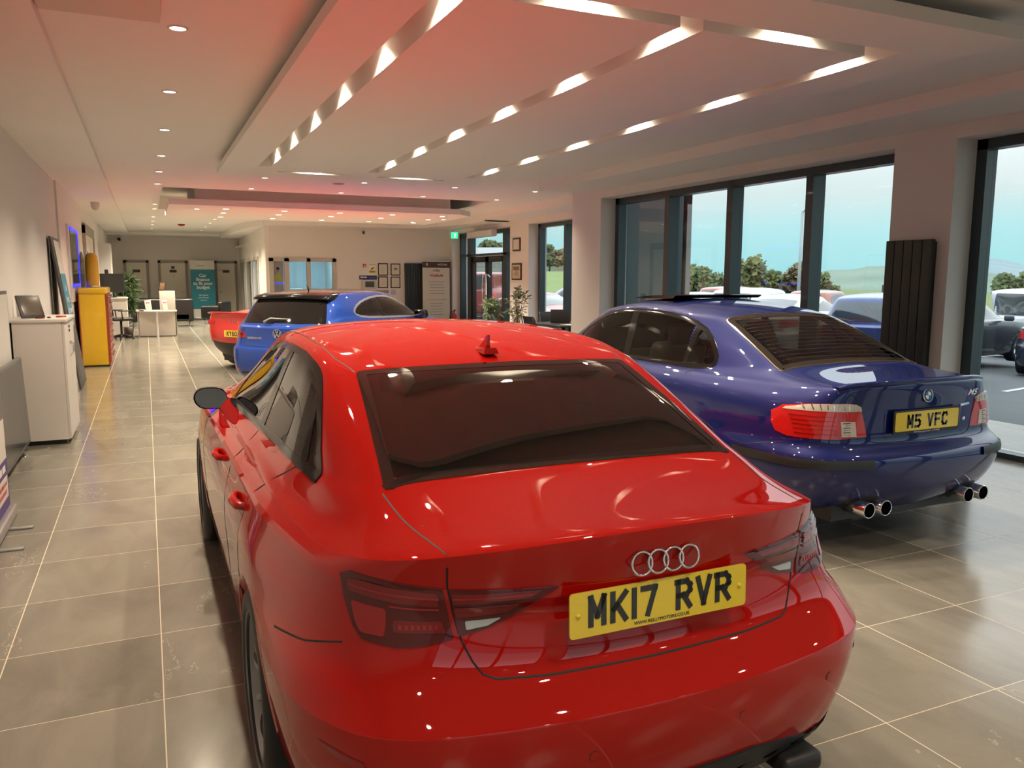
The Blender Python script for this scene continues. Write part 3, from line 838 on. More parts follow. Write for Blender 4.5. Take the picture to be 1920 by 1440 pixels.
# ---------------------------------------------------------------- interior pieces
SEATM = mat('seat_leather', (0.022, 0.020, 0.020), 0.5, noise=(8, 0.15)); DASHM = mat('dashboard_plastic', (0.03, 0.028, 0.028), 0.5)
CARPET = mat('cabin_carpet', (0.012, 0.012, 0.013), 0.9)
def interior(c, y_back, y_front, hw, zfl=0.30, seat_z=0.50, top=1.12, dash_y=None, seatm=None, wheel_side=1, belt=0.90):
    sm = seatm or SEATM; p = c.root
    f = MB(); f.box(-hw, hw, y_back - 0.45, y_front + 0.5, zfl - 0.02, zfl); f.obj('cabin_floor', CARPET, p)
    f = MB(); f.rbox((0, y_back - 0.30, belt - 0.02), (hw * 0.92, 0.30, 0.012), 0.01); f.obj('parcel_shelf', CARPET, p)
    b = empty('rear_bench', (0, 0, 0)); b.parent = p
    m = MB(); m.rbox((0, y_back + 0.30, seat_z - 0.08), (hw * 0.9, 0.30, 0.10), 0.05)
    m.rbox((0, y_back + 0.03, (seat_z + belt) / 2 + 0.02), (hw * 0.9, 0.09, (belt - seat_z) / 2 + 0.08), 0.05, rot=Matrix.Rotation(0.25, 3, 'X')); m.obj('seat', sm, b)
    for x in (-hw * 0.52, hw * 0.52):
        m = MB(); m.rbox((x, y_back - 0.04, belt + 0.10), (0.12, 0.045, 0.07), 0.04); m.obj('headrest', sm, b)
    for x in (-hw * 0.52, hw * 0.52):
        s_ = empty('front_seat', (x, y_back + 1.05, 0)); s_.parent = p
        m = MB(); m.rbox((0, 0.28, seat_z - 0.10), (0.25, 0.27, 0.09), 0.05); m.obj('seat', sm, s_)
        m = MB(); m.rbox((0, -0.03, seat_z + 0.28), (0.24, 0.07, 0.33), 0.06, rot=Matrix.Rotation(0.30, 3, 'X'))
        for k in (-1, 1): m.rbox((k * 0.21, 0.0, seat_z + 0.22), (0.045, 0.09, 0.24), 0.04, rot=Matrix.Rotation(0.30, 3, 'X'))
        m.obj('backrest', sm, s_)
        m = MB(); m.rbox((0, -0.16, top), (0.13, 0.05, 0.085), 0.045); m.tube([(-0.05, -0.13, seat_z + 0.55), (-0.05, -0.155, top)], 0.007, 6); m.tube([(0.05, -0.13, seat_z + 0.55), (0.05, -0.155, top)], 0.007, 6); m.obj('headrest', sm, s_)
    dy = dash_y or y_front - 0.25
    m = MB(); m.rbox((0, dy, belt - 0.12), (hw * 0.97, 0.20, 0.11), 0.07); m.rbox((0, dy - 0.12, 0.52), (0.12, 0.25, 0.22), 0.05); m.obj('dashboard', DASHM, p)
    st = empty('steering_wheel', (wheel_side * hw * 0.52, dy - 0.38, belt - 0.10)); st.parent = p; st.rotation_euler = (math.radians(-68), 0, 0)
    m = MB(); m.tube([(0.18 * math.cos(a), 0.18 * math.sin(a), 0) for a in [2 * math.pi * k / 28 for k in range(28)]], 0.016, 8, closed=True)
    m.obj('wheel_rim', BLK, st)
    m = MB(); m.lathe([(0.0001, 0.02), (0.05, 0.018), (0.058, 0.0), (0.05, -0.03)], 24)
    for a in (0, math.pi, -math.pi / 2): m.tube([(0.04 * math.cos(a), 0.04 * math.sin(a), 0), (0.17 * math.cos(a), 0.17 * math.sin(a), 0)], 0.014, 8)
    m.obj('wheel_hub', DASHM, st)
    m = MB(); m.rbox((0, y_front - 0.62, top + 0.13), (0.11, 0.012, 0.032), 0.012); m.obj('interior_mirror', BLK, p)
# ============================================================ red saloon (nearest)
REDP = mat('red_paint', (0.40, 0.005, 0.003), 0.6, 0.0, coat=1.0, coat_rough=0.015, spec=0.0, backface=(0.03, 0.028, 0.028))
TINT = glass('tinted_glass', (0.06, 0.05, 0.045), 2.3, 1.55)
SIDEG = glass('side_glass', (0.30, 0.31, 0.30), 1.4, 1.55)
REDLENS = mat('red_lens', (0.30, 0.006, 0.008), 0.2, spec=.2, coat=1.0, coat_rough=0.02)
DARKLENS = mat('smoked_lens', (0.085, 0.003, 0.004), 0.2, spec=.1, coat=1.0)
REDBAR = mat('red_light_bar', (0.030, 0.003, 0.004), 0.15, spec=.2, coat=1.0)
CLRLENS = mat('clear_lens', (0.42, 0.46, 0.48), 0.12, coat=0.8)
AMBER = mat('amber_spot', (0.75, 0.10, 0.01), 0.3)
ALLOY = mat('alloy_grey', (0.24, 0.245, 0.26), 0.28, 0.85)

def red_rows():
    R = []
    A = R.append
    A(ctrl_row((.13, .21), (.66, .22, .22), [(.42, .78, .21), (.8, .80, .20), (3.9, .80, .20), (4.1, .74, .21)], (.62, 4.28, .21), (4.40, .21)))
    A(ctrl_row((.09, .235), (.70, .17, .25), [(.40, .82, .25), (.9, .842, .225), (1.6, .850, .215), (3.1, .850, .215), (3.7, .84, .22), (4.08, .80, .23)], (.68, 4.27, .23), (4.43, .23)))
    A(ctrl_row((.03, .36), (.735, .135, .38), [(.36, .855, .39), (.9, .880, .36), (1.6, .872, .34), (2.6, .868, .34), (3.2, .875, .34), (3.7, .875, .34), (4.08, .83, .34)], (.70, 4.30, .34), (4.455, .34)))
    A(ctrl_row((.0, .50), (.745, .105, .52), [(.34, .87, .53), (.9, .897, .52), (1.6, .878, .50), (2.6, .876, .50), (3.2, .886, .50), (3.7, .886, .50), (4.06, .835, .50)], (.70, 4.28, .49), (4.458, .48)))
    A(ctrl_row((.0, .575), (.748, .105, .585), [(.34, .872, .59), (.9, .898, .58), (1.6, .882, .56), (2.6, .880, .56), (3.2, .889, .56), (3.7, .888, .56), (4.06, .835, .56)], (.70, 4.26, .54), (4.455, .53)))
    A(ctrl_row((.015, .592), (.742, .12, .603), [(.35, .868, .607), (.9, .898, .60), (1.6, .884, .59), (2.6, .882, .58), (3.2, .890, .58), (3.7, .888, .58), (4.06, .835, .57)], (.70, 4.26, .55), (4.452, .55)))
    A(ctrl_row((.078, .635), (.728, .165, .655), [(.37, .848, .66), (.9, .898, .65), (1.6, .888, .64), (2.6, .885, .63), (3.2, .890, .63), (3.7, .886, .63), (4.05, .83, .62)], (.69, 4.26, .60), (4.45, .60)))
    A(ctrl_row((.108, .665), (.705, .190, .69), [(.38, .815, .69), (.9, .896, .69), (1.6, .888, .69), (2.6, .886, .68), (3.2, .889, .67), (3.7, .884, .67), (4.05, .825, .65)], (.69, 4.25, .64), (4.44, .64)))
    A(ctrl_row((.118, .735), (.690, .210, .755), [(.40, .795, .76), (.9, .892, .76), (1.6, .884, .755), (2.6, .884, .75), (3.2, .884, .745), (3.7, .876, .735), (4.04, .82, .71)], (.685, 4.23, .68), (4.42, .68)))
    A(ctrl_row((.115, .80), (.680, .225, .81), [(.41, .780, .818), (.9, .868, .822), (1.6, .864, .82), (2.6, .868, .81), (3.2, .870, .80), (3.7, .870, .785), (4.02, .81, .75)], (.68, 4.20, .71), (4.40, .71)))
    A(ctrl_row((.085, .835), (.675, .235, .855), [(.42, .772, .868), (.9, .850, .876), (1.6, .854, .872), (2.6, .858, .858), (3.2, .860, .84), (3.7, .868, .82), (4.00, .80, .775)], (.67, 4.17, .735), (4.37, .735)))
    A(ctrl_row((.082, .862), (.672, .240, .878), [(.425, .764, .884), (.9, .838, .893), (1.6, .842, .888), (2.6, .848, .873), (3.2, .850, .855), (3.7, .858, .835), (4.00, .79, .79)], (.66, 4.15, .75), (4.36, .75)))
    A(ctrl_row((.060, .955), (.662, .228, .920), [(.43, .755, .893), (.9, .820, .908), (1.6, .824, .904), (2.6, .830, .889), (3.2, .832, .872), (3.7, .836, .858), (4.00, .765, .81)], (.64, 4.12, .765), (4.34, .765)))
    A(ctrl_row((.055, .992), (.652, .218, .940), [(.44, .745, .901), (.9, .806, .922), (1.6, .808, .922), (2.6, .812, .909), (3.2, .810, .892), (3.7, .808, .882), (4.00, .735, .83)], (.62, 4.08, .785), (4.30, .785)))
    A(ctrl_row((.075, 1.002), (.638, .243, .951), [(.47, .730, .915), (.9, .800, .930), (1.6, .800, .938), (2.6, .802, .930), (3.2, .790, .925), (3.6, .765, .90), (3.95, .70, .85)], (.58, 4.02, .80), (4.22, .80)))
    A(ctrl_row((.26, .998), (.620, .36, .970), [(.55, .705, .945), (.95, .765, .953), (1.6, .772, .966), (2.6, .774, .962), (3.2, .762, .945), (3.5, .74, .925), (3.8, .66, .90)], (.56, 3.85, .855), (4.0, .865)))
    A(ctrl_row((.47, 1.012), (.595, .455, 1.008), [(.62, .690, 1.000), (1.0, .742, .998), (1.6, .752, .992), (2.6, .754, .980), (3.1, .745, .966), (3.35, .72, .955), (3.55, .65, .95)], (.56, 3.6, .935), (3.66, .945)))
    A(ctrl_row((.570, 1.028), (.575, .520, 1.035), [(.66, .670, 1.026), (1.0, .730, 1.016), (1.6, .742, 1.004), (2.6, .744, .990), (3.0, .737, .980), (3.2, .715, .972), (3.35, .65, .970)], (.58, 3.38, .968), (3.44, .975)))
    A(ctrl_row((.605, 1.045), (.568, .550, 1.050), [(.69, .660, 1.045), (1.0, .721, 1.034), (1.6, .734, 1.022), (2.6, .735, 1.006), (2.95, .728, .998), (3.15, .705, .990), (3.28, .645, .985)], (.58, 3.32, .985), (3.38, .99)))
    A(ctrl_row((.86, 1.170), (.540, .82, 1.168), [(.90, .640, 1.160), (1.15, .680, 1.150), (1.6, .688, 1.140), (2.1, .686, 1.135), (2.5, .678, 1.122), (2.72, .655, 1.118), (2.84, .61, 1.12)], (.56, 2.90, 1.13), (2.97, 1.15)))
    A(ctrl_row((1.10, 1.282), (.508, 1.07, 1.272), [(1.12, .592, 1.275), (1.32, .610, 1.306), (1.65, .616, 1.326), (1.95, .610, 1.326), (2.25, .598, 1.305), (2.46, .582, 1.278), (2.58, .555, 1.262)], (.52, 2.64, 1.27), (2.68, 1.305)))
    A(ctrl_row((1.16, 1.302), (.485, 1.14, 1.290), [(1.20, .558, 1.300), (1.38, .578, 1.335), (1.68, .584, 1.355), (1.95, .580, 1.355), (2.22, .568, 1.338), (2.40, .552, 1.320), (2.50, .53, 1.308)], (.49, 2.55, 1.312), (2.59, 1.333)))
    A(ctrl_row((1.42, 1.357), (.40, 1.40, 1.346), [(1.45, .46, 1.345), (1.6, .48, 1.362), (1.8, .485, 1.372), (2.0, .485, 1.376), (2.15, .48, 1.372), (2.26, .46, 1.362), (2.34, .43, 1.352)], (.38, 2.38, 1.352), (2.41, 1.368)))
    A(ctrl_row((1.72, 1.390), (.20, 1.70, 1.386), [(1.72, .22, 1.386), (1.9, .24, 1.392), (2.0, .24, 1.394), (2.16, .22, 1.388), (2.20, .20, 1.386)], (.18, 2.22, 1.386), (2.24, 1.388)))
    A(ctrl_row((1.85, 1.396), (.0, 1.86, 1.396), [(1.88, .0, 1.397), (2.0, .0, 1.398), (2.10, .0, 1.396)], (.0, 2.11, 1.395), (2.12, 1.395)))
    out = []
    for i, r in enumerate(R):
        out.append(r)
        for k in range({4: 1, 10: 1, 11: 2, 13: 2}.get(i, 0)): out.append(r + np.array([0, 0, .0003 * (k + 1)]))
    return out

RC = Car('red_saloon_car', (1.122, 1.50, 0), 0, 'glossy red four door saloon with tinted rear window nearest the camera', red_rows(),
         (.955, 3.592, .325, .352, .322, .785), sub=(12, 8))
RC.paint = REDP
RWIN = rnd([(-.572, .528), (.572, .528), (.560, .62), (.507, 1.098), (-.507, 1.098), (-.560, .62)], [.015, .015, 0, .02, .02, 0])
RWIN = [(x, y + .05 * (1 - (x / .572) ** 2) * (1 if y < .8 else .35)) for x, y in dens(RWIN, .05)]
RC.cut('T', offset_poly(RWIN, .03), extra=lambda c: c[:, 2] > .99)
# side glazing (y, z): front door, rear door, quarter
DLO = [(.785, 1.010), (.84, 1.014), (.931, 1.018), (1.144, 1.021), (1.523, 1.013), (2.035, .996), (2.5, .980), (2.72, .975), (2.74, .985), (2.66, 1.06), (2.56, 1.12), (2.42, 1.19), (2.27, 1.248), (2.12, 1.286), (1.97, 1.302), (1.80, 1.310), (1.63, 1.312), (1.465, 1.306), (1.32, 1.290), (1.22, 1.270), (1.15, 1.246), (1.09, 1.216), (1.01, 1.168), (.935, 1.118), (.86, 1.062), (.80, 1.026)]
def smooth_closed(poly, n=4):
    out = []; L = len(poly)
    for i in range(L):
        p0, p1, p2, p3 = [Vector(poly[(i + k) % L]) for k in (-1, 0, 1, 2)]
        for k in range(n):
            t = k / n; out.append(tuple(0.5 * ((2 * p1) + (-p0 + p2) * t + (2 * p0 - 5 * p1 + 4 * p2 - p3) * t * t + (-p0 + 3 * p1 - 3 * p2 + p3) * t ** 3)))
    return out
def clip_y(poly, y0, y1):
    """part of a polygon between two Y"""
    def half(P, lim, keep_gt):
        out = []
        for i in range(len(P)):
            a, b = P[i - 1], P[i]; ia, ib = (a[0] > lim) == keep_gt, (b[0] > lim) == keep_gt
            if ia != ib:
                t = (lim - a[0]) / (b[0] - a[0]); out.append((lim, a[1] + (b[1] - a[1]) * t))
            if ib: out.append(b)
        return out
    return half(half(poly, y0, True), y1, False)
def shear_clip(poly, cuts0, cuts1, k):
    """clip between slanted lines: y + k*(z-1) in [cuts0, cuts1]"""
    P = [(y + k * (z - 1), z) for y, z in poly]; P = clip_y(P, cuts0, cuts1)
    return [(y - k * (z - 1), z) for y, z in P]
DLOs = smooth_closed(DLO, 2)
for side in ('L', 'R'):
    inner = offset_poly(dens(DLOs, .06), .011)
    panes = [('quarter_window', shear_clip(inner, 0, .890, -.88)), ('rear_door_window', shear_clip(shear_clip(inner, .932, 9, -.88), 0, 1.665, .1)), ('front_door_window', shear_clip(inner, 1.755, 9, .1))]
    for nm, pz in panes:
        RC.cut(side, pz, lim=.02)
        RC.patch(nm, side, pz, .001, SIDEG, rings=6, skirt=.001)
    RC.ribbon('window_trim', side, dens(DLOs, .04), .022, .004, GLOSSBLK, closed=True)
    RC.ribbon('window_pillar', side, [(.911 + .88 * (z - 1), z) for z in (1.025, 1.1, 1.16, 1.205)], .034, .003, GLOSSBLK)
    RC.ribbon('window_pillar', side, [(1.71 - .1 * (z - 1), z) for z in (1.01, 1.1, 1.2, 1.305)], .092, .003, GLOSSBLK)
# lid, doors
RC.split('boot_lid', 'B', [(-.50, .66), (.50, .66), (.535, .88), (.57, .975), (.0, 1.03), (-.57, .975), (-.535, .88)])
RC.arches()
out = RC.finish(REDP)
# rear window with its black edge
RC.patch('rear_window', 'T', RWIN, .001, TINT, rings=10, skirt=.002, step=.04)
FRIT = mat('glass_black_edge', (0.006, 0.005, 0.005), 0.02, coat=.8)
RC.ribbon('window_trim', 'T', offset_poly(RWIN, .014), .032, .0022, FRIT, closed=True, step=.04)
# lid line: around the deck edge, down past the lights and along the bottom
lidL = [(-.532, .98), (-.530, .93), (-.527, .88), (-.515, .82), (-.497, .75), (-.475, .70), (-.455, .672), (-.425, .66)]
lid = lidL + [(-.30, .652), (0, .648), (.30, .652)] + [(-x, z) for x, z in lidL[::-1]]
top = [(-.530, .17), (-.545, .26), (-.568, .40), (-.582, .52)]
lines = [('B', lid, False), ('T', top, False), ('T', [(-x, y) for x, y in top], False)]
for q in (-1, 1): lines.append(('T', [(q * .512, 1.10), (q * .545, 1.25), (q * .560, 1.5), (q * .563, 1.9), (q * .548, 2.3), (q * .535, 2.5)], False))
for sd in ('L', 'R'):
    lines += [(sd, [(.95, 1.02), (1.10, .95), (1.19, .87), (1.22, .75), (1.18, .62), (1.26, .45), (1.38, .30)], False),
              (sd, [(1.72, .99), (1.76, .85), (1.76, .60), (1.74, .30)], False),
              (sd, [(2.92, .95), (3.02, .80), (3.00, .50), (2.98, .30)], False),
              (sd, [(1.36, .30), (2.0, .285), (3.10, .30)], False),
              (sd, [(.30, .735), (.42, .70), (.60, .672)], False)]
RC.gaps('panel_gap', lines, mat('panel_shadow_gap', (0.01, 0.003, 0.003), 0.6), .0045)
# fuel flap on the left rear wing is on the right in this model; wing line below lights
# ---- tail lights: outer unit on the wing, inner unit on the lid
outerL = [(-.537, .875), (-.60, .882), (-.66, .889), (-.712, .893), (-.730, .880), (-.728, .83), (-.718, .775), (-.704, .752), (-.64, .742), (-.58, .745), (-.515, .758), (-.525, .82)]
innerL = [(-.523, .873), (-.40, .868), (-.275, .868), (-.31, .848), (-.38, .800), (-.43, .778), (-.502, .762), (-.514, .82)]
RL2 = mat('dim_red_lens', (0.16, 0.004, 0.005), 0.2, spec=.2, coat=1.0)
for sg in (1, -1):
    f_ = lambda P: [(x * sg, z) for x, z in P]
    tl = RC.patch('tail_light', 'B', f_(outerL), .005, DARKLENS, rings=14, skirt=.01, bulge=.003, step=.012)
    for P, m_, nm in (([(-.548, .866), (-.62, .872), (-.700, .879), (-.718, .872), (-.716, .852), (-.62, .840), (-.545, .837)], RL2, 'upper_lens'),
                      ([(-.652, .826), (-.714, .832), (-.712, .790), (-.705, .768), (-.662, .764), (-.655, .79)], REDLENS, 'corner_lens'),
                      ([(-.540, .800), (-.640, .803), (-.642, .776), (-.532, .772)], RL2, 'led_lens')):
        o_ = RC.patch(nm, 'B', rnd(f_(P), .006, 3), .0098, m_, parent=tl, rings=8, skirt=.002, step=.012)
    for ln, wd, m_ in (([(-.545, .853), (-.62, .857), (-.715, .864)], .0035, REDLENS), ([(-.545, .829), (-.62, .831), (-.645, .833)], .003, REDLENS)):
        RC.ribbon('light_bar', 'B', f_(ln), wd, .0112, m_, parent=tl, step=.012, skirt=.001)
    for k in range(7):
        x_ = -.552 - k * .0125
        RC.patch('led_cell', 'B', f_([(x_ - .0035, .782), (x_ + .0035, .782), (x_ + .0035, .793), (x_ - .0035, .793)]), .0115, REDLENS, parent=tl, rings=2, skirt=.001, step=.01)
    ti = RC.patch('boot_tail_light', 'B', f_(innerL), .005, DARKLENS, rings=14, skirt=.01, bulge=.002, step=.012)
    for P, m_, nm in (([(-.517, .864), (-.42, .862), (-.315, .864), (-.345, .848), (-.515, .842)], RL2, 'upper_lens'),
                      ([(-.512, .832), (-.365, .836), (-.395, .815), (-.508, .806)], RL2, 'middle_lens'),
                      ([(-.488, .797), (-.405, .800), (-.436, .783), (-.486, .776)], CLRLENS, 'reversing_lens')):
        RC.patch(nm, 'B', rnd(f_(P), .004, 3), .0092, m_, parent=ti, rings=8, skirt=.002, step=.012)
    RC.ribbon('light_bar', 'B', f_([(-.515, .853), (-.42, .853), (-.335, .856)]), .0035, .0105, REDLENS, parent=ti, step=.012, skirt=.001)
# ---- plate, rings, lower bumper
plate(RC.root, (0, .074, .798), -.03, 'MK17 RVR', 'WWW.REILLYMOTORS.CO.UK')
hh, nn_ = RC.cast('B', 0, .90)
em = empty('ring_badge', (0, hh.y - .012, .905)); em.parent = RC.root; em.rotation_euler = (-.12, 0, 0)
for k in range(4):
    m_ = MB(); cx_ = (k - 1.5) * .0455
    m_.tube([(cx_ + .0285 * math.cos(a), (-.0015 if k % 2 else .0), .0285 * math.sin(a)) for a in [2 * math.pi * i / 36 for i in range(36)]], .0032, 10, closed=True)
    m_.obj('ring', CHROME, em)
RC.patch('rear_diffuser', 'B', rnd([(-.70, .22), (.70, .22), (.745, .30), (.60, .27), (.46, .315), (.30, .345), (-.30, .345), (-.46, .315), (-.60, .27), (-.745, .30)], .01), .006, BLK, rings=5, step=.04)
for x in (-.50, .50):
    e = MB(); e.rbox((x, .16, .225), (.07, .09, .03), .02); e.obj('exhaust_trim', BLK, RC.root)
for x in (-.56, -.22, .22, .56):
    z_ = .485 if abs(x) > .4 else .475
    o_ = RC.patch('parking_sensor', 'B', [(x + .012 * math.cos(a), z_ + .012 * math.sin(a)) for a in [2 * math.pi * k / 16 for k in range(16)]], .0015, REDP, rings=2, step=.02)
    RC.ribbon('sensor_ring', 'B', [(x + .0125 * math.cos(a), z_ + .0125 * math.sin(a)) for a in [2 * math.pi * k / 16 for k in range(16)]], .0015, .001, BLK, parent=o_, closed=True, step=.01)
for sg in (1, -1):
    RC.patch('bumper_reflector', 'B', [(sg * .735, .50), (sg * .79, .512), (sg * .815, .535), (sg * .79, .53), (sg * .735, .515)], .004, REDLENS, rings=3, step=.02)
# ---- door handles, mirrors, aerial
for sg, pr in ((-1, 'L'), (1, 'R')):
    for y_ in (1.33, 2.12):
        h_, n_ = RC.cast(pr, y_, .822)
        hd = MB(); X = h_.x
        hd.tube([(X - sg * .01, y_ - .095, .826), (X + sg * .016, y_ - .075, .826), (X + sg * .025, y_, .826), (X + sg * .016, y_ + .075, .824), (X - sg * .01, y_ + .095, .822)], [.012, .014, .016, .014, .012], 10)
        hd.obj('door_handle', REDP, RC.root)
        RC.patch('handle_recess', pr, [(y_ + .06 * math.cos(a), .822 + .03 * math.sin(a)) for a in [2 * math.pi * k / 20 for k in range(20)]], .001, REDP, rings=3)
    mr = empty('door_mirror', (sg * .838, 2.90, .955)); mr.parent = RC.root; mr.scale = (.74, .9, .74)
    bm_ = MB()
    prof = [(.0, -.085, -.060), (.0, .06, -.068), (.0, .118, -.02), (.0, .115, .045), (.0, .06, .078), (.0, -.05, .072), (.0, -.095, .02)]
    oc = [Vector((sg * p[1], 0, p[2])) for p in prof]
    oc = [Vector(v) for v in [(a[0], 0, a[1]) for a in smooth_closed([(v.x, v.z) for v in oc], 3)]]
    vs = []; L_ = [(-.002, 1.0), (.03, 1.02), (.07, .94), (.11, .72), (.135, .35)]
    for dy_, s_ in L_: vs += [(v.x * s_ + sg * .012 * (1 - s_), dy_, v.z * s_) for v in oc]
    n_ = len(oc); fs = [(i * n_ + k, i * n_ + (k + 1) % n_, (i + 1) * n_ + (k + 1) % n_, (i + 1) * n_ + k) for i in range(len(L_) - 1) for k in range(n_)]
    fs.append([(len(L_) - 1) * n_ + k for k in range(n_)])
    bm_.add(vs, fs, True); bm_.obj('mirror_housing', GLOSSBLK, mr)
    g_ = MB(); g_.add([(v.x * .94, .004, v.z * .92 + .002) for v in oc], [list(range(n_))], False); g_ = g_.obj('mirror_glass', mat('mirror_glass', (0.22, 0.24, 0.27), 0.01, 1.0), mr); g_.rotation_euler = (-.10, 0, sg * .14); g_.location = (0, -.016, 0)
    a_ = MB(); a_.tube([(-sg * .03, .06, -.04), (-sg * .09, .06, -.085), (-sg * .14, .06, -.10)], [.03, .026, .03], 10); a_.obj('mirror_arm', BLK, mr)
h_, n_ = RC.cast('T', 0, 1.22)
an = MB(); zb = h_.z
vs = []; secs = [(-.055, .020, 0.0), (-.045, .024, .010), (-.01, .020, .016), (.06, .012, .004)]
an.add([(-.03, -.06, -.006), (.03, -.06, -.006), (.024, .09, .0), (-.024, .09, .0), (-.022, -.052, .016), (.022, -.052, .016), (.008, .07, .012), (-.008, .07, .012)], [(0, 3, 2, 1), (0, 1, 5, 4), (1, 2, 6, 5), (2, 3, 7, 6), (3, 0, 4, 7), (4, 5, 6, 7)], False)
an.add([(-.008, -.03, .014), (.008, -.03, .014), (.004, .05, .012), (-.004, .05, .012), (-.003, -.036, .062), (.003, -.036, .062), (.001, -.012, .058), (-.001, -.012, .058)], [(0, 3, 2, 1), (0, 1, 5, 4), (1, 2, 6, 5), (2, 3, 7, 6), (3, 0, 4, 7), (4, 5, 6, 7)], False)
o_ = an.obj('roof_aerial', REDP, RC.root); o_.location = (0, 1.22, zb + .004)
# ---- wheels, underbody, cabin
for y_ in (.955, 3.592):
    for sg in (-1, 1): make_wheel(RC.root, sg * .775, y_, .322, .322, .232, .225, sg, 'twin5', ALLOY)
u = MB(); u.box(-.55, .55, .35, 4.2, .17, .32); u.box(-.78, .78, 1.35, 3.2, .17, .30); u.obj('underbody', BLK, RC.root)
interior(RC, .95, 3.25, .70, belt=.93, dash_y=2.85, wheel_side=1, top=1.10)
# ============================================================ dark blue saloon by the windows
BLUEP = mat('blue_paint', (0.0015, 0.010, 0.115), 0.45, 0.15, spec=.15, coat=1.0, coat_rough=0.012, backface=(0.03, 0.028, 0.028))
CLEARG = glass('light_tinted_glass', (0.50, 0.50, 0.46), 1.3, 1.52)
REDL2 = mat('bright_red_lens', (0.55, 0.012, 0.010), 0.15, coat=1.0)
CLR2 = mat('ribbed_clear_lens', (0.62, 0.58, 0.50), 0.2, coat=0.8)
SATIN = mat('satin_black_rubber', (0.02, 0.022, 0.022), 0.42)
def blue_rows():
    R = []; A = R.append
    A(ctrl_row((.16, .24), (.62, .26, .26), [(.45, .76, .24), (.9, .78, .22), (4.1, .78, .22), (4.4, .72, .23)], (.60, 4.60, .23), (4.70, .23)))
    A(ctrl_row((.10, .30), (.66, .20, .28), [(.42, .80, .26), (1.0, .82, .24), (1.8, .835, .225), (3.3, .835, .225), (4.0, .82, .23), (4.36, .77, .24)], (.66, 4.60, .24), (4.74, .24)))
    A(ctrl_row((.045, .36), (.72, .155, .36), [(.38, .84, .35), (1.0, .865, .34), (1.8, .862, .33), (2.8, .862, .33), (3.5, .868, .33), (4.0, .86, .33), (4.36, .80, .33)], (.68, 4.62, .33), (4.77, .33)))
    A(ctrl_row((.012, .47), (.755, .11, .47), [(.35, .868, .47), (1.0, .890, .46), (1.8, .880, .45), (2.8, .880, .45), (3.5, .888, .45), (4.0, .88, .45), (4.35, .815, .45)], (.69, 4.62, .45), (4.775, .45)))
    A(ctrl_row((.0, .555), (.765, .10, .555), [(.34, .876, .555), (1.0, .898, .55), (1.8, .888, .54), (2.8, .888, .54), (3.5, .894, .54), (4.0, .885, .53), (4.34, .815, .52)], (.69, 4.60, .52), (4.77, .52)))
    A(ctrl_row((.018, .598), (.758, .118, .60), [(.35, .866, .603), (1.0, .896, .60), (1.8, .892, .59), (2.8, .892, .59), (3.5, .896, .59), (4.0, .886, .58), (4.34, .815, .57)], (.69, 4.58, .57), (4.76, .57)))
    A(ctrl_row((.075, .625), (.738, .155, .628), [(.37, .842, .632), (1.0, .892, .64), (1.8, .892, .64), (2.8, .892, .64), (3.5, .896, .64), (4.0, .885, .63), (4.33, .81, .62)], (.69, 4.56, .60), (4.75, .60)))
    A(ctrl_row((.095, .655), (.725, .170, .658), [(.38, .832, .66), (1.0, .890, .68), (1.8, .893, .68), (2.8, .893, .68), (3.5, .895, .68), (4.0, .88, .67), (4.32, .80, .65)], (.68, 4.54, .63), (4.73, .64)))
    A(ctrl_row((.095, .73), (.720, .175, .73), [(.39, .826, .735), (1.0, .882, .75), (1.8, .888, .76), (2.8, .888, .76), (3.5, .888, .75), (4.0, .865, .74), (4.31, .79, .71)], (.67, 4.52, .67), (4.72, .68)))
    A(ctrl_row((.090, .83), (.708, .185, .83), [(.41, .808, .835), (1.0, .862, .85), (1.8, .872, .85), (2.8, .874, .84), (3.5, .868, .825), (4.0, .84, .80), (4.29, .77, .76)], (.65, 4.48, .72), (4.69, .72)))
    A(ctrl_row((.080, .915), (.680, .180, .90), [(.43, .775, .892), (1.0, .835, .90), (1.8, .850, .90), (2.8, .852, .885), (3.5, .842, .868), (4.0, .81, .84), (4.26, .74, .79)], (.63, 4.42, .76), (4.65, .765)))
    A(ctrl_row((.075, .965), (.645, .165, .948), [(.44, .735, .93), (1.0, .800, .93), (1.8, .828, .925), (2.8, .828, .91), (3.5, .812, .89), (4.0, .77, .86), (4.22, .70, .81)], (.60, 4.36, .785), (4.60, .79)))
    A(ctrl_row((.075, .992), (.620, .160, .972), [(.46, .705, .952), (1.0, .775, .948), (1.8, .808, .938), (2.8, .806, .922), (3.5, .785, .905), (3.9, .74, .88), (4.16, .66, .83)], (.56, 4.28, .805), (4.50, .81)))
    A(ctrl_row((.095, .998), (.600, .185, .980), [(.50, .680, .962), (1.0, .755, .955), (1.8, .795, .945), (2.8, .792, .930), (3.4, .765, .915), (3.8, .71, .895), (4.05, .62, .86)], (.54, 4.15, .84), (4.35, .85)))
    A(ctrl_row((.35, 1.005), (.605, .42, .990), [(.65, .690, .980), (1.05, .750, .966), (1.8, .782, .955), (2.8, .778, .942), (3.3, .75, .93), (3.6, .69, .93), (3.8, .62, .93)], (.56, 3.9, .915), (4.05, .92)))
    A(ctrl_row((.60, 1.022), (.600, .585, 1.012), [(.78, .680, .998), (1.15, .745, .978), (1.8, .774, .966), (2.8, .768, .952), (3.2, .74, .945), (3.4, .69, .95), (3.5, .64, .96)], (.58, 3.56, .965), (3.66, .975)))
    A(ctrl_row((.685, 1.040), (.585, .655, 1.034), [(.84, .668, 1.012), (1.2, .738, .990), (1.8, .768, .975), (2.8, .760, .962), (3.1, .735, .958), (3.3, .68, .965), (3.4, .63, .98)], (.58, 3.46, .985), (3.56, .995)))
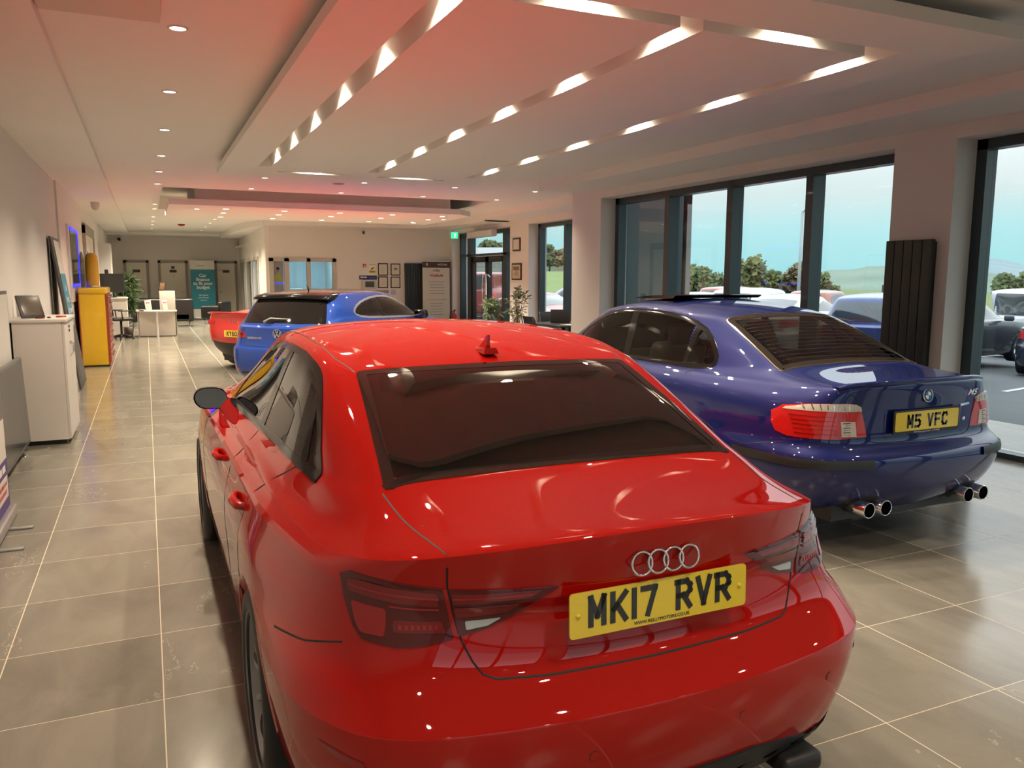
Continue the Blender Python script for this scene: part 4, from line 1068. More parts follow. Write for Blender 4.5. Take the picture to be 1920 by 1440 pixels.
    A(ctrl_row((.715, 1.056), (.578, .690, 1.052), [(.88, .655, 1.032), (1.2, .725, 1.008), (1.8, .757, .992), (2.8, .748, .980), (3.05, .722, .976), (3.22, .67, .985), (3.32, .62, 1.0)], (.58, 3.38, 1.005), (3.47, 1.015)))
    A(ctrl_row((1.02, 1.205), (.545, .99, 1.195), [(1.16, .625, 1.155), (1.45, .680, 1.14), (1.9, .700, 1.13), (2.5, .698, 1.128), (2.8, .685, 1.13), (2.98, .645, 1.14), (3.06, .60, 1.145)], (.56, 3.11, 1.15), (3.17, 1.165)))
    A(ctrl_row((1.30, 1.325), (.505, 1.27, 1.308), [(1.40, .565, 1.28), (1.6, .60, 1.30), (1.95, .622, 1.318), (2.3, .622, 1.318), (2.55, .615, 1.31), (2.72, .59, 1.295), (2.82, .56, 1.28)], (.53, 2.88, 1.285), (2.92, 1.31)))
    A(ctrl_row((1.36, 1.345), (.485, 1.34, 1.325), [(1.46, .54, 1.318), (1.65, .57, 1.338), (1.95, .59, 1.355), (2.3, .59, 1.358), (2.5, .58, 1.35), (2.66, .56, 1.335), (2.76, .54, 1.322)], (.50, 2.80, 1.325), (2.84, 1.345)))
    A(ctrl_row((1.60, 1.392), (.40, 1.58, 1.376), [(1.66, .45, 1.372), (1.8, .47, 1.382), (2.0, .48, 1.392), (2.3, .48, 1.395), (2.4, .47, 1.39), (2.5, .45, 1.382), (2.6, .43, 1.372)], (.38, 2.64, 1.372), (2.66, 1.39)))
    A(ctrl_row((1.85, 1.414), (.20, 1.83, 1.410), [(1.86, .22, 1.410), (2.0, .24, 1.414), (2.2, .24, 1.416), (2.38, .22, 1.412), (2.44, .20, 1.408)], (.18, 2.46, 1.408), (2.48, 1.412)))
    A(ctrl_row((1.95, 1.418), (.0, 1.96, 1.418), [(1.98, .0, 1.419), (2.2, .0, 1.420), (2.35, .0, 1.417)], (.0, 2.36, 1.417), (2.38, 1.417)))
    return R
BC = Car('blue_saloon_car', (4.105, 3.13, 0), 0, 'dark blue four door saloon with four exhaust tips beside the tall windows', blue_rows(),
         (1.09, 3.92, .33, .355, .325, .775), sub=(12, 7))
BC.paint = BLUEP
BWIN = [(-.585, .635), (-.3, .675), (0, .69), (.3, .675), (.585, .635), (.545, .95), (.505, 1.295), (.25, 1.325), (0, 1.335), (-.25, 1.325), (-.505, 1.295), (-.545, .95)]
BWIN = rnd(BWIN, [.03, 0, 0, 0, .03, 0, .06, 0, 0, 0, .06, 0])
BC.cut('T', offset_poly(dens(BWIN, .05), .028), extra=lambda c: c[:, 2] > 1.0)
BD = [(1.13, 1.022), (1.26, .992), (1.8, .988), (2.4, .982), (3.14, .962), (3.18, .985), (2.90, 1.175), (2.62, 1.285), (2.3, 1.325), (1.95, 1.325), (1.62, 1.298), (1.36, 1.225), (1.19, 1.11)]
for side in ('L', 'R'):
    inner = offset_poly(dens(smooth_closed(BD, 2), .05), .012)
    for nm, pz in (('quarter_window', shear_clip(inner, 0, 1.395, -.10)), ('rear_door_window', shear_clip(inner, 1.425, 2.10, -.22)), ('front_door_window', shear_clip(inner, 2.18, 3.4, -.22))):
        BC.cut(side, pz, lim=.02); BC.patch(nm, side, pz, .001, CLEARG, rings=5, skirt=.001)
    BC.ribbon('window_trim', side, dens(smooth_closed(BD, 2), .05), .028, .004, GLOSSBLK, closed=True)
    BC.ribbon('window_pillar', side, [(1.41 + .10 * (z - 1), z) for z in (.99, 1.1, 1.2, 1.25)], .045, .003, GLOSSBLK)
    BC.ribbon('window_pillar', side, [(2.14 + .22 * (z - 1), z) for z in (.98, 1.1, 1.2, 1.32)], .085, .003, GLOSSBLK)
BC.split('boot_lid', 'B', [(-.38, .655), (.38, .655), (.43, .70), (.485, .88), (.58, .975), (.0, 1.03), (-.58, .975), (-.485, .88), (-.43, .70)])
BC.arches()
BC.cut('T', [(-.40, 2.05), (.40, 2.05), (.40, 2.50), (-.40, 2.50)], extra=lambda c: c[:, 2] > 1.3)
BC.finish(BLUEP)
# windscreen opening is glazed too: cut above was the sun roof; rear window follows
BC.patch('rear_window', 'T', BWIN, .001, glass('heated_rear_glass', (0.26, 0.21, 0.17), 1.5, 1.55), rings=10, skirt=.002, step=.04)
BC.ribbon('window_trim', 'T', offset_poly(dens(BWIN, .05), .024), .05, .0025, mat('brown_black_edge', (0.02, 0.016, 0.012), 0.08, coat=0.8), closed=True, step=.04)
BC.ribbon('chrome_trim', 'T', dens(BWIN, .05), .007, .004, mat('bronze_trim', (0.25, 0.21, 0.16), 0.25, 0.9), closed=True, step=.04)
# heating wires on the rear glass
hw_ = MB()
for k in range(13):
    y_ = .74 + k * .042; pts = []
    for j in range(9):
        x_ = -.50 + j * .125; x_ *= (1 - .12 * k / 13); h_, n_ = BC.cast('T', x_, y_ + .03 * (1 - (x_ / .5) ** 2)); pts.append(h_ + n_ * .0025)
    hw_.tube(pts, .0011, 4)
hw_.obj('heating_wires', mat('heater_wire', (0.12, 0.04, 0.02), 0.5), BC.root)
# tilted open sun roof panel
sr = MB(); sr.add([(x, y, z) for x in (-.42, .42) for y, z in ((2.52, 1.415), (2.02, 1.425), (1.98, 1.448), (2.02, 1.454), (2.40, 1.436), (2.53, 1.420))], [(0, 1, 2, 3, 4, 5), (11, 10, 9, 8, 7, 6)] + [(k, (k + 1) % 6, (k + 1) % 6 + 6, k + 6) for k in range(6)]); sr.obj('sunroof_panel', GLOSSBLK, BC.root)
BC.ribbon('sunroof_seal', 'T', rnd([(-.41, 2.04), (.41, 2.04), (.41, 2.51), (-.41, 2.51)], .04), .03, .004, BLK, closed=True)
# boot edge strip (lip) and lines
lip = MB(); pts = []
vs = []
for k in range(25):
    x_ = -.60 + k * .05; h_, n_ = BC.cast('T', x_, .112 + .10 * (abs(x_) / .6) ** 2.6); t_ = .004 + .016 * (1 - (abs(x_) / .61) ** 6)
    for dy_, dz_ in ((.07, .0), (.0, t_ * .8), (-.035, t_ * 1.1), (-.043, t_ * .5), (-.03, -.012)): vs.append((h_.x, h_.y + dy_, h_.z + dz_))
lip.add(vs, [(i * 5 + j, i * 5 + j + 1, (i + 1) * 5 + j + 1, (i + 1) * 5 + j) for i in range(24) for j in range(4)], True)
lip.obj('boot_spoiler', BLUEP, BC.root)
lidL = [(-.59, .975), (-.525, .93), (-.490, .885), (-.470, .80), (-.435, .70), (-.405, .664), (-.36, .655)]
lid = lidL + [(0, .648)] + [(-x, z) for x, z in lidL[::-1]]
top = [(-.59, .20), (-.595, .35), (-.600, .52), (-.592, .62)]
lines = [('B', lid, False), ('T', top, False), ('T', [(-x, y) for x, y in top], False)]
for sd in ('L', 'R'):
    lines += [(sd, [(1.28, .985), (1.40, .90), (1.50, .76), (1.48, .60), (1.42, .45), (1.46, .32)], False), (sd, [(2.20, .98), (2.24, .80), (2.24, .30)], False), (sd, [(3.25, .95), (3.32, .75), (3.30, .30)], False), (sd, [(1.46, .32), (2.3, .305), (3.3, .31)], False),
              (sd, [(.36, .655), (.6, .60), (.74, .565)], False)]
BC.gaps('panel_gap', lines, mat('blue_shadow_gap', (0.003, 0.004, 0.02), 0.6), .006)
for sd in ('L', 'R'): BC.ribbon('side_crease', sd, [(.45, .80), (1.2, .815), (2.2, .815), (3.2, .80), (4.2, .74)], .008, .0015, BLUEP)
# lights
OL = [(-.432, .694), (-.452, .78), (-.478, .855), (-.505, .882), (-.56, .888), (-.66, .885), (-.72, .878), (-.778, .858), (-.808, .82), (-.820, .76), (-.820, .710), (-.80, .690), (-.62, .686)]
for sg in (1, -1):
    O = [(x * sg, z) for x, z in OL]
    tl = BC.patch('tail_light', 'B', O, .006, REDL2, rings=8, skirt=.01, bulge=.006, step=.02)
    up = [(-.475, .842), (-.482, .868), (-.508, .881), (-.56, .886), (-.66, .882), (-.716, .874), (-.775, .850), (-.785, .838), (-.66, .842)]
    BC.patch('clear_lens', 'B', [(x * sg, z) for x, z in up], .013, CLR2, parent=tl, rings=3, step=.02)
    BC.patch('reversing_lens', 'B', [(x * sg, z) for x, z in ((-.505, .700), (-.515, .785), (-.60, .787), (-.595, .700))], .0145, CLR2, parent=tl, rings=3, step=.02, skirt=.002)
    for k in range(10):
        x0 = -.50 - k * .026
        BC.ribbon('lens_rib', 'B', [(x0 * sg, .848), (x0 * sg, .877)], .004, .0145, CHROME, parent=tl, step=.02)
    for k in range(6):
        z0 = .712 + k * .013
        BC.ribbon('lens_rib', 'B', [(-.545 * sg, z0), (-.588 * sg, z0)], .004, .0155, BLK if k % 2 else CHROME, parent=tl, step=.02)
    for k in range(5):
        z0 = .715 + k * .024
        BC.ribbon('lens_rib', 'B', [(-.62 * sg, z0), (-.70 * sg, z0), (-.78 * sg, z0 + .002)], .003, .0125, REDLENS, parent=tl, step=.02)
pl_ = plate(BC.root, (0, .070, .770), 0, 'M5 VFC', None, surround=.018, screws=False, fsize=.013)
text_obj('dealer_text', 'BMW Motorsport GmbH   JC POWER', .0135, mat('foot_text', (.6, .62, .62), .4), pl_, frame_on((0, .001, -.066), (1, 0, 0), (0, 0, 1)))
# recess around the plate
BC.ribbon('plate_recess', 'B', rnd([(-.30, .675), (.30, .675), (.305, .84), (-.305, .84)], .03), .012, .003, BLUEP, closed=True)
BC.ribbon('chrome_strip', 'B', [(.31, .832), (.40, .836)], .010, .008, CHROME)
h_, n_ = BC.cast('B', .365, .745)
m_ = MB(); m_.lathe([(.0001, -.004), (.010, -.004), (.013, 0)], 16, 'y', (.365, h_.y, .745)); m_.obj('lock', CHROME, BC.root)
# roundel
h_, n_ = BC.cast('B', 0, .912)
rd = empty('round_badge', (0, h_.y - .002, .912)); rd.parent = BC.root; rd.rotation_euler = (-.12, 0, 0)
m_ = MB(); m_.lathe([(.0405, .003), (.041, -.004), (.038, -.006), (.036, -.004), (.036, .002)], 32, 'y'); m_.obj('badge_rim', CHROME, rd)
m_ = MB(); m_.lathe([(.0001, -.003), (.037, -.003)], 32, 'y'); m_.obj('badge_ring', GLOSSBLK, rd)
for k, (a0, mm) in enumerate(((0, mat('badge_white', (.8, .82, .84), .3)), (90, mat('badge_blue', (.03, .16, .5), .3)), (180, mat('badge_white')), (270, mat('badge_blue')))):
    m_ = MB(); ps = [(0, 0)] + [(.023 * math.cos(math.radians(a0 + 9 * i)), .023 * math.sin(math.radians(a0 + 9 * i))) for i in range(11)]
    m_.prism(ps, -.0045, -.003, 'y'); m_.obj('badge_quarter', mm, rd)
# model lettering
h_, n_ = BC.cast('B', .46, .905)
Mx = frame_on((.425, h_.y - .010, .903), (1, .06, .0), (0, -.15, 1))
text_obj('model_letters', 'M5', .052, CHROME, BC.root, Mx, depth=.002, bold=.001, sx=1.25, shear=.25)
for k, c_ in enumerate(((.05, .25, .7), (.02, .03, .25), (.7, .02, .03))):
    h_, n_ = BC.cast('B', .395 + k * .012, .903)
    m_ = MB(); x_ = .352 + k * .011; m_.prism([(x_, .885), (x_ + .009, .885), (x_ + .019, .921), (x_ + .010, .921)], h_.y - .006, h_.y, 'y'); m_.obj('colour_bar', mat('m_bar_%d' % k, c_, .3), BC.root)
# bumper strips, exhausts
for sg in (1, -1):
    pr = 'L' if sg < 0 else 'R'
    BC.ribbon('bumper_strip', 'B', [(sg * x, z) for x, z in ((.45, .553), (.55, .553), (.65, .554), (.74, .555), (.80, .556))], .046, .012, SATIN, skirt=.01, step=.025)
    BC.ribbon('bumper_strip', pr, [(.14, .556), (.22, .556), (.3, .556), (.5, .556), (.70, .553)], .046, .012, SATIN, skirt=.01, step=.025)
for x in (-.475, -.345, .345, .475):
    e = MB(); e.lathe([(.040, -.005), (.0425, -.008), (.045, -.005), (.045, .22), (.040, .22), (.036, .05), (.0001, .05)], 28, 'y', (x, .03, .292)); o_ = e.obj('exhaust_tip', [CHROME, BLK], BC.root)
    for p_ in o_.data.polygons:
        c_ = p_.center
        if math.hypot(c_.x - x, c_.z - .292) < .0405 and c_.y > .03: p_.material_index = 1
for sg in (1, -1):
    BC.patch('exhaust_cutout', 'B', [(sg * x, z) for x, z in rnd([(.27, .245), (.30, .335), (.36, .352), (.48, .352), (.54, .335), (.57, .25)], .03)], .002, BLK, rings=4, skirt=.002)
u = MB(); u.box(-.6, .6, .18, 4.5, .20, .36); u.box(-.78, .78, 1.5, 3.5, .19, .32); u.obj('underbody', BLK, BC.root)
for sg, pr in ((-1, 'L'), (1, 'R')):
    for y_ in (1.70, 2.50):
        h_, n_ = BC.cast(pr, y_, .835)
        m_ = MB(); m_.rbox((h_.x + sg * .014, y_, .838), (.016, .085, .018), .012); m_.obj('door_handle', BLUEP, BC.root)
        BC.patch('handle_recess', pr, [(y_ + .07 * math.cos(a), .828 + .03 * math.sin(a)) for a in [2 * math.pi * k / 20 for k in range(20)]], .001, mat('blue_shadow_gap'), rings=3)
    mr = empty('door_mirror', (sg * .90, 3.02, 1.0)); mr.parent = BC.root
    m_ = MB(); m_.rbox((0, 0, 0), (.11, .05, .065), .045); m_.obj('mirror_housing', BLUEP, mr)
    m_ = MB(); m_.rbox((0, -.05, 0), (.095, .004, .052), .004); m_.obj('mirror_glass', mat('mirror_glass'), mr)
    m_ = MB(); m_.tube([(-sg * .05, .0, -.04), (-sg * .14, .0, -.06)], .025, 8); m_.obj('mirror_arm', BLK, mr)
for y_ in (1.09, 3.92):
    for sg in (-1, 1): make_wheel(BC.root, sg * .765, y_, .325, .325, .24, .245, sg, 'ten', ALLOY)
interior(BC, 1.05, 3.45, .71, belt=.95, dash_y=3.0, seatm=mat('grey_seat_leather', (0.06, 0.052, 0.045), 0.5), top=1.15)
m_ = MB(); m_.rbox((.22, .90, .985), (.14, .10, .004), .003); m_.obj('paper_sheet', mat('paper', (.75, .72, .62), .7), BC.root)
# ============================================================ hatchback type bodies (two more in the room, the rest outside)
def hatch_rows(L=4.2, hw=.90, H=1.42, gc=.20, zb=.62, zl=.88, zg=.97, yg=.14, yr=.50, bel=(1.0, .92), rail=.60, top_hw=.50, ws=(2.95, 2.25), hood=(.98, .78), bow=.05, zk=.02, arch=.0):
    """hatch: bumper top zb, waist zl, rear glass from (yg,zg) up to the roof edge yr; ws = windscreen base and top Y"""
    R = []; A = R.append
    yb, yt = ws; k = hw; m = L / 4.25
    def S(xs, z0, z1, z2, ys=(.36, .85, 1.5, 2.5, 3.3, 3.7, 4.02)):
        ys = [y * m for y in ys]
        return [(y, x, z0 + (z1 - z0) * min(1, i / 3) if i < 3 else z1 + (z2 - z1) * (i - 3) / 3) for i, (y, x) in enumerate(zip(ys, xs))]
    A(ctrl_row((.14, gc), (k * .74, .22, gc + .01), S((k * .86, k * .88, k * .9, k * .9, k * .88, k * .86, k * .8), gc, gc, gc), (k * .68, L - .16, gc), (L - .06, gc)))
    A(ctrl_row((.05, gc + .03), (k * .80, .14, gc + .04), S((k * .94, k * .96, k * .965, k * .965, k * .96, k * .95, k * .89), gc + .04, gc + .03, gc + .04), (k * .74, L - .14, gc + .04), (L - .03, gc + .05)))
    A(ctrl_row((.01, (gc + zb) / 2), (k * .83, .10, (gc + zb) / 2), S((k * .965, k * 1.0, k * .98, k * .98, k * .995, k * .985, k * .92), .42, .42, .42), (k * .76, L - .13, .42), (L, .42)))
    A(ctrl_row((.0, zb - .03), (k * .83, .10, zb - .02), S((k * .97, k * 1.0, k * .985, k * .985, k * .998, k * .985, k * .92), zb - .02, zb - .02, zb - .04), (k * .76, L - .14, zb - .06), (L, zb - .08)))
    A(ctrl_row((.012, zb), (k * .825, .11, zb + .01), S((k * .965, k * 1.0, k * .985, k * .985, k * .998, k * .983, k * .915), zb + .01, zb + .01, zb - .01), (k * .76, L - .15, zb - .03), (L - .005, zb - .05)))
    A(ctrl_row((bow * .9, zb + .03), (k * .80, .15, zb + .04), S((k * .94, k * .995, k * .985, k * .985, k * .995, k * .98, k * .91), zb + .04, zb + .05, zb + .03), (k * .755, L - .16, zb + .01), (L - .01, zb)))
    A(ctrl_row((bow * 1.2, (zb + zl) / 2 + .01), (k * .785, .17, (zb + zl) / 2 + .02), S((k * .92, k * .985, k * .98, k * .98, k * .985, k * .965, k * .90), (zb + zl) / 2 + .02, (zb + zl) / 2 + .03, (zb + zl) / 2), (k * .74, L - .19, zb + .07), (L - .04, zb + .05)))
    A(ctrl_row((bow * .9, zl - .02), (k * .765, .18, zl - .01), S((k * .89, k * .965, k * .965, k * .965, k * .965, k * .94, k * .87), zl, zl, zl - .08), (k * .72, L - .24, zl - .15), (L - .09, zl - .16)))
    A(ctrl_row((bow * .8, zl + .01), (k * .75, .185, zl + .02), S((k * .87, k * .945, k * .945, k * .945, k * .94, k * .915, k * .84), zl + .03, zl + .03, zl - .05), (k * .69, L - .28, zl - .12), (L - .14, zl - .125)))
    A(ctrl_row((yg - .015, zg - .03), (k * .72, yg + .10, zg - .02), S((k * .835, k * .91, k * .915, k * .915, k * .90, k * .86, k * .78), bel[0] - .035, bel[0] - .04, hood[1] + .06, ys=(.40, .85, 1.5, 2.5, 3.15, 3.5, 3.85)), (k * .62, L - .5, hood[1]), (L - .35, hood[1] + .005)))
    A(ctrl_row((yg, zg), (k * .705, yg + .11, zg + .01), S((k * .82, k * .885, k * .89, k * .89, k * .86, k * .80, k * .72), bel[0], bel[0] - .01, bel[1] + .0, ys=(.42, .85, 1.5, 2.4, 2.9, 3.15, 3.4)), (k * .60, yb + .35, hood[0] - .04), (yb + .42, hood[0] - .02)))
    A(ctrl_row((yg + .02, zg + .03), (k * .695, yg + .13, zg + .04), S((k * .80, k * .865, k * .87, k * .87, k * .84, k * .78, k * .70), bel[0] + .02, bel[0] + .01, bel[1] + .02, ys=(.45, .85, 1.5, 2.3, 2.7, 2.9, 3.05)), (k * .60, yb + .02, hood[0]), (yb + .10, hood[0] + .01)))
    zm = (zg + H) / 2; ym = (yg + yr) / 2
    ysm = [ym + .16, ym + .35, 1.4 * m, 2.0 * m, (yb + yt) / 2 - .35, (yb + yt) / 2 - .15, (yb + yt) / 2 - .05]
    A(ctrl_row((ym - .01, zm - .03), (k * .66, ym + .08, zm - .03), [(y, x, z) for y, x, z in zip(ysm, (k * .74, k * .79, k * .80, k * .80, k * .78, k * .73, k * .68), (bel[0] + .13,) * 7)], (k * .62, (yb + yt) / 2 + .05, zm - .03), ((yb + yt) / 2 + .12, zm - .01)))
    ysr = [yr + .10, yr + .28, 1.4 * m, 1.75 * m, yt - .28, yt - .12, yt - .02]
    zr0 = H - .09
    A(ctrl_row((yr - .01, zr0), (top_hw * 1.08, yr + .04, zr0 - .02), [(y, x, z) for y, x, z in zip(ysr, (rail * .96, rail * 1.02, rail * 1.05, rail * 1.05, rail * 1.02, rail * .97, rail * .93), (zr0 - .03, zr0 - .01, zr0, zr0, zr0 - .02, zr0 - .04, zr0 - .05))], (top_hw * 1.05, yt + .06, zr0 - .04), (yt + .10, zr0 - .01)))
    A(ctrl_row((yr + .05, H - .06), (top_hw, yr + .09, H - .075), [(y, x, z) for y, x, z in zip([y + .02 for y in ysr], (rail * .9, rail * .95, rail * .97, rail * .97, rail * .95, rail * .92, rail * .89), (H - .07, H - .055, H - .045, H - .045, H - .06, H - .075, H - .08))], (top_hw, yt + .0, H - .075), (yt + .03, H - .05)))
    A(ctrl_row((yr + .35, H - .018), (top_hw * .75, yr + .36, H - .03), [(y, top_hw * .85, z) for y, z in zip([yr + .4, yr + .55, 1.4 * m, 1.7 * m, yt - .4, yt - .25, yt - .18], (H - .03, H - .024, H - .02, H - .02, H - .026, H - .034, H - .038))], (top_hw * .72, yt - .14, H - .036), (yt - .12, H - .02)))
    A(ctrl_row((yr + .62, H - .003), (top_hw * .35, yr + .62, H - .006), [(y, top_hw * .4, H - .004) for y in (yr + .64, yr + .7, 1.35 * m, 1.5 * m, yt - .55, yt - .45, yt - .40)], (top_hw * .33, yt - .38, H - .01), (yt - .36, H - .006)))
    A(ctrl_row((yr + .72, H), (0, yr + .73, H), [(yr + .75, 0, H), (1.4 * m, 0, H), (yt - .5, 0, H - .002)], (0, yt - .49, H - .003), (yt - .48, H - .003)))
    return R

SCIP = mat('mid_blue_paint', (0.012, 0.060, 0.36), 0.45, 0.1, spec=.1, coat=1.0, coat_rough=0.015, backface=(0.03, 0.028, 0.028))
HC = Car('blue_coupe_car', (1.50, 10.85, 0), math.radians(-41.7), 'bright blue two door coupe with black roof behind the nearest red saloon',
         hatch_rows(L=4.256, hw=.905, H=1.404, gc=.22, zb=.62, zl=.90, zg=.945, yg=.10, yr=.42, bel=(1.03, .93), rail=.585, top_hw=.50, ws=(3.10, 2.30), hood=(.96, .76)),
         (.84, 3.42, .33, .355, .325, .785), sub=(10, 6))
HC.paint = SCIP
HW = rnd([(-.60, .965), (.60, .965), (.50, 1.275), (-.50, 1.275)], [.05, .05, .05, .05])
HC.cut('B', offset_poly(dens(HW, .05), .03))
HD = [(.80, 1.065), (1.1, 1.015), (2.0, .985), (2.86, .965), (2.92, .985), (2.62, 1.145), (2.3, 1.248), (1.9, 1.292), (1.5, 1.285), (1.1, 1.225), (.83, 1.14)]
for side in ('L', 'R'):
    inn = offset_poly(dens(smooth_closed(HD, 2), .05), .02)
    for nm, pz in (('rear_side_window', shear_clip(inn, 0, 1.52, -.2)), ('door_window', shear_clip(inn, 1.56, 3.4, -.2))):
        HC.cut(side, pz, lim=.02); HC.patch(nm, side, pz, .001, SIDEG if 'rear' in nm else CLEARG, rings=5, skirt=.001)
    HC.ribbon('window_trim', side, dens(smooth_closed(HD, 2), .05), .024, .004, mat('silver_trim', (.45, .46, .47), .3, .7), closed=True)
    HC.ribbon('window_pillar', side, [(1.54 + .2 * (z - 1), z) for z in (1.0, 1.1, 1.2, 1.26)], .05, .003, GLOSSBLK)
HC.arches()
rr0 = 0
def sci_mat(rr, cc, c):
    return np.where((c[:, 2] > 1.315) & (np.abs(c[:, 0]) < .52 + .0 * c[:, 0]) & (c[:, 1] < 2.35), 1, 0) | np.where((c[:, 1] < .75) & (c[:, 2] > .96) & (np.abs(c[:, 0]) < .62 - .25 * (c[:, 2] - .96)), 1, 0)
HC.finish(SCIP, sci_mat, [GLOSSBLK])
HC.patch('rear_window', 'B', HW, .002, mat('black_rear_glass', (.004, .004, .004), .03, coat=1.0), rings=7)
sp = MB(); vs = []
for k in range(17):
    x_ = -.585 + k * 1.17 / 16; q_ = (abs(x_) / .585)
    for dy_, z_ in ((.22, 1.352), (.02, 1.345 - .022 * q_ ** 2), (-.06, 1.318 - .03 * q_ ** 2), (-.055, 1.285 - .02 * q_ ** 2), (.06, 1.262)): vs.append((x_, .39 + dy_ + .07 * q_ ** 2.5, z_))
sp.add(vs, [(i * 5 + j, i * 5 + j + 1, (i + 1) * 5 + j + 1, (i + 1) * 5 + j) for i in range(16) for j in range(4)] + [tuple(range(5)), tuple(16 * 5 + j for j in range(5))], True)
sp.obj('roof_spoiler', GLOSSBLK, HC.root)
HC.gaps('panel_gap', [('B', [(-.66, .93), (-.60, .88), (-.56, .74), (-.52, .66), (0, .645), (.52, .66), (.56, .74), (.60, .88), (.66, .93)], False), ('R', [(1.52, 1.0), (1.50, .75), (1.56, .45), (1.62, .30)], False), ('R', [(2.95, .96), (2.98, .6), (2.95, .30)], False), ('L', [(1.52, 1.0), (1.50, .75), (1.56, .45), (1.62, .30)], False)], mat('blue_shadow_gap'))
for sg in (1, -1):
    O = [(sg * x, z) for x, z in rnd([(-.50, .775), (-.56, .83), (-.70, .895), (-.80, .905), (-.855, .86), (-.862, .79), (-.82, .762), (-.62, .760)], .02)]
    tl = HC.patch('tail_light', 'B', O, .006, REDL2 if False else REDLENS, rings=6, skirt=.01, bulge=.004)
    HC.ribbon('light_bar', 'B', [(sg * -.58, .80), (sg * -.70, .84), (sg * -.80, .86)], .018, .011, REDBAR, parent=tl)
    HC.patch('bumper_reflector', 'B', [(sg * -.62, .33), (sg * -.80, .345), (sg * -.80, .37), (sg * -.62, .355)], .004, REDLENS, rings=2)
HC.patch('lower_valance', 'B', rnd([(-.66, .225), (.66, .225), (.60, .31), (-.60, .31)], .03), .004, BLK, rings=3)
h_, n_ = HC.cast('B', 0, .825)
rb = empty('round_badge', (0, h_.y - .002, .83)); rb.parent = HC.root
m_ = MB(); m_.lathe([(.064, .004), (.066, -.005), (.060, -.008), (.058, -.004)], 32, 'y'); m_.obj('badge_rim', CHROME, rb)
m_ = MB(); m_.lathe([(.0001, -.003), (.058, -.003)], 32, 'y'); m_.obj('badge_face', mat('badge_dark_blue', (.01, .03, .12), .2), rb)
m_ = MB()
for a_, b_ in (((-.020, .050), (0, .006)), ((.020, .050), (0, .006)), ((-.050, .022), (-.024, -.045)), ((-.024, -.045), (0, .0)), ((.050, .022), (.024, -.045)), ((.024, -.045), (0, .0))):
    A_, B_ = Vector(a_), Vector(b_); d_ = (B_ - A_).normalized(); q_ = Vector((-d_.y, d_.x)) * .0055
    m_.prism([tuple(A_ + q_), tuple(A_ - q_), tuple(B_ - q_), tuple(B_ + q_)], -.007, -.003, 'y')
m_.obj('badge_letters', CHROME, rb)
h_, n_ = HC.cast('B', -.33, .765)
text_obj('model_letters', 'SCIROCCO', .036, CHROME, HC.root, frame_on((-.36, h_.y - .006, .765), (1, -.05, 0), (0, -.02, 1)), depth=.002, bold=.0008, sx=1.25)
h_, n_ = HC.cast('B', 0, 1.02)
wp = MB(); wp.tube([(-.02, .12, .965), (-.02, .09, .985), (.05, .14, 1.03), (.34, .16, 1.02)], [.018, .016, .010, .006], 8); wp.obj('rear_wiper', mat('wiper_grey', (.35, .35, .35), .3), HC.root).location = (-.18, -.03, 0)
h_, n_ = HC.cast('T', 0, .86)
ae = MB(); ae.tube([(0, .86, h_.z - .01), (0, .84, h_.z + .04), (0, .80, h_.z + .075)], [.012, .006, .003], 8); ae.obj('roof_aerial', BLK, HC.root)
for sg in (-1, 1):
    mr = empty('door_mirror', (sg * .93, 2.62, 1.0)); mr.parent = HC.root
    m_ = MB(); m_.rbox((0, 0, 0), (.115, .055, .07), .05); m_.obj('mirror_housing', GLOSSBLK, mr)
    m_ = MB(); m_.rbox((0, -.054, 0), (.095, .004, .052), .004); m_.obj('mirror_glass', mat('mirror_glass'), mr)
    m_ = MB(); m_.tube([(-sg * .06, .0, -.04), (-sg * .16, .0, -.055)], .025, 8); m_.obj('mirror_arm', BLK, mr)
for y_ in (.84, 3.42):
    for sg in (-1, 1): make_wheel(HC.root, sg * .785, y_, .325, .325, .24, .235, sg, 'five', ALLOY)
u = MB(); u.box(-.6, .6, .2, 4.0, .19, .34); u.box(-.78, .78, 1.25, 3.0, .18, .3); u.obj('underbody', BLK, HC.root)
interior(HC, .95, 3.0, .68, belt=.97, dash_y=2.72, seatm=mat('dark_cloth_seat', (.03, .03, .032), .8), top=1.16)

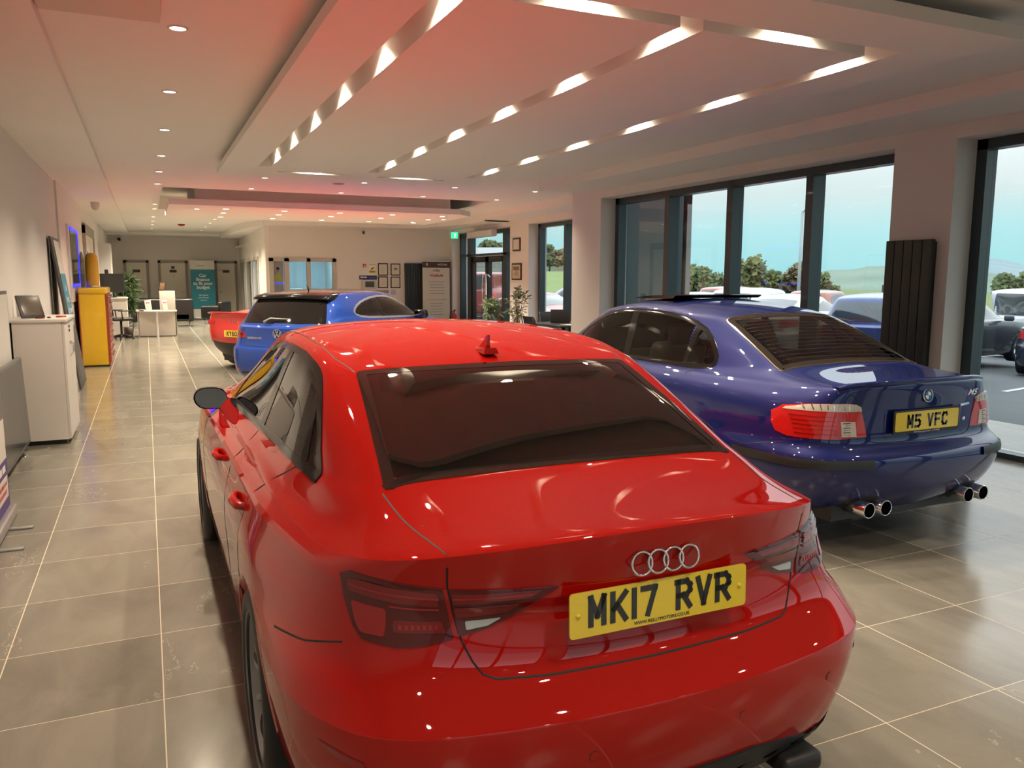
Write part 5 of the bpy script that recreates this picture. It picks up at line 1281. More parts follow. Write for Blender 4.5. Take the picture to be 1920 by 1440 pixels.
# ------------------------------------------------ low red sports car behind it
def sport_rows():
    R = []; A = R.append
    A(ctrl_row((.22, .22), (.66, .34, .24), [(.5, .78, .24), (.9, .82, .2), (3.6, .82, .2), (4.0, .74, .2)], (.6, 4.15, .2), (4.28, .2)))
    A(ctrl_row((.12, .32), (.72, .22, .34), [(.42, .86, .34), (.9, .90, .30), (1.6, .87, .28), (2.8, .87, .28), (3.5, .88, .3), (3.95, .82, .3)], (.66, 4.14, .3), (4.33, .3)))
    A(ctrl_row((.04, .46), (.76, .14, .47), [(.36, .89, .48), (.9, .925, .47), (1.6, .88, .45), (2.8, .88, .45), (3.5, .90, .45), (3.95, .83, .42)], (.66, 4.1, .40), (4.35, .40)))
    A(ctrl_row((.02, .60), (.78, .12, .60), [(.34, .90, .61), (.9, .93, .62), (1.6, .90, .60), (2.8, .89, .60), (3.5, .90, .60), (3.92, .83, .54)], (.66, 4.0, .5), (4.30, .48)))
    A(ctrl_row((.05, .74), (.79, .13, .74), [(.34, .90, .75), (.9, .92, .76), (1.6, .91, .74), (2.8, .89, .72), (3.4, .88, .72), (3.85, .80, .64)], (.62, 3.95, .58), (4.2, .55)))
    A(ctrl_row((.08, .86), (.79, .15, .86), [(.36, .885, .86), (.9, .89, .87), (1.6, .88, .82), (2.8, .86, .79), (3.4, .84, .79), (3.75, .75, .70)], (.56, 3.85, .64), (4.05, .6)))
    A(ctrl_row((.04, .955), (.76, .14, .935), [(.38, .84, .915), (.9, .83, .93), (1.6, .83, .87), (2.8, .82, .83), (3.3, .80, .83), (3.6, .70, .76)], (.52, 3.7, .70), (3.9, .66)))
    A(ctrl_row((.05, .975), (.74, .16, .95), [(.42, .80, .93), (.9, .78, .94), (1.6, .79, .885), (2.8, .79, .85), (3.2, .76, .85), (3.45, .66, .80)], (.5, 3.5, .75), (3.7, .71)))
    A(ctrl_row((.22, .95), (.66, .28, .94), [(.55, .72, .94), (.95, .72, .945), (1.6, .76, .90), (2.6, .76, .865), (3.0, .72, .87), (3.2, .64, .85)], (.5, 3.2, .84), (3.35, .82)))
    A(ctrl_row((.5, .99), (.52, .55, .97), [(.8, .62, .955), (1.1, .68, .95), (1.6, .73, .92), (2.5, .73, .885), (2.8, .70, .89), (3.0, .62, .89)], (.5, 3.05, .88), (3.2, .87)))
    A(ctrl_row((.95, 1.09), (.44, 1.0, 1.06), [(1.1, .54, 1.03), (1.4, .63, 1.02), (1.8, .66, 1.03), (2.2, .66, 1.03), (2.5, .64, 1.02), (2.7, .58, 1.01)], (.48, 2.76, 1.0), (2.85, 1.0)))
    A(ctrl_row((1.35, 1.18), (.42, 1.4, 1.15), [(1.45, .50, 1.14), (1.6, .54, 1.155), (1.85, .56, 1.16), (2.1, .56, 1.16), (2.3, .55, 1.15), (2.42, .52, 1.13)], (.44, 2.46, 1.13), (2.5, 1.15)))
    A(ctrl_row((1.55, 1.21), (.25, 1.57, 1.20), [(1.6, .3, 1.20), (1.8, .32, 1.21), (2.0, .32, 1.215), (2.15, .3, 1.2)], (.25, 2.2, 1.2), (2.22, 1.21)))
    A(ctrl_row((1.7, 1.22), (0, 1.7, 1.22), [(1.75, 0, 1.22), (1.9, 0, 1.222), (2.0, 0, 1.22)], (0, 2.05, 1.22), (2.06, 1.22)))
    return R
SPP = mat('bright_red_paint', (0.62, 0.012, 0.010), 0.35, coat=1.0, coat_rough=0.02, backface=(.02, .02, .02))
LC = Car('red_sports_car', (1.30, 14.0, 0), math.radians(-52), 'low bright red sports car with wide tail, half hidden behind the blue coupe', sport_rows(), (.86, 3.44, .32, .34, .32, .80), sub=(8, 6))
LC.paint = SPP
LD = [(1.25, .955), (1.9, .935), (2.7, .915), (2.55, 1.02), (2.25, 1.105), (1.9, 1.12), (1.55, 1.09)]
for side in ('L', 'R'):
    LC.cut(side, offset_poly(dens(LD, .05), .02), lim=.02); LC.patch('side_window', side, offset_poly(dens(LD, .05), .01), .001, SIDEG, rings=4, skirt=.001)
LC.arches(); LC.finish(SPP)
LC.patch('rear_window', 'T', [(-.36, .62), (.36, .62), (.30, 1.30), (-.30, 1.30)], .002, GLOSSBLK, rings=5)
LC.patch('rear_diffuser', 'B', rnd([(-.74, .24), (.74, .24), (.82, .40), (.74, .50), (.35, .47), (-.35, .47), (-.74, .50), (-.82, .40)], .04), .006, BLK, rings=5)
sp = MB(); vs = []
for k in range(21):
    x_ = -.80 + k * .08; q_ = abs(x_) / .80
    for dy_, z_ in ((.16, .955), (.02, .985 - .012 * q_ ** 3), (-.03, .985 - .02 * q_ ** 3), (-.02, .965 - .02 * q_ ** 3), (.12, .93)): vs.append((x_, .06 + dy_ + .13 * q_ ** 3, z_))
sp.add(vs, [(i * 5 + j, i * 5 + j + 1, (i + 1) * 5 + j + 1, (i + 1) * 5 + j) for i in range(20) for j in range(4)] + [tuple(range(5)), tuple(20 * 5 + j for j in range(5))], True)
sp.obj('boot_spoiler', SPP, LC.root)
for sg in (1, -1):
    for x_ in (.60, .72):
        h_, n_ = LC.cast('B', sg * x_, .80)
        m_ = MB(); m_.lathe([(.0001, -.012), (.042, -.010), (.047, .0), (.047, .02)], 20, 'y', (sg * x_, h_.y, .80)); m_.obj('tail_light', REDL2, LC.root)
text_obj('maker_letters', 'L O T U S', .055, CHROME, LC.root, frame_on((0, LC.cast('B', 0, .82)[0].y - .004, .82), (1, 0, 0), (0, .1, 1)), depth=.002, sx=1.6)
GLY['O'] = GLY['0']
pe = plate(LC.root, (0, .005, .63), 0, 'KY60 LX', None, screws=False)
for y_ in (.86, 3.44):
    for sg in (-1, 1): make_wheel(LC.root, sg * .79, y_, .32, .32, .24, .25, sg, 'ten', ALLOY)
u = MB(); u.box(-.6, .6, .3, 4.0, .14, .3); u.obj('underbody', BLK, LC.root)
interior(LC, 1.45, 2.9, .6, belt=.86, dash_y=2.6, zfl=.22, seat_z=.38, top=.96)
# ============================================================ left side of the showroom
GREYF = mat('architrave_grey', (0.30, 0.285, 0.26), 0.6)
DOORW = mat('door_white', (0.74, 0.70, 0.62), 0.5)
PAPER = mat('paper', (.75, .72, .62), .7)
BLKLEA = mat('black_leather', (0.010, 0.010, 0.011), 0.38, noise=(12, .2))
def ell(mb, c, r, n=14, m=9):
    vs = []; fs = []
    for i in range(m + 1):
        t = math.pi * i / m
        for k in range(n):
            a = 2 * math.pi * k / n; vs.append((c[0] + r[0] * math.sin(t) * math.cos(a), c[1] + r[1] * math.sin(t) * math.sin(a), c[2] + r[2] * math.cos(t)))
    for i in range(m):
        for k in range(n): fs.append((i * n + k, i * n + (k + 1) % n, (i + 1) * n + (k + 1) % n, (i + 1) * n + k))
    mb.add(vs, fs, True)

def word_blocks(par, x0, x1, z, h, m, seed=1, plane='y', d=-.006, nm='small_print'):
    """a line of print too small to read"""
    rn = random.Random(seed); mb = MB(); x = x0
    while x < x1 - h * .6:
        w_ = min(rn.uniform(.8, 3.0) * h, x1 - x)
        if plane == 'y': mb.add([(x, d, z - h / 2), (x + w_, d, z - h / 2), (x + w_, d, z + h / 2), (x, d, z + h / 2)], [(0, 1, 2, 3)])
        else: mb.add([(d, x, z - h / 2), (d, x + w_, z - h / 2), (d, x + w_, z + h / 2), (d, x, z + h / 2)], [(0, 1, 2, 3)])
        x += w_ + h * .45
    return mb.obj(nm, m, par)

# tall white cupboard
c = empty('storage_cupboard', (-.93, 9.06, 0), 0, 'tall white two door cupboard standing against the left wall', 'cupboard')
m = MB(); m.box(-.21, .19, -.5, .5, .045, 1.155); m.obj('carcass', WHITE, c)
m = MB(); m.rbox((-.005, 0, 1.168), (.235, .515, .014), .004); m.obj('top_board', WHITE, c)
m = MB(); m.box(-.2, .17, -.47, .47, 0, .045); m.obj('plinth', BLK, c)
for k, (a, b) in enumerate(((-.498, -.003), (.003, .498))):
    d = MB(); d.box(.192, .212, a, b, .05, 1.15); d = d.obj('door', WHITE, c)
    s = -1 if k else 1; y_ = b - .06 if not k else a + .06
    h = MB(); h.tube([(.212, y_, .80), (.238, y_ - s * .012, .83), (.243, y_ - s * .02, .87), (.238, y_ - s * .012, .91), (.212, y_, .94)], .006, 8); h.obj('door_handle', CHROME, d)
for z_ in (1.09, 1.05):
    h = MB(); h.lathe([(.0001, .222), (.012, .222), (.013, .210)], 14, 'x', (0, -.05, z_)); h.obj('lock', BLK, c)
f = empty('photo_frame', (-1.00, 8.72, 1.182), 0, 'black framed picture leaning back on top of the tall white cupboard', 'picture frame')
m = MB(); rot = Matrix.Rotation(math.radians(-58), 3, 'Z') @ Matrix.Rotation(math.radians(-26), 3, 'Y')
m.rbox((0, 0, .112), (.009, .105, .112), .004, rot=rot); m.obj('frame', BLK, f)
m = MB(); m.rbox(tuple(rot @ Vector((.0095, 0, 0)) + Vector((0, 0, .112))), (.001, .082, .088), .0008, rot=rot); m.obj('picture', mat('dark_photo', (.10, .08, .065), .25, coat=.5), f)
f = empty('leaflet_stand', (-1.07, 9.05, 1.182), 0, 'white tilted leaflet board behind the black picture on the white cupboard', 'leaflet stand')
m = MB(); m.rbox((0, 0, .11), (.085, .004, .108), .003, rot=Matrix.Rotation(math.radians(14), 3, 'X')); m.obj('board', WHITE, f)
for i, (x, y, nm, r) in enumerate(((-.97, 8.98, 'square red box on the white cupboard, next to the black picture', .045), (-.93, 8.75, 'flat red disc near the front edge of the white cupboard top', .04), (-.77, 8.95, 'round red coaster at the door side of the white cupboard top', .045), (-.86, 8.80, 'small black puck lying on the white cupboard top', .015))):
    m = MB()
    if i == 0: m.rbox((0, 0, .018), (r, .04, .017), .005)
    else: m.lathe([(.0001, .014), (r * .9, .014), (r, .008), (r, 0)], 20)
    o = m.obj(('red_box', 'red_disc', 'red_coaster', 'black_puck')[i], mat('trinket_red', (.45, .05, .03), .35) if i < 3 else BLK); o.location = (x, y, 1.183); tag(o, nm, ('box', 'disc', 'coaster', 'puck')[i])

# display screens and banner at the near left
s = empty('display_screen', (-1.05, 7.55, 0), 0, 'large dark grey flat screen standing on thin chrome feet before the white cupboard', 'screen')
s.rotation_euler = (0, math.radians(-2), 0)
m = MB(); m.rbox((0, -.02, .47), (.022, .84, .39), .012); m.obj('screen_case', mat('screen_case', (.12, .13, .135), .35), s)
m = MB(); m.box(.0225, .0245, -.83, .79, .12, .83); m.obj('screen_panel', mat('screen_panel', (.035, .045, .050), .25, coat=.3), s)
for y_ in (.56, -.5):
    m = MB(); m.tube([(-.01, y_, .012), (-.01, y_, .10)], .006, 8); m.lathe([(.0001, .010), (.03, .008), (.034, 0)], 20, 'z', (-.01, y_, 0)); m.obj('stand_foot', CHROME, s)
s = empty('wall_board', (-1.15, 7.45, 0), 0, 'white board with a grey frame leaning on the wall behind the grey screen', 'board')
m = MB(); m.box(-.012, .012, -.9, .98, .55, 1.45); m.obj('frame', mat('screen_case'), s)
m = MB(); m.box(.012, .016, -.86, .94, .63, 1.42); m.obj('board_face', WHITE, s)
b = empty('roller_banner', (-.90, 5.66, 0), 0, 'purple and white roll up banner with a silver base at the near left edge', 'banner')
PUR = mat('banner_purple', (.085, .045, .20), .5)
m = MB(); m.rbox((0, 0, .045), (.045, .46, .035), .02); m.obj('base', mat('silver_base', (.55, .56, .57), .3, .8), b)
for y_ in (-.36, .08):
    m = MB(); m.rbox((.07, y_, .008), (.10, .018, .007), .004); m.obj('foot', mat('silver_base'), b)
m = MB(); m.box(-.004, .0, -.44, .44, .08, 2.05); bo = m.obj('banner_sheet', mat('banner_taupe', (.17, .155, .14), .55), b)
m = MB(); m.box(.0, .0012, -.44, .44, .08, .40); m.obj('purple_panel', PUR, bo)
m = MB(); m.box(.0012, .0022, .08, .42, .40, .66); m.obj('white_panel', WHITE, bo)
m = MB(); m.box(.0012, .0022, .02, .40, .15, .29); m.obj('white_panel', WHITE, bo)
word_blocks(bo, .03, .38, .345, .045, mat('banner_white', (.8, .8, .8), .5), 1, 'x', .0026)
word_blocks(bo, .06, .36, .245, .028, mat('banner_red', (.55, .05, .06), .5), 2, 'x', .003); word_blocks(bo, .06, .34, .195, .028, mat('banner_red'), 3, 'x', .003)
m = MB(); m.rbox((0, 0, 2.06), (.012, .45, .012), .006); m.obj('top_rail', mat('silver_base'), b)

def tilt_banner(name, label, y0, y1, mats, dark=False):
    e = empty(name, (-1.0, (y0 + y1) / 2, 0), 0, label, 'banner' if not dark else 'panel')
    h = (y1 - y0) / 2
    R_ = Matrix.Rotation(-math.atan2(.25, 2.1), 3, 'Y')
    def quad(z0, z1, t0, t1, nm, mm, par, pad=0):
        m = MB(); vs = [R_ @ Vector((t, y, z)) + Vector((.115, 0, 0)) for t in (t0, t1) for y in (-h + pad, h - pad) for z in (z0, z1)]
        m.add(vs, [(0, 1, 3, 2), (4, 6, 7, 5), (0, 4, 5, 1), (2, 3, 7, 6), (0, 2, 6, 4), (1, 5, 7, 3)], False); return m.obj(nm, mm, par)
    sh = quad(.03, 2.12, -.02, 0, 'panel', mats[0], e)
    return e, quad, sh, h, R_
e, quad, sh, h, R_ = tilt_banner('leaning_banner', 'white and blue advertising panel leaning against the left wall beyond the cupboard', 12.75, 13.55, [mat('panel_edge_dark', (.04, .045, .05), .4)])
quad(1.62, 2.08, 0, .003, 'white_panel', WHITE, sh, .02); quad(.95, 1.62, 0, .003, 'blue_panel', mat('finance_blue', (.035, .23, .36), .5), sh, .02)
for k, (w_, z_) in enumerate((('Car', 1.42), ('finance', 1.26), ('to fit your', 1.1), ('budget', .94))):
    text_obj('banner_text', w_, .14, mat('banner_white'), sh, Matrix.Translation(R_ @ Vector((.005, 0, z_)) + Vector((.115, 0, 0))) @ R_.to_4x4() @ frame_on((0, 0, 0), (0, 1, 0), (0, 0, 1)))
e, quad, sh, h, R_ = tilt_banner('leaning_board', 'tall dark panel leaning against the left wall just before the blue banner', 12.42, 12.72, [mat('panel_edge_dark')], True)
quad(.05, 2.1, 0, .003, 'panel_face', mat('brown_face', (.03, .025, .02), .4), sh, .03)

# screen edged with blue light, on a white panel
s = empty('wall_screen', (-1.12, 16.1, 0), 0, 'upright dark mirror with a bright blue light edge on the left wall', 'mirror')
m = MB(); m.box(-.06, .0, -.95, 1.15, 1.14, 2.42); m.obj('back_panel', WHITE, s)
m = MB(); m.box(.0, .012, -.70, .80, 1.44, 2.34); m.obj('mirror_pane', mat('dim_mirror', (.32, .30, .28), .03, 1.0), s)
LEDB = mat('blue_led', (.0, .0, .3), .4, emis=(0.02, 0.02, 1.0), es=3.0)
for a in ((-.74, .82, 2.34, 2.385), (-.74, .82, 1.395, 1.44), (.80, .82, 1.44, 2.34)):
    m = MB(); m.box(.0, .02, *a); m.obj('light_strip', LEDB, s)
o = MB(); prof = rnd([(-.55, .9), (.75, .9), (.75, 1.75), (.1, 2.14), (-.55, 1.75)], [0, 0, .3, .5, .3], 8)
o.prism(prof, 0, .03, 'x'); o = o.obj('arched_mirror', mat('smoky_mirror', (.10, .10, .11), .15, .8)); o.location = (-1.15, 17.95, 0); tag(o, 'dark round topped mirror on the left wall behind the yellow cabinet', 'mirror')

# yellow tool cabinet with the yellow canister on it
YEL = mat('yellow_enamel', (0.72, 0.46, 0.012), 0.35, coat=.4)
TRED = mat('drawer_red', (.30, .035, .015), .35, coat=.4)
c = empty('tool_cabinet', (-.855, 16.45, 0), 0, 'tall yellow tool cabinet with dark red drawer fronts by the left wall', 'cabinet')
m = MB(); m.rbox((-.01, 0, .67), (.205, .74, .645), .012); m.obj('carcass', YEL, c)
m = MB(); m.rbox((.0, 0, 1.315), (.225, .76, .055), .035, 4); m.obj('lid', YEL, c)
m = MB(); m.box(-.20, .20, -.72, .72, 0.0, .03); m.obj('plinth', BLK, c)
m = MB(); m.box(-.225, -.212, -.745, .745, .03, 1.26); m.obj('back_frame', TRED, c)
m = MB(); m.box(.195, .222, -.745, .745, .03, 1.26); fr = m.obj('front_frame', TRED, c)
for k in range(9):
    z0 = .06 + k * .132
    d = MB(); d.box(.222, .232, -.70, .70, z0, z0 + .118); d = d.obj('drawer', TRED, c)
    h = MB(); h.rbox((.243, 0, z0 + .095), (.012, .68, .010), .008); h.obj('drawer_handle', CHROME, d)
c = empty('yellow_canister', (-.865, 16.25, 1.372), 0, 'tall yellow round topped canister standing on the yellow tool cabinet', 'canister')
m = MB(); m.lathe([(.0001, 0), (.115, 0), (.122, .015), (.108, .03)], 28); m.obj('base_ring', CHROME, c)
m = MB(); m.lathe([(.100, .03), (.106, .10), (.110, .30), (.106, .46), (.096, .55), (.070, .595), (.03, .61), (.0001, .612)], 28); m.obj('body', YEL, c)

# boxed white pier and double doors on the left wall
struct(box_obj('trim_8', mat('boxing_white', (.58, .57, .56), .7), XL, -.86, 25.0, 26.2, 0, 2.46))
d = empty('door_3', (XL + .03, 20.6, 0)); struct(d)
m = MB(); m.box(0, .06, -1.65, -1.5, 0, 2.62); m.box(0, .06, 1.5, 1.65, 0, 2.62); m.box(0, .06, -1.65, 1.65, 2.45, 2.66); m.obj('door_frame', GREYF, d)
for a, b in ((-1.5, -.01), (.01, 1.5)):
    m = MB(); m.box(.0, .03, a, b, .01, 2.45); lf = m.obj('door_leaf', DOORW, d); c_ = (a + b) / 2
    m = MB(); m.box(.03, .034, c_ - .12, c_ + .12, 1.0, 2.1); m.obj('slot_window', mat('slot_glass', (.03, .05, .06), .1), lf)
    y_ = -.12 if b < .5 else .12
    m = MB(); m.tube([(.03, y_, 1.0), (.07, y_, 1.0), (.07, y_ + (-.1 if b < .5 else .1), 1.0)], .009, 8); m.obj('door_handle', CHROME, lf)

# monitor pedestal, office chair, plant
c = empty('low_cabinet', (-.72, 23.6, 0), 0, 'low white cabinet under the black monitor by the far left wall', 'cabinet')
m = MB(); m.box(-.38, .24, -.45, .45, .04, .98); m.obj('carcass', WHITE, c)
m = MB(); m.rbox((-.07, 0, .995), (.33, .47, .014), .004); m.obj('top_board', WHITE, c)
m = MB(); m.box(-.36, .2, -.43, .43, 0, .04); m.obj('plinth', BLK, c)
c = empty('monitor', (-.80, 23.5, 1.01), math.radians(-15), 'black computer monitor on the low white cabinet', 'monitor')
m = MB(); m.rbox((0, 0, .38), (.30, .02, .24), .01); m.obj('screen', BLK, c)
m = MB(); m.rbox((0, .06, .012), (.14, .09, .010), .006); m.tube([(0, .05, .02), (0, .04, .20)], .022, 8); m.obj('stand', BLK, c)
c = MB(); c.rbox((0, 0, .05), (.045, .03, .055), .02); c = c.obj('webcam', BLK); c.location = (-.92, 23.42, 1.63); tag(c, 'small black camera clipped on top of the black monitor', 'camera')
c = MB(); c.rbox((0, 0, .012), (.11, .08, .012), .003); c = c.obj('paper_pile', PAPER); c.location = (-.60, 23.28, 1.01); tag(c, 'small pile of white papers beside the black monitor', 'papers')

def office_chair(loc, rz, label):
    e = empty('office_chair', loc, rz, label, 'chair')
    m = MB(); m.rbox((0, 0, .50), (.24, .24, .04), .035); m.obj('seat', BLKLEA, e)
    m = MB(); m.rbox((0, .25, .80), (.21, .03, .24), .03, rot=Matrix.Rotation(-.12, 3, 'X')); m.tube([(0, .16, .47), (0, .30, .50), (0, .29, .72)], .02, 8); m.obj('backrest', BLKLEA, e)
    for s_ in (-1, 1):
        m = MB(); m.tube([(s_ * .22, .02, .46), (s_ * .31, .03, .48), (s_ * .31, .05, .70)], .015, 8); m.rbox((s_ * .30, .0, .715), (.03, .13, .015), .012); m.obj('armrest', BLK, e)
    m = MB(); m.tube([(0, 0, .46), (0, 0, .09)], .028, 10); m.obj('gas_column', BLK, e)
    for k in range(5):
        a = 2 * math.pi * k / 5 + .3; ca, sa = math.cos(a), math.sin(a)
        l = MB(); l.tube([(0, 0, .11), (ca * .28, sa * .28, .065)], [.025, .016], 8); l = l.obj('base_leg', BLK, e)
        m = MB(); m.lathe([(.0001, -.02), (.026, -.018), (.026, .018), (.0001, .02)], 12, 'x', (ca * .28, sa * .28, .027)); m.obj('castor', BLK, l)
    return e
office_chair((-.62, 22.35, 0), math.radians(105), 'black office swivel chair with armrests left of the white reception desk')

LEAF = mat('leaf_green', (.035, .075, .018), .5, noise=(20, .3)); LEAF2 = mat('olive_leaf', (.075, .085, .03), .5, noise=(20, .3)); STEM = mat('plant_stem', (.06, .045, .02), .7)
def potted(loc, h, spread, label, leafm, n=150, arching=True, seed=1, lw=.018, ll=.12, pot=(.15, .28)):
    rn = random.Random(seed)
    e = empty('potted_plant', loc, 0, label, 'plant')
    m = MB(); m.lathe([(.0001, 0), (pot[0] * .75, 0), (pot[0], pot[1]), (pot[0] * .92, pot[1]), (pot[0] * .9, pot[1] * .9), (.0001, pot[1] * .9)], 24); m.obj('pot', mat('pot_black', (.02, .02, .02), .4), e)
    st = MB(); lf = MB(); tips = []
    for k in range(11):
        a = rn.uniform(0, 6.28); r_ = rn.uniform(.3, 1) * spread; hh = h * rn.uniform(.6, 1)
        pts = [Vector((0, 0, pot[1] * .85)), Vector((math.cos(a) * r_ * .3, math.sin(a) * r_ * .3, hh * .6)), Vector((math.cos(a) * r_ * .8, math.sin(a) * r_ * .8, hh)), Vector((math.cos(a) * r_ * 1.2, math.sin(a) * r_ * 1.2, hh * (.92 if arching else 1.08)))]
        st.tube(pts, [.012, .008, .005, .002], 5)
        for j in range(n // 11):
            t = rn.uniform(.9, 3); i = min(2, int(t)); p = pts[i].lerp(pts[i + 1], t - i) if i < 3 else pts[3]
            d = Vector((rn.gauss(0, 1), rn.gauss(0, 1), rn.gauss(-.2 if arching else .3, .6))).normalized(); s_ = d.orthogonal().normalized() * lw; L_ = ll * rn.uniform(.6, 1.3)
            q = p + d * L_ * .5 + Vector((0, 0, .01)); r2 = p + d * L_ + Vector((0, 0, -.03 if arching else 0))
            lf.add([p, q + s_, r2, q - s_], [(0, 1, 2, 3)], False)
    st.obj('stems', STEM, e); o = lf.obj('leaves', leafm, e)
    return e
potted((-.50, 24.6, 0), 1.62, .26, 'leafy dark green arching plant behind the monitor at the far left', LEAF, 700, True, 3, .026, .26)
c = MB(); c.lathe([(.0001, 0), (.10, 0), (.12, .28), (.11, .28), (.0001, .03)], 20); c = c.obj('waste_bin', mat('bin_brown', (.06, .04, .03), .5)); c.location = (-.47, 22.75, 0); tag(c, 'small dark waste bin at the left end of the white reception desk', 'bin')

# reception desk
d = empty('reception_desk', (.22, 23.2, 0), 0, 'white half round reception desk with a raised end panel', 'desk')
m = MB(); arc = [(-.50, .30)] + [(-.50 + .0, -.25)] + [(-.48 + .96 * k / 12, -.25 - .30 * math.sin(math.pi * k / 12)) for k in range(1, 12)] + [(.48, -.25), (.48, .30)]
m.prism(arc, .645, .675, 'z'); m.obj('desk_top', WHITE, d)
m = MB(); m.box(-.45, .46, -.20, -.17, .02, .645); m.obj('front_panel', WHITE, d)
m = MB(); m.box(-.47, -.44, -.20, .28, .0, .645); m.obj('side_panel', WHITE, d)
m = MB(); m.box(.44, .47, -.20, .28, .0, .645); m.obj('side_panel', WHITE, d)
m = MB(); m.lathe([(.035, 0), (.030, .02), (.028, .645)], 20, 'z', (-.01, -.47, 0)); m.obj('column_leg', mat('column_white', (.75, .75, .73), .25), d)
m = MB(); m.rbox((.27, .0, .93), (.19, .018, .255), .004); m.obj('raised_panel', WHITE, d)
f = empty('photo_frame', (.42, 23.2, 1.188), 0, 'small framed photo leaning on top of the white desk raised panel', 'picture frame')
m = MB(); R1 = Matrix.Rotation(math.radians(10), 3, 'Y') @ Matrix.Rotation(.1, 3, 'X'); m.rbox((-.04, 0, .11), (.078, .012, .112), .004, rot=R1); m.obj('frame', mat('wood_dark', (.03, .018, .012), .4), f)
m = MB(); m.rbox((-.04, -.014, .11), (.058, .003, .09), .002, rot=R1); m.obj('picture', mat('sepia', (.28, .18, .11), .4), f)
for x, y, w_, lb in ((.02, 23.0, .075, 'white leaflet with red heading propped on the reception desk, left of the other'), (.42, 23.05, .055, 'white leaflet with red heading propped against the raised panel of the desk')):
    f = empty('leaflet', (x, y, .678), 0, lb, 'leaflet')
    m = MB(); R1 = Matrix.Rotation(math.radians(-12), 3, 'X') @ Matrix.Rotation(math.radians(-6), 3, 'Y'); m.rbox((0, 0, .14), (w_, .002, .135), .001, rot=R1); m.obj('sheet', mat('leaflet_white', (.8, .78, .74), .5), f)
    word_blocks(f, -w_ * .7, w_ * .7, .20, .03, mat('banner_red'), 4, 'y', -.02)
c = MB(); c.lathe([(.0001, 0), (.05, 0), (.085, .035), (.08, .038), (.0001, .012)], 20); c = c.obj('bowl', mat('bowl_glass', (.5, .5, .45), .1)); c.location = (-.14, 22.90, .677); tag(c, 'small round dish on the curved front of the white desk', 'dish')
c = MB(); c.rbox((0, 0, .012), (.10, .04, .012), .004); c = c.obj('leaflet_pile', mat('cream_paper', (.62, .55, .35), .6)); c.location = (-.18, 23.15, .677); tag(c, 'flat cream pile of cards on the white desk', 'cards')

# sofas and armchair
def sofa(name, loc, w, dpt, hb, rz, label, cat='sofa', legs=True, arms=True):
    e = empty(name, loc, rz, label, cat)
    m = MB(); m.rbox((0, 0, .30), (w / 2 - .1, dpt / 2, .13), .05); m.obj('seat', BLKLEA, e)
    m = MB(); m.rbox((0, -dpt / 2 + .09, (hb + .2) / 2), (w / 2, .09, (hb - .2) / 2), .04); m.obj('backrest', BLKLEA, e)
    if arms:
        for s_ in (-1, 1):
            m = MB(); m.rbox((s_ * (w / 2 - .07), .02, .38), (.07, dpt / 2, .21), .045); m.obj('arm', BLKLEA, e)
    for s_ in (-1, 1):
        m = MB(); x = s_ * (w / 2 - .10)
        m.tube([(x, -dpt / 2 + .06, .18), (x, -dpt / 2 + .06, .012), (x, dpt / 2 - .06, .012), (x, dpt / 2 - .06, .18)], .014, 8); m.obj('leg_frame', CHROME, e)
    if w > 1:
        m = MB(); m.tube([(-(w / 2 - .1), -dpt / 2 + .06, .012), (w / 2 - .1, -dpt / 2 + .06, .012)], .013, 8); m.obj('leg_rail', CHROME, e)
    return e
sofa('sofa', (.42, 27.4, 0), 1.78, .78, .86, 0, 'black leather sofa seen from behind with chrome legs by the reception desk')
sofa('sofa', (.55, 30.6, 0), 1.6, .75, .80, math.pi, 'black leather sofa against the far wall, facing the other one')
sofa('armchair', (2.1, 28.6, 0), .80, .72, .72, math.radians(65), 'black leather armchair in front of the teal banner', 'armchair')

# far wall doors, teal banner
for k, (a, b, n_) in enumerate(((-.70, .12, 1), (.42, 1.42, 2), (2.34, 3.14, 3))):
    d = empty('door_%d' % (k + 4), ((a + b) / 2, 31.98, 0)); struct(d); h = (b - a) / 2
    m = MB(); m.box(-h, -h + .09, -.03, .02, 0, 2.12); m.box(h - .09, h, -.03, .02, 0, 2.12); m.box(-h, h, -.03, .02, 2.03, 2.12); m.obj('door_frame', GREYF, d)
    m = MB(); m.box(-h + .09, h - .09, -.012, .015, .005, 2.03); lf = m.obj('door_leaf', DOORW, d)
    m = MB(); m.box(-.12, .12, -.018, -.012, 1.69, 1.79); m.obj('name_plate', mat('sign_dark', (.03, .012, .012), .4), lf)
    s_ = -1 if k == 2 else 1
    m = MB(); m.tube([(s_ * (h - .14), -.012, .98), (s_ * (h - .14), -.06, .98), (s_ * (h - .26), -.06, .98)], .011, 8); m.obj('door_handle', CHROME, lf)
    if k == 1:
        m = MB(); m.box(-.06, .06, -.018, -.012, 1.82, 1.92); m.obj('sign_plate', mat('sign_navy', (.02, .05, .12), .4), lf)
        text_obj('sign_mark', '?', .13, mat('sign_dark'), lf, frame_on((0, -.02, 1.56), (1, 0, 0), (0, 0, 1)))
b = empty('roller_banner', (1.88, 31.3, 0), math.radians(-2), 'teal roll up banner with white words standing between the far doors', 'banner')
m = MB(); m.rbox((0, 0, .05), (.42, .09, .04), .02); m.obj('base', mat('silver_base'), b)
m = MB(); m.box(-.41, .41, -.003, 0, .08, 2.12); bo = m.obj('banner_sheet', WHITE, b)
m = MB(); m.box(-.41, .41, -.005, -.003, .38, 1.80); m.obj('teal_panel', mat('teal_print', (.015, .20, .27), .5), bo)
for i, (t_, z_) in enumerate((('Car', 1.58), ('finance', 1.44), ('to fit your', 1.30), ('budget', 1.16))):
    text_obj('banner_text', t_, .16, mat('banner_white'), bo, frame_on((0, -.007, z_), (1, 0, 0), (0, 0, 1)), bold=.004)
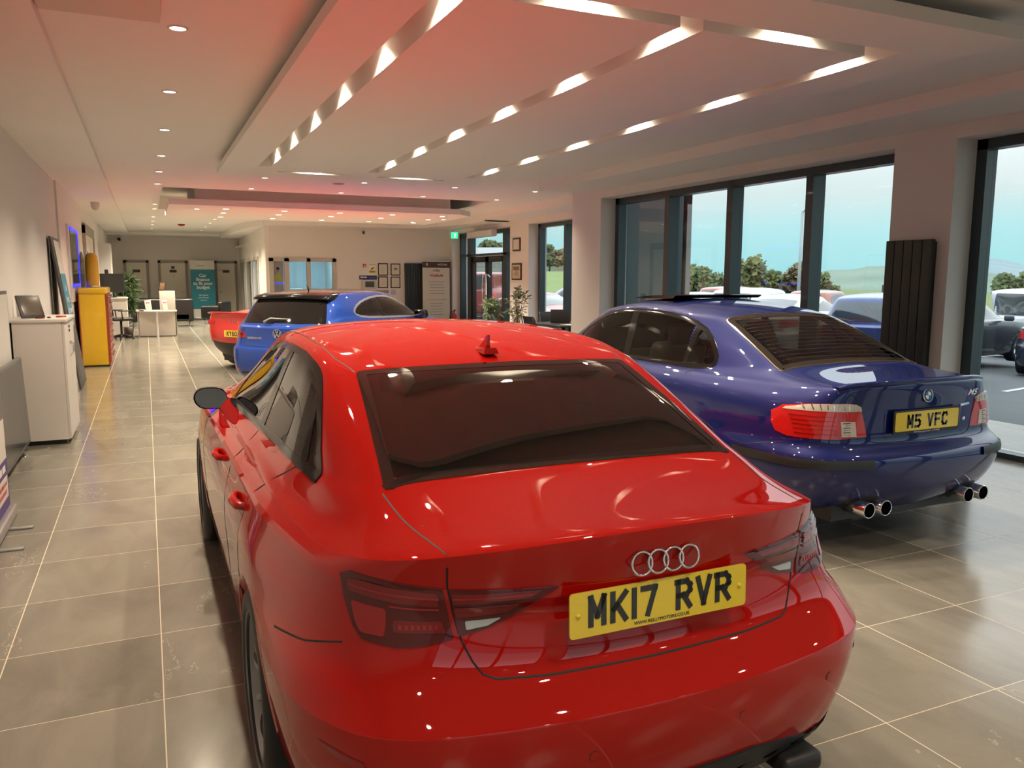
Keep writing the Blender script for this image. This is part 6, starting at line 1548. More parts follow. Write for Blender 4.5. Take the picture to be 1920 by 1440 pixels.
for i, t_ in enumerate(('Ask about', 'our finance', 'options')):
    text_obj('banner_text', t_, .075, mat('banner_white'), bo, frame_on((0, -.007, .88 - i * .09), (1, 0, 0), (0, 0, 1)))
text_obj('banner_text', 'finance', .08, mat('grey_ink', (.25, .25, .26), .5), bo, frame_on((-.06, -.007, 1.94), (1, 0, 0), (0, 0, 1)))

# partition: office window, glazed door, room behind
OFR = mat('office_frame', (.46, .44, .41), .5)
w = empty('window_5', (3.98, YM, 0)); struct(w)
m = MB(); x0, x1 = 3.02 - 3.98, 4.82 - 3.98
for a, b in ((x0, x0 + .12), (3.42 - 3.98, 3.55 - 3.98), (4.02 - 3.98, 4.12 - 3.98), (x1 - .10, x1)): m.box(a, b, -.03, .10, .75, 2.06)
m.box(x0, x1, -.03, .10, 1.97, 2.08); m.box(x0, x1, -.03, .10, .75, .83); m.obj('window_frame', OFR, w)
for a, b in ((x0 + .12, -.56), (-.43, .04), (.14, x1 - .10)):
    g = MB(); g.box(a, b, .04, .048, .83, 1.97); g.obj('pane', PANE, w)
w = empty('window_6', (PX(27.8), 27.8, 0)); struct(w)
m = MB()
for y_ in (31.2, 29.7, 28.75, 26.6, 25.8, 24.35): x_ = PX(y_) - PX(27.8); m.box(x_ - .03, x_ + .09, y_ - 27.8 - .07, y_ - 27.8 + .07, 0, 2.13)
x_a, x_b = PX(31.2) - PX(27.8), PX(24.35) - PX(27.8)
m.add([(x_a - .02, 3.4, 2.05), (x_b - .02, -3.45, 2.05), (x_b + .08, -3.45, 2.05), (x_a + .08, 3.4, 2.05), (x_a - .02, 3.4, 2.14), (x_b - .02, -3.45, 2.14), (x_b + .08, -3.45, 2.14), (x_a + .08, 3.4, 2.14)], [(0, 3, 2, 1), (4, 5, 6, 7), (0, 1, 5, 4), (1, 2, 6, 5), (2, 3, 7, 6), (3, 0, 4, 7)])
m.obj('window_frame', OFR, w)
g = MB(); g.add([(x_a + .02, 3.4, 0), (x_b + .02, -3.45, 0), (x_b + .02, -3.45, 2.05), (x_a + .02, 3.4, 2.05)], [(0, 1, 2, 3)]); g.obj('pane', PANE, w)
BLW = mat('office_paint', (.30, .42, .46), .8)
m = MB(); m.box(3.3, 8.6, 26.4, 26.5, 0, 3.0); m.box(8.5, 8.6, 22.7, 26.5, 0, 3.0); m.box(3.35, 3.45, 26.5, 32.0, 0, 3.0); m.box(5.3, 5.35, 24.0, 26.4, 0, 3.0)
struct(m.obj('wall_office', BLW))
m = MB(); m.box(3.1, 8.6, 22.65, 32.0, 2.60, 2.66); struct(m.obj('ceiling_office', CEILM))
e = empty('office_ceiling_light', (4.6, 24.6, 2.60), 0, 'square white ceiling panel lamp inside the glazed office', 'ceiling light')
m = MB(); m.box(-.3, .3, -.3, .3, -.015, 0); m.obj('lamp_panel', mat('cool_panel', (1, 1, 1), .5, emis=(.75, .92, 1.0), es=9), e)
l = bpy.data.lights.new('office_light', 'AREA'); l.energy = 65; l.color = (.70, .90, 1.0); l.size = .55; o = bpy.data.objects.new('office_light', l); COL.objects.link(o); o.location = (0, 0, -.03); o.parent = e
p = empty('window_poster', (3.27, YM + .06, 1.2), 0, 'poster of a person in a yellow shirt in the left pane of the office window', 'poster')
m = MB(); m.box(-.13, .13, -.004, 0, -.30, .78); po = m.obj('sheet', mat('poster_grey', (.42, .42, .45), .4), p)
m = MB(); m.prism([(-.12, .20), (.12, .20), (.11, .34), (.03, .44), (-.04, .44), (-.12, .38)], -.007, -.004, 'y'); m.obj('yellow_shirt', mat('shirt_yellow', (.55, .52, .12), .5), po)
m = MB(); m.prism([(.035 * math.cos(a) - .01, .53 + .05 * math.sin(a)) for a in [2 * math.pi * k / 14 for k in range(14)]], -.007, -.004, 'y'); m.obj('face', mat('poster_skin', (.45, .28, .2), .5), po)
m = MB(); m.prism([(-.05, .55), (.03, .55), (.03, .60), (-.01, .62), (-.05, .60)], -.009, -.007, 'y'); m.obj('hair', BLK, po)
m = MB(); m.box(-.12, .12, -.008, -.004, .17, .20); m.obj('blue_glow_line', LEDB, po)  # blue glow put into a poster line that is no lamp
for x, y, rz, lb in ((3.85, 23.45, 2.8, 'dark office chair behind the left glass of the office window'), (4.62, 23.7, .3, 'dark office chair behind the right glass of the office window')):
    office_chair((x, y, .0), rz, lb)
c = empty('desktop_screen', (4.0, 24.5, .74), .2, 'pale computer screen on the desk inside the glazed office', 'monitor'); m = MB(); m.rbox((0, 0, .30), (.25, .02, .17), .01); m.obj('screen', mat('pale_screen', (.5, .62, .66), .3), c); m = MB(); m.rbox((0, .02, .01), (.12, .08, .01), .005); m.tube([(0, .03, .01), (0, .03, .16)], .018, 8); m.obj('stand', BLK, c)
d = empty('office_desk', (4.0, 24.6, 0), 0, 'dark office desk behind the glazed office window', 'desk'); m = MB(); m.box(-.42, .42, -.35, .35, .71, .74); m.obj('desk_top', BLK, d)
for sx_ in (-.39, .36):
    for sy_ in (-.32, .29): m = MB(); m.box(sx_, sx_ + .03, sy_, sy_ + .03, 0, .71); m.obj('leg', BLK, d)

# ------------------------------------------------ things on the entrance side wall
def wallbox(name, x0, x1, z0, z1, t, m, label, cat, group=None, parent=None):
    e = empty(name, ((x0 + x1) / 2, YM, (z0 + z1) / 2), 0, label, cat, group)
    h, k = (x1 - x0) / 2, (z1 - z0) / 2
    b_ = MB(); b_.rbox((0, -t / 2, 0), (h, t / 2, k), min(.004, t / 3)); b_ = b_.obj('case', m, e)
    return e, h, k, b_
def sheet(par, x0, x1, z0, z1, y, m, nm='print'):
    b_ = MB(); b_.box(x0, x1, y - .0015, y, z0, z1); return b_.obj(nm, m, par)
e, h, k, b_ = wallbox('fire_call_point', 5.57, 5.66, 1.83, 1.92, .03, mat('alarm_red', (.5, .03, .02), .35), 'small square red fire call point on the wall left of the camera notice', 'call point')
sheet(e, -.025, .025, -.03, .005, -.0305, WHITE, 'glass_pane')
e, h, k, b_ = wallbox('camera_notice', 5.75, 5.93, 1.67, 1.92, .004, mat('leaflet_white'), 'yellow and white camera warning notice beside the red call point', 'sign')
sheet(e, -h, h, -k, -k + .075, -.0045, YEL, 'yellow_band'); sheet(e, -h, h, k - .035, k - .008, -.0045, YEL, 'yellow_band')
m = MB(); m.prism([(-.05, -.01), (-.03, -.035), (.06, .015), (.045, .045)], -.006, -.004, 'y'); m.obj('camera_symbol', BLK, e)
word_blocks(e, -.07, .07, -k + .037, .016, BLK, 5)
e, h, k, b_ = wallbox('blue_sign', 5.46, 5.97, 1.49, 1.60, .006, mat('sign_blue', (.02, .02, .13), .4), 'dark blue strip sign with white words above the grey letter box', 'sign')
word_blocks(e, -.22, -.04, .005, .035, mat('banner_white'), 6, d=-.008); word_blocks(e, .04, .22, -.01, .035, mat('badge_blue'), 7, d=-.008)
e, h, k, b_ = wallbox('letter_box', 5.52, 5.93, 1.22, 1.47, .10, mat('box_grey', (.5, .49, .46), .4), 'pale grey wall box with a dark panel under the blue sign', 'wall box')
sheet(e, -.12, .14, -.07, .09, -.1005, mat('box_dark', (.05, .06, .06), .3), 'dark_panel')
FR = mat('frame_black', (.012, .011, .010), .35)
for i, (a, b, z0, z1, lb) in enumerate(((6.0, 6.29, 1.60, 1.945, 'black framed certificate, top left of the block of four'), (6.37, 6.655, 1.60, 1.94, 'black framed certificate with a dark crest, top right of the block of four'), (6.0, 6.285, 1.245, 1.575, 'black framed certificate, bottom left of the block of four'), (6.365, 6.65, 1.245, 1.57, 'black framed certificate, bottom right of the block of four'))):
    e, h, k, b_ = wallbox('certificate_frame', a, b, z0, z1, .018, FR, lb, 'picture frame', 'framed certificates on the far wall')
    p_ = sheet(e, -h + .028, h - .028, -k + .028, k - .028, -.019, mat('certificate_paper', (.66, .60, .50), .5), 'certificate')
    for j in range(4 if i != 1 else 1): sheet(p_, -h * .45, h * .45, k * .4 - j * .05, k * .4 - j * .05 + .006, -.0205, mat('grey_ink'), 'text_line')
    if i == 1: sheet(p_, -.05, .05, .0, .035, -.0205, mat('sign_navy'), 'crest')
e, h, k, b_ = wallbox('small_notice', 5.92, 6.31, 1.10, 1.19, .004, mat('grey_print', (.30, .27, .25), .5), 'narrow grey printed notice under the certificates', 'sign')
e, h, k, b_ = wallbox('small_notice', 6.37, 6.51, 1.06, 1.20, .004, mat('lilac_print', (.45, .42, .62), .5), 'small white and lilac notice under the certificates', 'sign')
# radiators
RADM = mat('anthracite_radiator', (.012, .022, .028), .45); RADG = mat('charcoal_radiator', (.018, .022, .020), .5)
def radiator(loc, rz, w, z0, z1, n, m_, label):
    e = empty('radiator', loc, rz, label, 'radiator'); h = w / 2
    b_ = MB(); b_.box(-h + .01, h - .01, .0, .03, z0 + .02, z1 - .02); b_.obj('back_plate', m_, e)
    for k in range(n):
        x = -h + w * k / n; b_ = MB(); b_.rbox((x + w / n / 2, -.025, (z0 + z1) / 2), (w / n / 2 - .003, .028, (z1 - z0) / 2), .006); b_.obj('column', m_, e)
    b_ = MB(); b_.tube([(-h + .05, -.01, z0 + .01), (-h + .05, -.01, 0.0)], .008, 8); b_.tube([(h - .05, -.01, z0 + .01), (h - .05, -.01, 0.0)], .008, 8); b_.obj('pipe', CHROME, e)
    return e
radiator((7.05, YM - .035, 0), 0, .56, .25, 1.95, 7, RADM, 'tall blue black panel radiator behind the premium banner')
radiator((XR - .035, 5.40, 0), math.radians(-90), .50, .16, 1.935, 5, RADG, 'tall charcoal radiator on the pier between the big windows')
b = empty('roller_banner', (7.66, YM - .25, 0), 0, 'cream roll up banner headed PREMIUM beside the dark radiator', 'banner')
CRM = mat('banner_cream', (.60, .55, .46), .55)
m = MB(); m.rbox((0, 0, .05), (.44, .09, .045), .02); m.obj('base', mat('silver_base'), b)
m = MB(); m.box(-.42, .42, -.003, 0, .09, 2.02); bo = m.obj('banner_sheet', CRM, b)
sheet(bo, -.42, .42, 1.83, 2.0, -.004, mat('banner_brown', (.055, .028, .022), .5), 'brown_band'); sheet(bo, -.42, .42, .09, .16, -.004, mat('banner_red'), 'red_band'); sheet(bo, .405, .43, .09, 2.0, -.0045, mat('banner_brown'), 'edge_band')
text_obj('banner_text', 'MOTORS', .07, mat('banner_white'), bo, frame_on((.18, -.006, 1.915), (1, 0, 0), (0, 0, 1)))
text_obj('banner_text', 'R', .11, mat('banner_white'), bo, frame_on((-.28, -.006, 1.915), (1, 0, 0), (0, 0, 1)))
text_obj('banner_text', 'ATERS', .075, mat('banner_brown'), bo, frame_on((0, -.006, 1.745), (1, 0, 0), (0, 0, 1)), bold=.002)
text_obj('banner_text', 'PREMIUM', .095, mat('banner_red'), bo, frame_on((0, -.006, 1.60), (1, 0, 0), (0, 0, 1)), bold=.002)
for i, z_ in enumerate((1.42, 1.34, 1.26, 1.17, 1.09)): word_blocks(bo, -.24 + .02 * (i % 3), .24 - .03 * (i % 2), z_, .018, mat('grey_ink'), 10 + i)
sheet(bo, -.28, .30, .905, .915, -.004, mat('banner_red'), 'red_line')
for i, z_ in enumerate((.80, .72, .64, .56, .48)): word_blocks(bo, -.20 + .02 * (i % 3), .20 - .03 * (i % 2), z_, .018, mat('grey_ink'), 20 + i)
# wall cameras, detectors, exit sign
def dome(loc, label, cat, name, m_, r=.06, h=.05):
    e = MB(); e.lathe([(r, 0), (r * .95, -h * .5), (r * .6, -h * .9), (.0001, -h)], 18); o = e.obj(name, m_); o.location = loc; tag(o, label, cat); return o
c = empty('security_camera', (5.6, YM, 2.80), 0, 'small black and white camera high on the wall above the certificates', 'camera')
m = MB(); m.rbox((0, -.03, 0), (.05, .03, .04), .015); m.obj('bracket', WHITE, c); m = MB(); m.tube([(0, -.05, .0), (-.03, -.18, -.03)], .035, 12); m.obj('camera_body', BLK, c)
c = empty('security_camera', (-.80, YB, 2.86), 0, 'small dark camera high in the corner of the far wall', 'camera')
m = MB(); m.rbox((0, -.03, 0), (.05, .03, .04), .015); m.obj('bracket', BLK, c); m = MB(); m.tube([(0, -.05, .0), (.03, -.2, -.04)], .04, 12); m.obj('camera_body', BLK, c)
dome((1.02, 25.5, ZT), 'dark red round detector on the ceiling in front of the far wall', 'detector', 'smoke_detector', mat('detector_red', (.22, .01, .01), .4), .10, .06)
dome((2.9, 13.2, ZT), 'flat grey round detector on the ceiling between the two rafts', 'detector', 'smoke_detector', mat('detector_grey', (.30, .25, .22), .5), .10, .02)
dome((-.82, 17.8, ZL), 'small white sensor under the left ceiling edge', 'sensor', 'ceiling_sensor', mat('sensor_white', (.55, .52, .48), .5), .08, .16)
for x0, x1, y0, y1, lb in ((-.46, .15, 3.2, 5.24, 'flat square ceiling panel in the near left corner of the ceiling'), (3.4, 4.55, 2.0, 2.95, 'flat square ceiling panel in the near right part of the ceiling')):
    o = MB(); o.rbox(((x0 + x1) / 2, (y0 + y1) / 2, ZT - .02), ((x1 - x0) / 2, (y1 - y0) / 2, .02), .006); o = o.obj('ceiling_panel', mat('panel_paint', (.60, .55, .48), .8)); tag(o, lb, 'ceiling panel')
e = empty('exit_sign', (8.0, 21.65, 2.80), 0, 'small glowing green exit sign hanging by the entrance', 'exit sign')
m = MB(); m.box(-.10, .10, -.015, .015, -.16, .02); m.obj('sign_body', mat('exit_green', (.02, .3, .14), .4, emis=(.05, .85, .42), es=1.1), e)
m = MB(); m.tube([(0, 0, .02), (0, 0, .09)], .006, 6); m.obj('hanger', CHROME, e)
m = MB(); m.prism([(-.02, -.12), (.0, -.07), (-.03, -.03), (.03, -.02), (.05, -.06), (.02, -.08), (.03, -.13)], -.018, -.015, 'y'); m.obj('running_symbol', mat('exit_white', (.8, .9, .85), .4, emis=(.8, 1, .9), es=1.0), e)
e = empty('air_curtain', (7.98, 19.6, 2.62), 0, 'long white heater box over the entrance doors', 'air curtain')
m = MB(); m.rbox((0, 0, .05), (.08, .85, .08), .02); m.obj('case', mat('boxing_white'), e); m = MB(); m.box(-.05, .05, -.8, .8, -.035, -.028); m.obj('grille', mat('grey_print'), e)
# pictures on the pier by the entrance
for y0, y1, z0, z1, lb, pm in ((17.53, 17.95, 2.19, 2.50, 'black framed white certificate on the pier by the entrance, the upper frame', 'certificate_paper'), (17.46, 18.0, 1.50, 1.90, 'black framed sepia car picture on the pier by the entrance, the lower frame', 'sepia_light')):
    e = empty('picture_frame', (XR2, (y0 + y1) / 2, (z0 + z1) / 2), 0, lb, 'picture frame'); h, k = (y1 - y0) / 2, (z1 - z0) / 2
    m = MB(); m.rbox((-.012, 0, 0), (.012, h, k), .003); m.obj('frame', FR, e)
    m = MB(); m.box(-.0255, -.024, -h + .04, h - .04, -k + .035, k - .035); pp = m.obj('picture', mat(pm, (.50, .42, .27), .5), e)
    if pm == 'sepia_light':
        m = MB(); m.box(-.027, -.0255, -h + .10, h - .10, k * .15, k * .62); m.obj('print', mat('grey_print2', (.16, .15, .13), .5), pp)
        m = MB(); m.prism([(-.13, -.10), (.12, -.09), (.14, -.04), (.06, -.02), (.0, .03), (-.08, .02), (-.14, -.04)], -.0285, -.0255, 'x'); m.obj('print', mat('grey_print'), pp)
# fire extinguisher
e = empty('fire_extinguisher', (8.02, 21.75, 0), 0, 'red fire extinguisher with black hose standing in the entrance corner', 'fire extinguisher')
m = MB(); m.lathe([(.0001, .02), (.07, .02), (.075, .04), (.075, .48), (.06, .53), (.025, .56), (.025, .60), (.0001, .60)], 24); m.obj('cylinder', mat('extinguisher_red', (.42, .03, .02), .3, coat=.4), e)
m = MB(); m.lathe([(.0758, .22), (.0758, .34)], 24); m.obj('label_band', mat('sign_navy'), e)
m = MB(); m.rbox((0, -.02, .62), (.018, .05, .018), .008); m.obj('valve_handle', BLK, e)
m = MB(); m.tube([(0, -.03, .60), (-.12, -.03, .58), (-.15, -.03, .42), (-.13, -.03, .25), (-.10, -.03, .14)], .012, 8); m.obj('hose', BLK, e)
m = MB(); m.tube([(0, 0, 0), (0, 0, .02)], .075, 20); m.obj('base_ring', BLK, e)
# plants and seating by the entrance
potted((7.55, 16.4, 0), 1.25, .30, 'airy olive green plant on the right of the pair by the entrance pier', LEAF2, 330, False, 8, .016, .12)
potted((7.30, 17.3, 0), 1.1, .22, 'dense dark green plant on the left of the pair by the entrance pier', LEAF, 360, True, 5, .018, .18)
def mesh_chair(loc, rz, label):
    e = empty('mesh_chair', loc, rz, label, 'chair', 'black chairs around the small tables')
    m = MB(); m.rbox((0, 0, .46), (.23, .22, .025), .02); m.obj('seat', BLK, e)
    m = MB(); vs = []
    for i in range(7):
        z = .52 + i * .062; y = .20 + .10 * (i / 6) + .02 * math.sin(i)
        for k in range(7):
            x = (-1 + k / 3) * (.22 - .01 * i * .5); vs.append((x, y - .035 * (1 - (x / .22) ** 2), z))
    m.add(vs, [(i * 7 + k, i * 7 + k + 1, (i + 1) * 7 + k + 1, (i + 1) * 7 + k) for i in range(6) for k in range(6)], True)
    m.add([(a, b + .012, c) for a, b, c in vs], [(i * 7 + k, (i + 1) * 7 + k, (i + 1) * 7 + k + 1, i * 7 + k + 1) for i in range(6) for k in range(6)], True)
    m.obj('backrest', mat('mesh_black', (.02, .022, .024), .7), e)
    for sx_ in (-1, 1):
        for y_, yy in ((-.2, -.22), (.2, .24)):
            m = MB(); m.tube([(sx_ * .20, y_, .44), (sx_ * .23, yy, .0)], .012, 8); m.obj('leg', BLK, e)
        m = MB(); m.tube([(sx_ * .21, .2, .45), (sx_ * .215, .23, .56), (sx_ * .2, .31, .90)], .011, 8); m.obj('back_post', BLK, e)
    return e
def small_table(loc, w, d_, label):
    e = empty('meeting_table', loc, 0, label, 'table')
    m = MB(); m.rbox((0, 0, .725), (w / 2, d_ / 2, .014), .006); m.obj('table_top', BLK, e)
    for sx_ in (-1, 1):
        for sy_ in (-1, 1):
            m = MB(); m.tube([(sx_ * (w / 2 - .12), sy_ * (d_ / 2 - .1), .715), (sx_ * (w / 2 - .05), sy_ * (d_ / 2 - .05), 0)], [.03, .02], 8); m.obj('leg', BLK, e)
    return e
small_table((6.95, 12.95, 0), .95, 1.3, 'black meeting table with papers beside the pier between the windows')
mesh_chair((5.95, 13.35, 0), math.radians(60), 'black mesh backed chair nearest the plants, turned away from the table')
mesh_chair((6.35, 12.75, 0), math.radians(95), 'black mesh backed chair drawn up at the near left side of the meeting table')
mesh_chair((7.35, 14.1, 0), math.radians(10), 'black mesh backed chair on the window side of the meeting table')
l = empty('laptop', (6.95, 13.2, .74), math.radians(-25), 'open black laptop seen from behind on the meeting table', 'laptop')
m = MB(); m.rbox((0, .12, .008), (.18, .12, .008), .004); m.obj('keyboard', BLK, l); m = MB(); m.rbox((0, -.01, .125), (.18, .005, .12), .004, rot=Matrix.Rotation(-.15, 3, 'X')); m.obj('lid', BLK, l)
for x, y, rz, lb in ((6.80, 12.55, .3, 'white paper sheet nearest the camera on the meeting table'), (7.15, 12.75, -.2, 'white paper sheet right of the laptop on the meeting table')):
    o = MB(); o.rbox((0, 0, .002), (.105, .15, .002), .001); o = o.obj('paper_sheet', PAPER); o.location = (x, y, .74); o.rotation_euler = (0, 0, rz); tag(o, lb, 'paper')
# ============================================================ outside
def gz(x): return -0.06 - 0.040 * max(0.0, min(x, 29.0) - 9)
ASPH = mat('asphalt', (.115, .125, .13), .75, noise=(3, .12)); LINEM = mat('line_paint', (.62, .64, .64), .7)
def slab(name, m, x0, x1, y0, y1, dz=0.0, kind='structure', nx=1):
    x0 = max(x0, 9.0) if nx == 1 else x0
    mb = MB(); mb.add([(x0, y0, gz(x0) + dz), (x1, y0, gz(x1) + dz), (x1, y1, gz(x1) + dz), (x0, y1, gz(x0) + dz)], [(0, 1, 2, 3)]); return struct(mb.obj(name, m))
slab('car_park', ASPH, 8.0, 27.5, -40, 60)
mb = MB(); mb.add([(XG + .12, -40, -.06), (9.0, -40, -.06), (9.0, 60, -.06), (XG + .12, 60, -.06)], [(0, 1, 2, 3)]); struct(mb.obj('forecourt', ASPH))
mb = MB(); mb.add([(-60, -60, -.08), (XG, -60, -.08), (XG, YN - .3, -.08), (-60, YN - .3, -.08)], [(0, 1, 2, 3)]); struct(mb.obj('forecourt', ASPH))
slab('verge', mat('gravel_strip', (.30, .31, .30), .9, noise=(8, .2)), 27.5, 29, -40, 60, .05)
GRASS = mat('field_grass', (.17, .21, .075), .95, noise=(.5, .25))
mb = MB(); N_ = 24
mb.add([(29, -60, gz(29)), (400, -60, -6), (400, 420, -6), (29, 420, gz(29))], [(0, 1, 2, 3)]); mb.add([(8.62, 60, -.3), (29, 60, gz(29)), (29, 420, gz(29)), (8.62, 420, -.3)], [(0, 1, 2, 3)])
struct(mb.obj('field', GRASS))
LN = iter('nearest,second nearest,third nearest,fourth nearest,fifth nearest,sixth nearest,seventh nearest,eighth nearest,ninth nearest,tenth nearest,eleventh nearest,twelfth nearest,thirteenth nearest,fourteenth nearest,fifteenth nearest,sixteenth nearest,farthest'.split(','))
def line(x0, y0, x1, y1, w=.10):
    o = MB(); a = Vector((x0, y0)); b = Vector((x1, y1)); d = (b - a).normalized(); q = Vector((-d.y, d.x)) * w / 2
    o.add([(p.x, p.y, gz(p.x) + .006) for p in (a + q, a - q, b - q, b + q)], [(0, 1, 2, 3)]); o = o.obj('parking_line', LINEM)
    tag(o, next(LN) + ' thin white painted bay line on the car park', 'road marking', 'white bay lines on the car park'); return o
line(9.3, 5.6, 10.4, 6.0); line(9.6, 8.2, 10.3, 8.5)
for k in range(9): line(12.2, 3.0 + k * 2.6, 16.6, 4.4 + k * 2.6)
for k in range(6): line(19.5, 6.0 + k * 2.7, 23.8, 7.4 + k * 2.7)

OGL = mat('outdoor_car_glass', (.05, .07, .08), .04, coat=1.0); OHUB = mat('hub_silver', (.45, .46, .48), .3, .7)
OCACHE = {}
def outside_car(name, style, colr, x, y, rz, label, plate_=None, cat='car', rough=.3):
    """parked car; same construction as the ones indoors at lower resolution"""
    P_ = {'hatch': dict(L=4.1, hw=.87, H=1.44, zb=.60, zl=.92, zg=.98, yg=.12, yr=.42, ws=(2.95, 2.2)),
          'suv': dict(L=4.5, hw=.92, H=1.66, gc=.26, zb=.72, zl=1.02, zg=1.10, yg=.12, yr=.42, bel=(1.12, 1.06), ws=(3.2, 2.4), hood=(1.10, .95), rail=.64),
          'tallhatch': dict(L=4.2, hw=.89, H=1.54, zb=.64, zl=.96, zg=1.03, yg=.12, yr=.42, bel=(1.06, .98), ws=(3.05, 2.3), hood=(1.02, .85)),
          'coupe': dict(L=4.5, hw=.90, H=1.27, zb=.56, zl=.83, zg=.89, yg=.40, yr=1.25, ws=(3.25, 2.35), bel=(.92, .85), hood=(.88, .68)),
          'estate': dict(L=4.7, hw=.90, H=1.46, zb=.62, zl=.92, zg=.98, yg=.14, yr=.62, ws=(3.35, 2.6)),
          'sedan': dict(L=4.5, hw=.90, H=1.38, zb=.60, zl=.90, zg=.96, yg=.45, yr=1.25, ws=(3.2, 2.4), bel=(.99, .92)),
          'van': dict(L=4.3, hw=.90, H=1.84, gc=.22, zb=.55, zl=1.0, zg=1.10, yg=.04, yr=.10, bel=(1.12, 1.05), ws=(3.5, 2.75), hood=(1.08, .90), rail=.74, top_hw=.68, bow=.02),
          'bigvan': dict(L=4.9, hw=.98, H=1.98, gc=.24, zb=.60, zl=1.1, zg=1.2, yg=.04, yr=.10, bel=(1.25, 1.2), ws=(4.1, 3.3), hood=(1.2, 1.0), rail=.84, top_hw=.78, bow=.02)}[style]
    m_ = P_['L'] / 4.25; H_ = P_['H']; R_ = .33 if style not in ('suv', 'bigvan', 'tallhatch') else .36
    yr_, yf_ = .82 * m_, 3.42 * m_
    c = Car(name, (x, y, gz(x)), math.radians(rz), label, hatch_rows(**P_), (yr_, yf_, R_ + .0, R_ + .04, R_, P_['hw'] - .12), sub=(4, 3), cat=cat)
    paint = mat('outdoor_%s_paint' % name, colr, rough, .1, coat=1.0, coat_rough=.03); c.paint = paint
    c.arches(); c.finish(paint)
    hw, zg, yg, yr, b0, b1 = P_['hw'], P_['zg'], P_['yg'], P_['yr'], P_.get('bel', (1.0, .92))[0], P_.get('bel', (1.0, .92))[1]
    pr = 'B' if yr - yg < .5 else 'T'
    if pr == 'B': poly = rnd([(-hw * .66, zg + .03), (hw * .66, zg + .03), (hw * .56, H_ - .14), (-hw * .56, H_ - .14)], .05)
    else: poly = rnd([(-hw * .62, yg + .1), (hw * .62, yg + .1), (hw * .54, yr - .06), (-hw * .54, yr - .06)], .05)
    c.patch('rear_window', pr, poly, .004, OGL, rings=4, step=.08)
    yb, yt = P_['ws']; top = H_ - .16
    dl = [(yr + .32, b0 + .04), (yb - .15, b1 + .06), (yt + .12, top - .03), (yt - .4, top + .01), (yr + .75, top), (yr + .45, top - .07)]
    if style in ('van', 'bigvan'): dl = [(yt - .75, b0 + .06), (yb - .12, b1 + .06), (yt + .10, top - .05), (yt - .70, top - .02)]
    for sd in ('L', 'R'): c.patch('side_windows', sd, rnd(dl, .06), .004, OGL, rings=4, step=.1)
    c.patch('windscreen', 'T', rnd([(-hw * .60, yb - .02), (hw * .60, yb - .02), (hw * .53, yt + .10), (-hw * .53, yt + .10)], .05), .004, OGL, rings=4, step=.1)
    zl, zb = P_['zl'], P_['zb']
    for sg in (-1, 1): c.patch('tail_light', 'B', rnd([(sg * hw * .62, zb + .13), (sg * hw * .93, zb + .15), (sg * hw * .90, zl - .01), (sg * hw * .66, zl - .02)], .03), .008, REDL2, rings=3, step=.06)
    for sg in (-1, 1): c.patch('headlight', 'F', rnd([(sg * hw * .50, zb), (sg * hw * .82, zb + .02), (sg * hw * .84, zb + .10), (sg * hw * .55, zb + .10)], .02), .008, CLR2, rings=3, step=.06)
    for y_ in (yr_, yf_):
        for sg in (-1, 1): make_wheel(c.root, sg * (hw - .13), y_, R_, R_, R_ * .68, .21, sg, 'five', OHUB, hi=False)
    for sg in (-1, 1):
        mr = MB(); mr.rbox((sg * (hw + .08), yb - .45, b1 + .08), (.10, .05, .065), .04); mr.obj('door_mirror', paint, c.root)
    if plate_:
        h_, n_ = c.cast('B', 0, (zb + zl) / 2)
        plate(c.root, (plate_[1] if len(plate_) > 1 else 0, h_.y - .01, (zb + zl) / 2 - .02), 0, plate_[0], None, screws=False)
    u_ = MB(); u_.box(-hw * .7, hw * .7, .35, P_['L'] - .3, .2, .36); u_.obj('underbody', BLK, c.root)
    return c
outside_car('blue_hatchback', 'hatch', (.03, .07, .30), 9.85, 8.95, -66, 'bright blue hatchback seen from behind through the window left of the charcoal radiator')
outside_car('silver_car', 'sedan', (.62, .68, .72), 11.2, 13.0, -68, 'pale silver car between the white hatchback and the blue one')
outside_car('white_hatchback', 'tallhatch', (.72, .76, .78), 12.9, 15.9, -66, 'white hatchback with a roof lip in the middle of the long window')
outside_car('white_saloon', 'sedan', (.70, .74, .76), 13.0, 18.6, -68, 'white car showing only its roof just right of the dark reflecting wall end')
outside_car('red_suv', 'suv', (.42, .06, .05), 17.2, 22.0, -66, 'dull red high car behind the white ones, left of the lamp post')
outside_car('orange_suv', 'suv', (.44, .12, .06), 20.2, 20.9, -66, 'orange red high car behind the silver car, right of the lamp post')
outside_car('navy_estate', 'estate', (.03, .045, .10), 11.9, 23.9, -112, 'navy estate car behind the red coupe outside the middle window')
outside_car('red_coupe', 'coupe', (.45, .10, .10), 9.7, 22.1, -176, 'red car with its nose to the right, outside the middle window')
outside_car('red_van', 'bigvan', (.36, .06, .06), 12.6, 32.0, -50, 'large red van outside the glazed entrance doors', None, 'van')
outside_car('pale_van', 'van', (.60, .66, .70), 11.0, 37.0, -100, 'pale vehicle left of the red van outside the entrance side glass', None, 'van')
outside_car('white_van', 'van', (.76, .78, .80), 20.5, 13.8, -92, 'small white van seen from behind outside the right hand window', ('', -.28), 'van')
outside_car('blue_car', 'hatch', (.03, .12, .50), 19.6, 16.2, -80, 'bright blue car behind the dark grey one outside the right window')
outside_car('grey_suv', 'hatch', (.05, .06, .075), 14.3, 11.9, -80, 'dark grey car with a silver wheel cut by the right window frame')
outside_car('black_hatchback', 'hatch', (.012, .018, .035), 15.46, 9.35, -68, 'black hatchback nearest the right window with a red tail light', ('',))

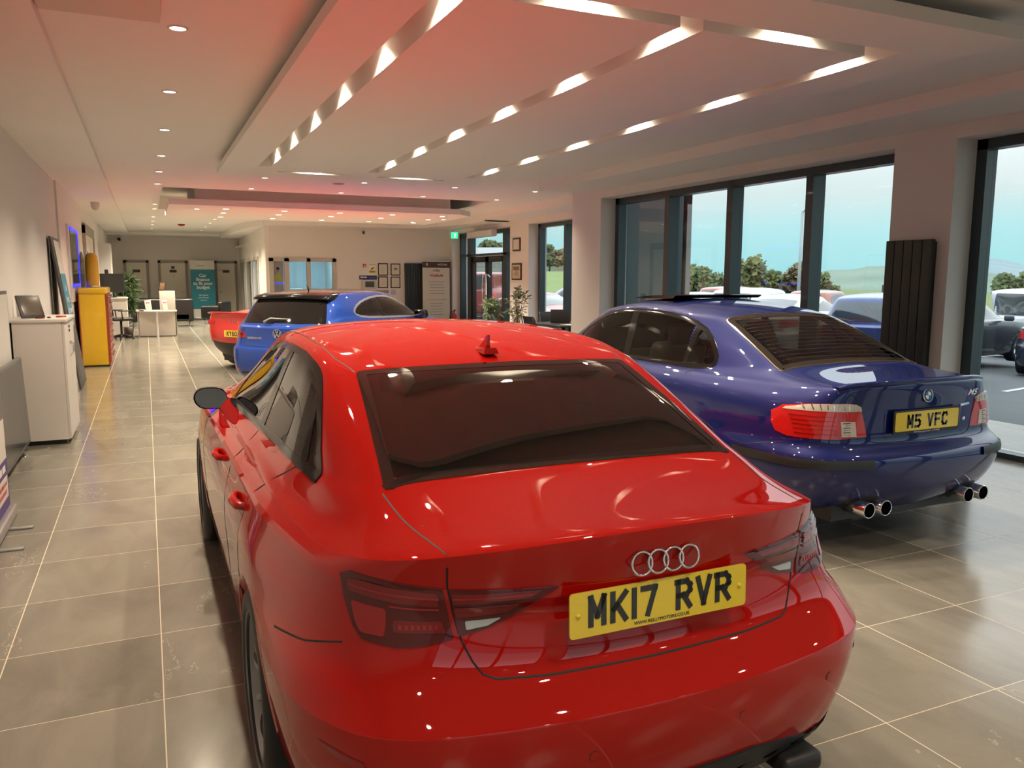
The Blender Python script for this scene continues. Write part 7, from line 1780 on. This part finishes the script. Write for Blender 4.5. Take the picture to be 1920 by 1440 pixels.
# lamp posts, fence, sign
PG = mat('galvanised', (.38, .42, .43), .5, .3)
for x, y, h, lb in ((29.0, 30.2, 5.6, 'tall grey lamp post with a short arm beyond the long window'), (17.6, 45.5, 6.5, 'tall pale lamp post seen through the glazed entrance')):
    e = empty('lamp_post', (x, y, gz(x)), 0, lb, 'lamp post')
    m = MB(); m.tube([(0, 0, 0), (0, 0, h * .5), (0, 0, h)], [.10, .075, .06], 10); m.obj('pole', PG, e)
    m = MB(); m.tube([(0, 0, h - .1), (.1, -.1, h + .10), (.25, -.25, h + .16)], .04, 8); m.obj('arm', PG, e)
    m = MB(); m.rbox((.38, -.38, h + .17), (.18, .18, .05), .03, rot=Matrix.Rotation(math.radians(45), 3, 'Z')); m.obj('lamp_head', PG, e)
PB = mat('post_brown', (.10, .06, .045), .8)
f = empty('mesh_fence', (27.95, 12, gz(27.95)), 0, 'low pale mesh fence with brown posts along the far edge of the car park', 'fence')
m = MB()
for k in range(7): m.tube([(0, -40, .15 + k * .16), (0, 28, .15 + k * .16)], .012, 4)
m.obj('mesh_panel', PG, f)
for i in range(16):
    o = MB(); o.box(-.06, .06, -.06, .06, 0, 2.1); o = o.obj('fence_post', PB, f); o.location = (-.08, 24.2 - i * 3.0, 0)

# hedge, trees, hills
def crown(name, m_, par, blobs, n, leaf, seed):
    rn = random.Random(seed); mb = MB()
    for (cx_, cy_, cz_, rx, ry, rz_) in blobs:
        for k in range(int(n)):
            while True:
                p = Vector((rn.uniform(-1, 1), rn.uniform(-1, 1), rn.uniform(-1, 1)))
                if .35 < p.length < 1: break
            p = p * (1 + rn.uniform(-.12, .12)); q = Vector((cx_ + p.x * rx, cy_ + p.y * ry, cz_ + p.z * rz_))
            a = Vector((rn.gauss(0, 1), rn.gauss(0, 1), rn.gauss(0, 1))).normalized() * leaf; b = a.orthogonal().normalized() * leaf * rn.uniform(.5, 1)
            mb.add([q - a, q + b, q + a, q - b], [(0, 1, 2, 3)], False)
    return mb.obj(name, m_, par)
TG = [mat('tree_olive', (.17, .185, .07), .9, noise=(.6, .3)), mat('tree_green', (.11, .155, .06), .9, noise=(.6, .3)), mat('tree_brown', (.21, .17, .085), .9, noise=(.6, .3))]
BARK = mat('bark', (.07, .055, .04), .9)
TORD = {}
def tree(x, y, h, w, k, seed, label, group, n=260):
    q = TORD[group] = TORD.get(group, 0) + 1
    label = label.replace('leaved tree in the row', 'tree').replace('tree in the row', 'tree').replace('autumn ', '').replace('tree at the right end of the far row', 'tree seen right of the last pier') + ', %s from left' % ('first second third fourth fifth sixth seventh eighth ninth tenth'.split()[q - 1])
    g0 = -1.2 if x > 40 or 'field' not in group else 1.9
    e = empty('tree', (x, y, g0), 0, label, 'tree', group); rn = random.Random(seed)
    m = MB(); m.tube([(0, 0, 0), (.1, 0, h * .35), (0, .1, h * .7)], [h * .035, h * .025, h * .01], 6); m.obj('trunk', BARK, e)
    bl = [(rn.uniform(-.4, .4) * w, rn.uniform(-.4, .4) * w, h * rn.uniform(.4, .8), w * rn.uniform(.35, .55), w * rn.uniform(.35, .55), h * rn.uniform(.18, .28)) for _ in range(6)]
    crown('foliage', TG[k], e, bl, n, .16 + h * .02, seed)
rn = random.Random(11)
def at_az(az, d): return math.sin(math.radians(az)) * d, math.cos(math.radians(az)) * d
LBS = ['olive leaved tree in the row beyond the parked cars', 'dark green tree in the row beyond the parked cars', 'brownish autumn tree in the row beyond the parked cars']
i = 0
for az in [17.5 + 1.35 * q for q in range(10)]:          # seen through the entrance and middle window
    d = 70 + 7 * (i % 2); x, y = at_az(az, d); hh = 2.5 + .3 * math.sin(az * 1.7) + rn.uniform(-.2, .3) - max(0, az - 25) * .08
    tree(x, y, hh, 1.85, i % 3, 100 + i, LBS[i % 3].replace('beyond the parked cars', 'beyond the field past the entrance'), 'trees beyond the field past the entrance'); i += 1
for az in [35.5 + 1.4 * q for q in range(8)]:
    d = 58 + 6 * (i % 2); x, y = at_az(az, d + (3 if az > 43 else 0)); hh = (3.9 + rn.uniform(-.5, .7)) * (1 - max(0, az - 43) * .14)
    tree(x, y, hh, 1.55, (i + 1) % 3, 200 + i, LBS[(i + 1) % 3], 'trees beyond the parked cars', 220); i += 1
for az, hh in ((50.6, 3.3), (56.3, 3.2), (59.4, 4.0), (62.5, 3.8)):
    x, y = at_az(az, 60); tree(x, y, hh, 1.6, 1, 300 + i, 'round green tree at the right end of the far row', 'round trees outside the right hand window', 260); i += 1
hg = empty('hedge', (0, 0, 0), 0, 'long low green hedge running behind the parked cars', 'hedge')
bl = []
for az in np.arange(32, 62, .8):
    x = 30.2; y = x / math.tan(math.radians(az)); bl.append((x, y, gz(29) + .55, 1.0, 1.0, .55 + .1 * math.sin(az * 3)))
crown('foliage', mat('hedge_green', (.24, .30, .09), .9, noise=(1, .35)), hg, bl, 130, .16, 5)
mb = MB(); vs = []; DD = ((30, -1.2), (34, -.85), (45, .4), (58, 1.75), (66, 2.0), (140, 1.6))
for k in range(25):
    az = 9 + k * 1.05
    for d, z in DD: x, y = at_az(az, d); vs.append((x, y, z - max(0, az - 29) * .25))
mb.add(vs, [(k * 6 + j, k * 6 + 6 + j, k * 6 + 7 + j, k * 6 + 1 + j) for k in range(24) for j in range(5)], True)
struct(mb.obj('field', mat('rising_grass', (.22, .30, .10), .95, noise=(.4, .2))))
def hills(name, m_, az0, az1, d, el, base=-12):
    mb = MB(); vs = []; n = 60
    for k in range(n + 1):
        az = az0 + (az1 - az0) * k / n; x, y = at_az(az, d); z = d * math.tan(math.radians(el(az))) + 1.59
        x2, y2 = at_az(az, d * 1.25); x3, y3 = at_az(az, d * .55)
        vs += [(x3, y3, base), (x, y, z), (x2, y2, z * .98)]
    mb.add(vs, [f_ for k in range(n) for f_ in ((k * 3, k * 3 + 3, k * 3 + 4, k * 3 + 1), (k * 3 + 1, k * 3 + 4, k * 3 + 5, k * 3 + 2))], True)
    return struct(mb.obj(name, m_))
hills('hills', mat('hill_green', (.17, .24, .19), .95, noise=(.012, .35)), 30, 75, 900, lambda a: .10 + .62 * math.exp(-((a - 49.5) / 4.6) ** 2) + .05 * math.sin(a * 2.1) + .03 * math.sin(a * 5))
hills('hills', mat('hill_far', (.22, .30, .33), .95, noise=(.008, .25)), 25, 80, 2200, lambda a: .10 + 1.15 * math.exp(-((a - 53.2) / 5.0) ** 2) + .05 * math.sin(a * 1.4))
hills('hills', mat('wood_bank', (.075, .09, .045), .95, noise=(.05, .4)), 12, 33, 130, lambda a: 1.35 + .25 * math.sin(a * 1.1) - max(0, a - 27) * .15, -4)
# grey shed roof beyond the entrance
sh = empty('farm_shed', (22.4, 57.5, 2.0), math.radians(-21), 'long low pale roofed shed beyond the field past the entrance', 'building')
m = MB(); m.box(-3.6, 3.6, -1.5, 1.5, -.6, 1.2); m.obj('walls', mat('shed_wall', (.30, .30, .30), .8), sh); m = MB(); m.prism([(-1.8, 1.15), (1.8, 1.15), (0, 1.75)], -3.8, 3.8, 'x'); m.obj('roof', mat('shed_roof', (.45, .47, .49), .6), sh)
# the glazed end wall of the projecting entrance part
gw = empty('window_7', (7.9, 11.80, 0)); struct(gw)
m = MB(); m.box(-.85, .80, .0, .02, -.05, 3.6); m.obj('dark_glass_panel', mat('dark_cladding', (.05, .05, .055), .12, coat=.3), gw)
# outer face and roof of the building
m = MB(); m.box(XG2 + .12, XG2 + .3, 11.8, 12.1, 0, 3.6); m.box(XG + .12, XG + .3, -5.3, 11.8, 2.85, 3.8); m.box(XG2 + .12, XG2 + .3, 11.8, 22.7, 2.85, 3.8); struct(m.obj('wall_outer', mat('render_grey', (.3, .3, .3), .8)))
struct(box_obj('roof', mat('render_grey'), XL - .4, XG2 + .3, YN - .4, YB + .4, 3.5, 3.6))
# temp lights
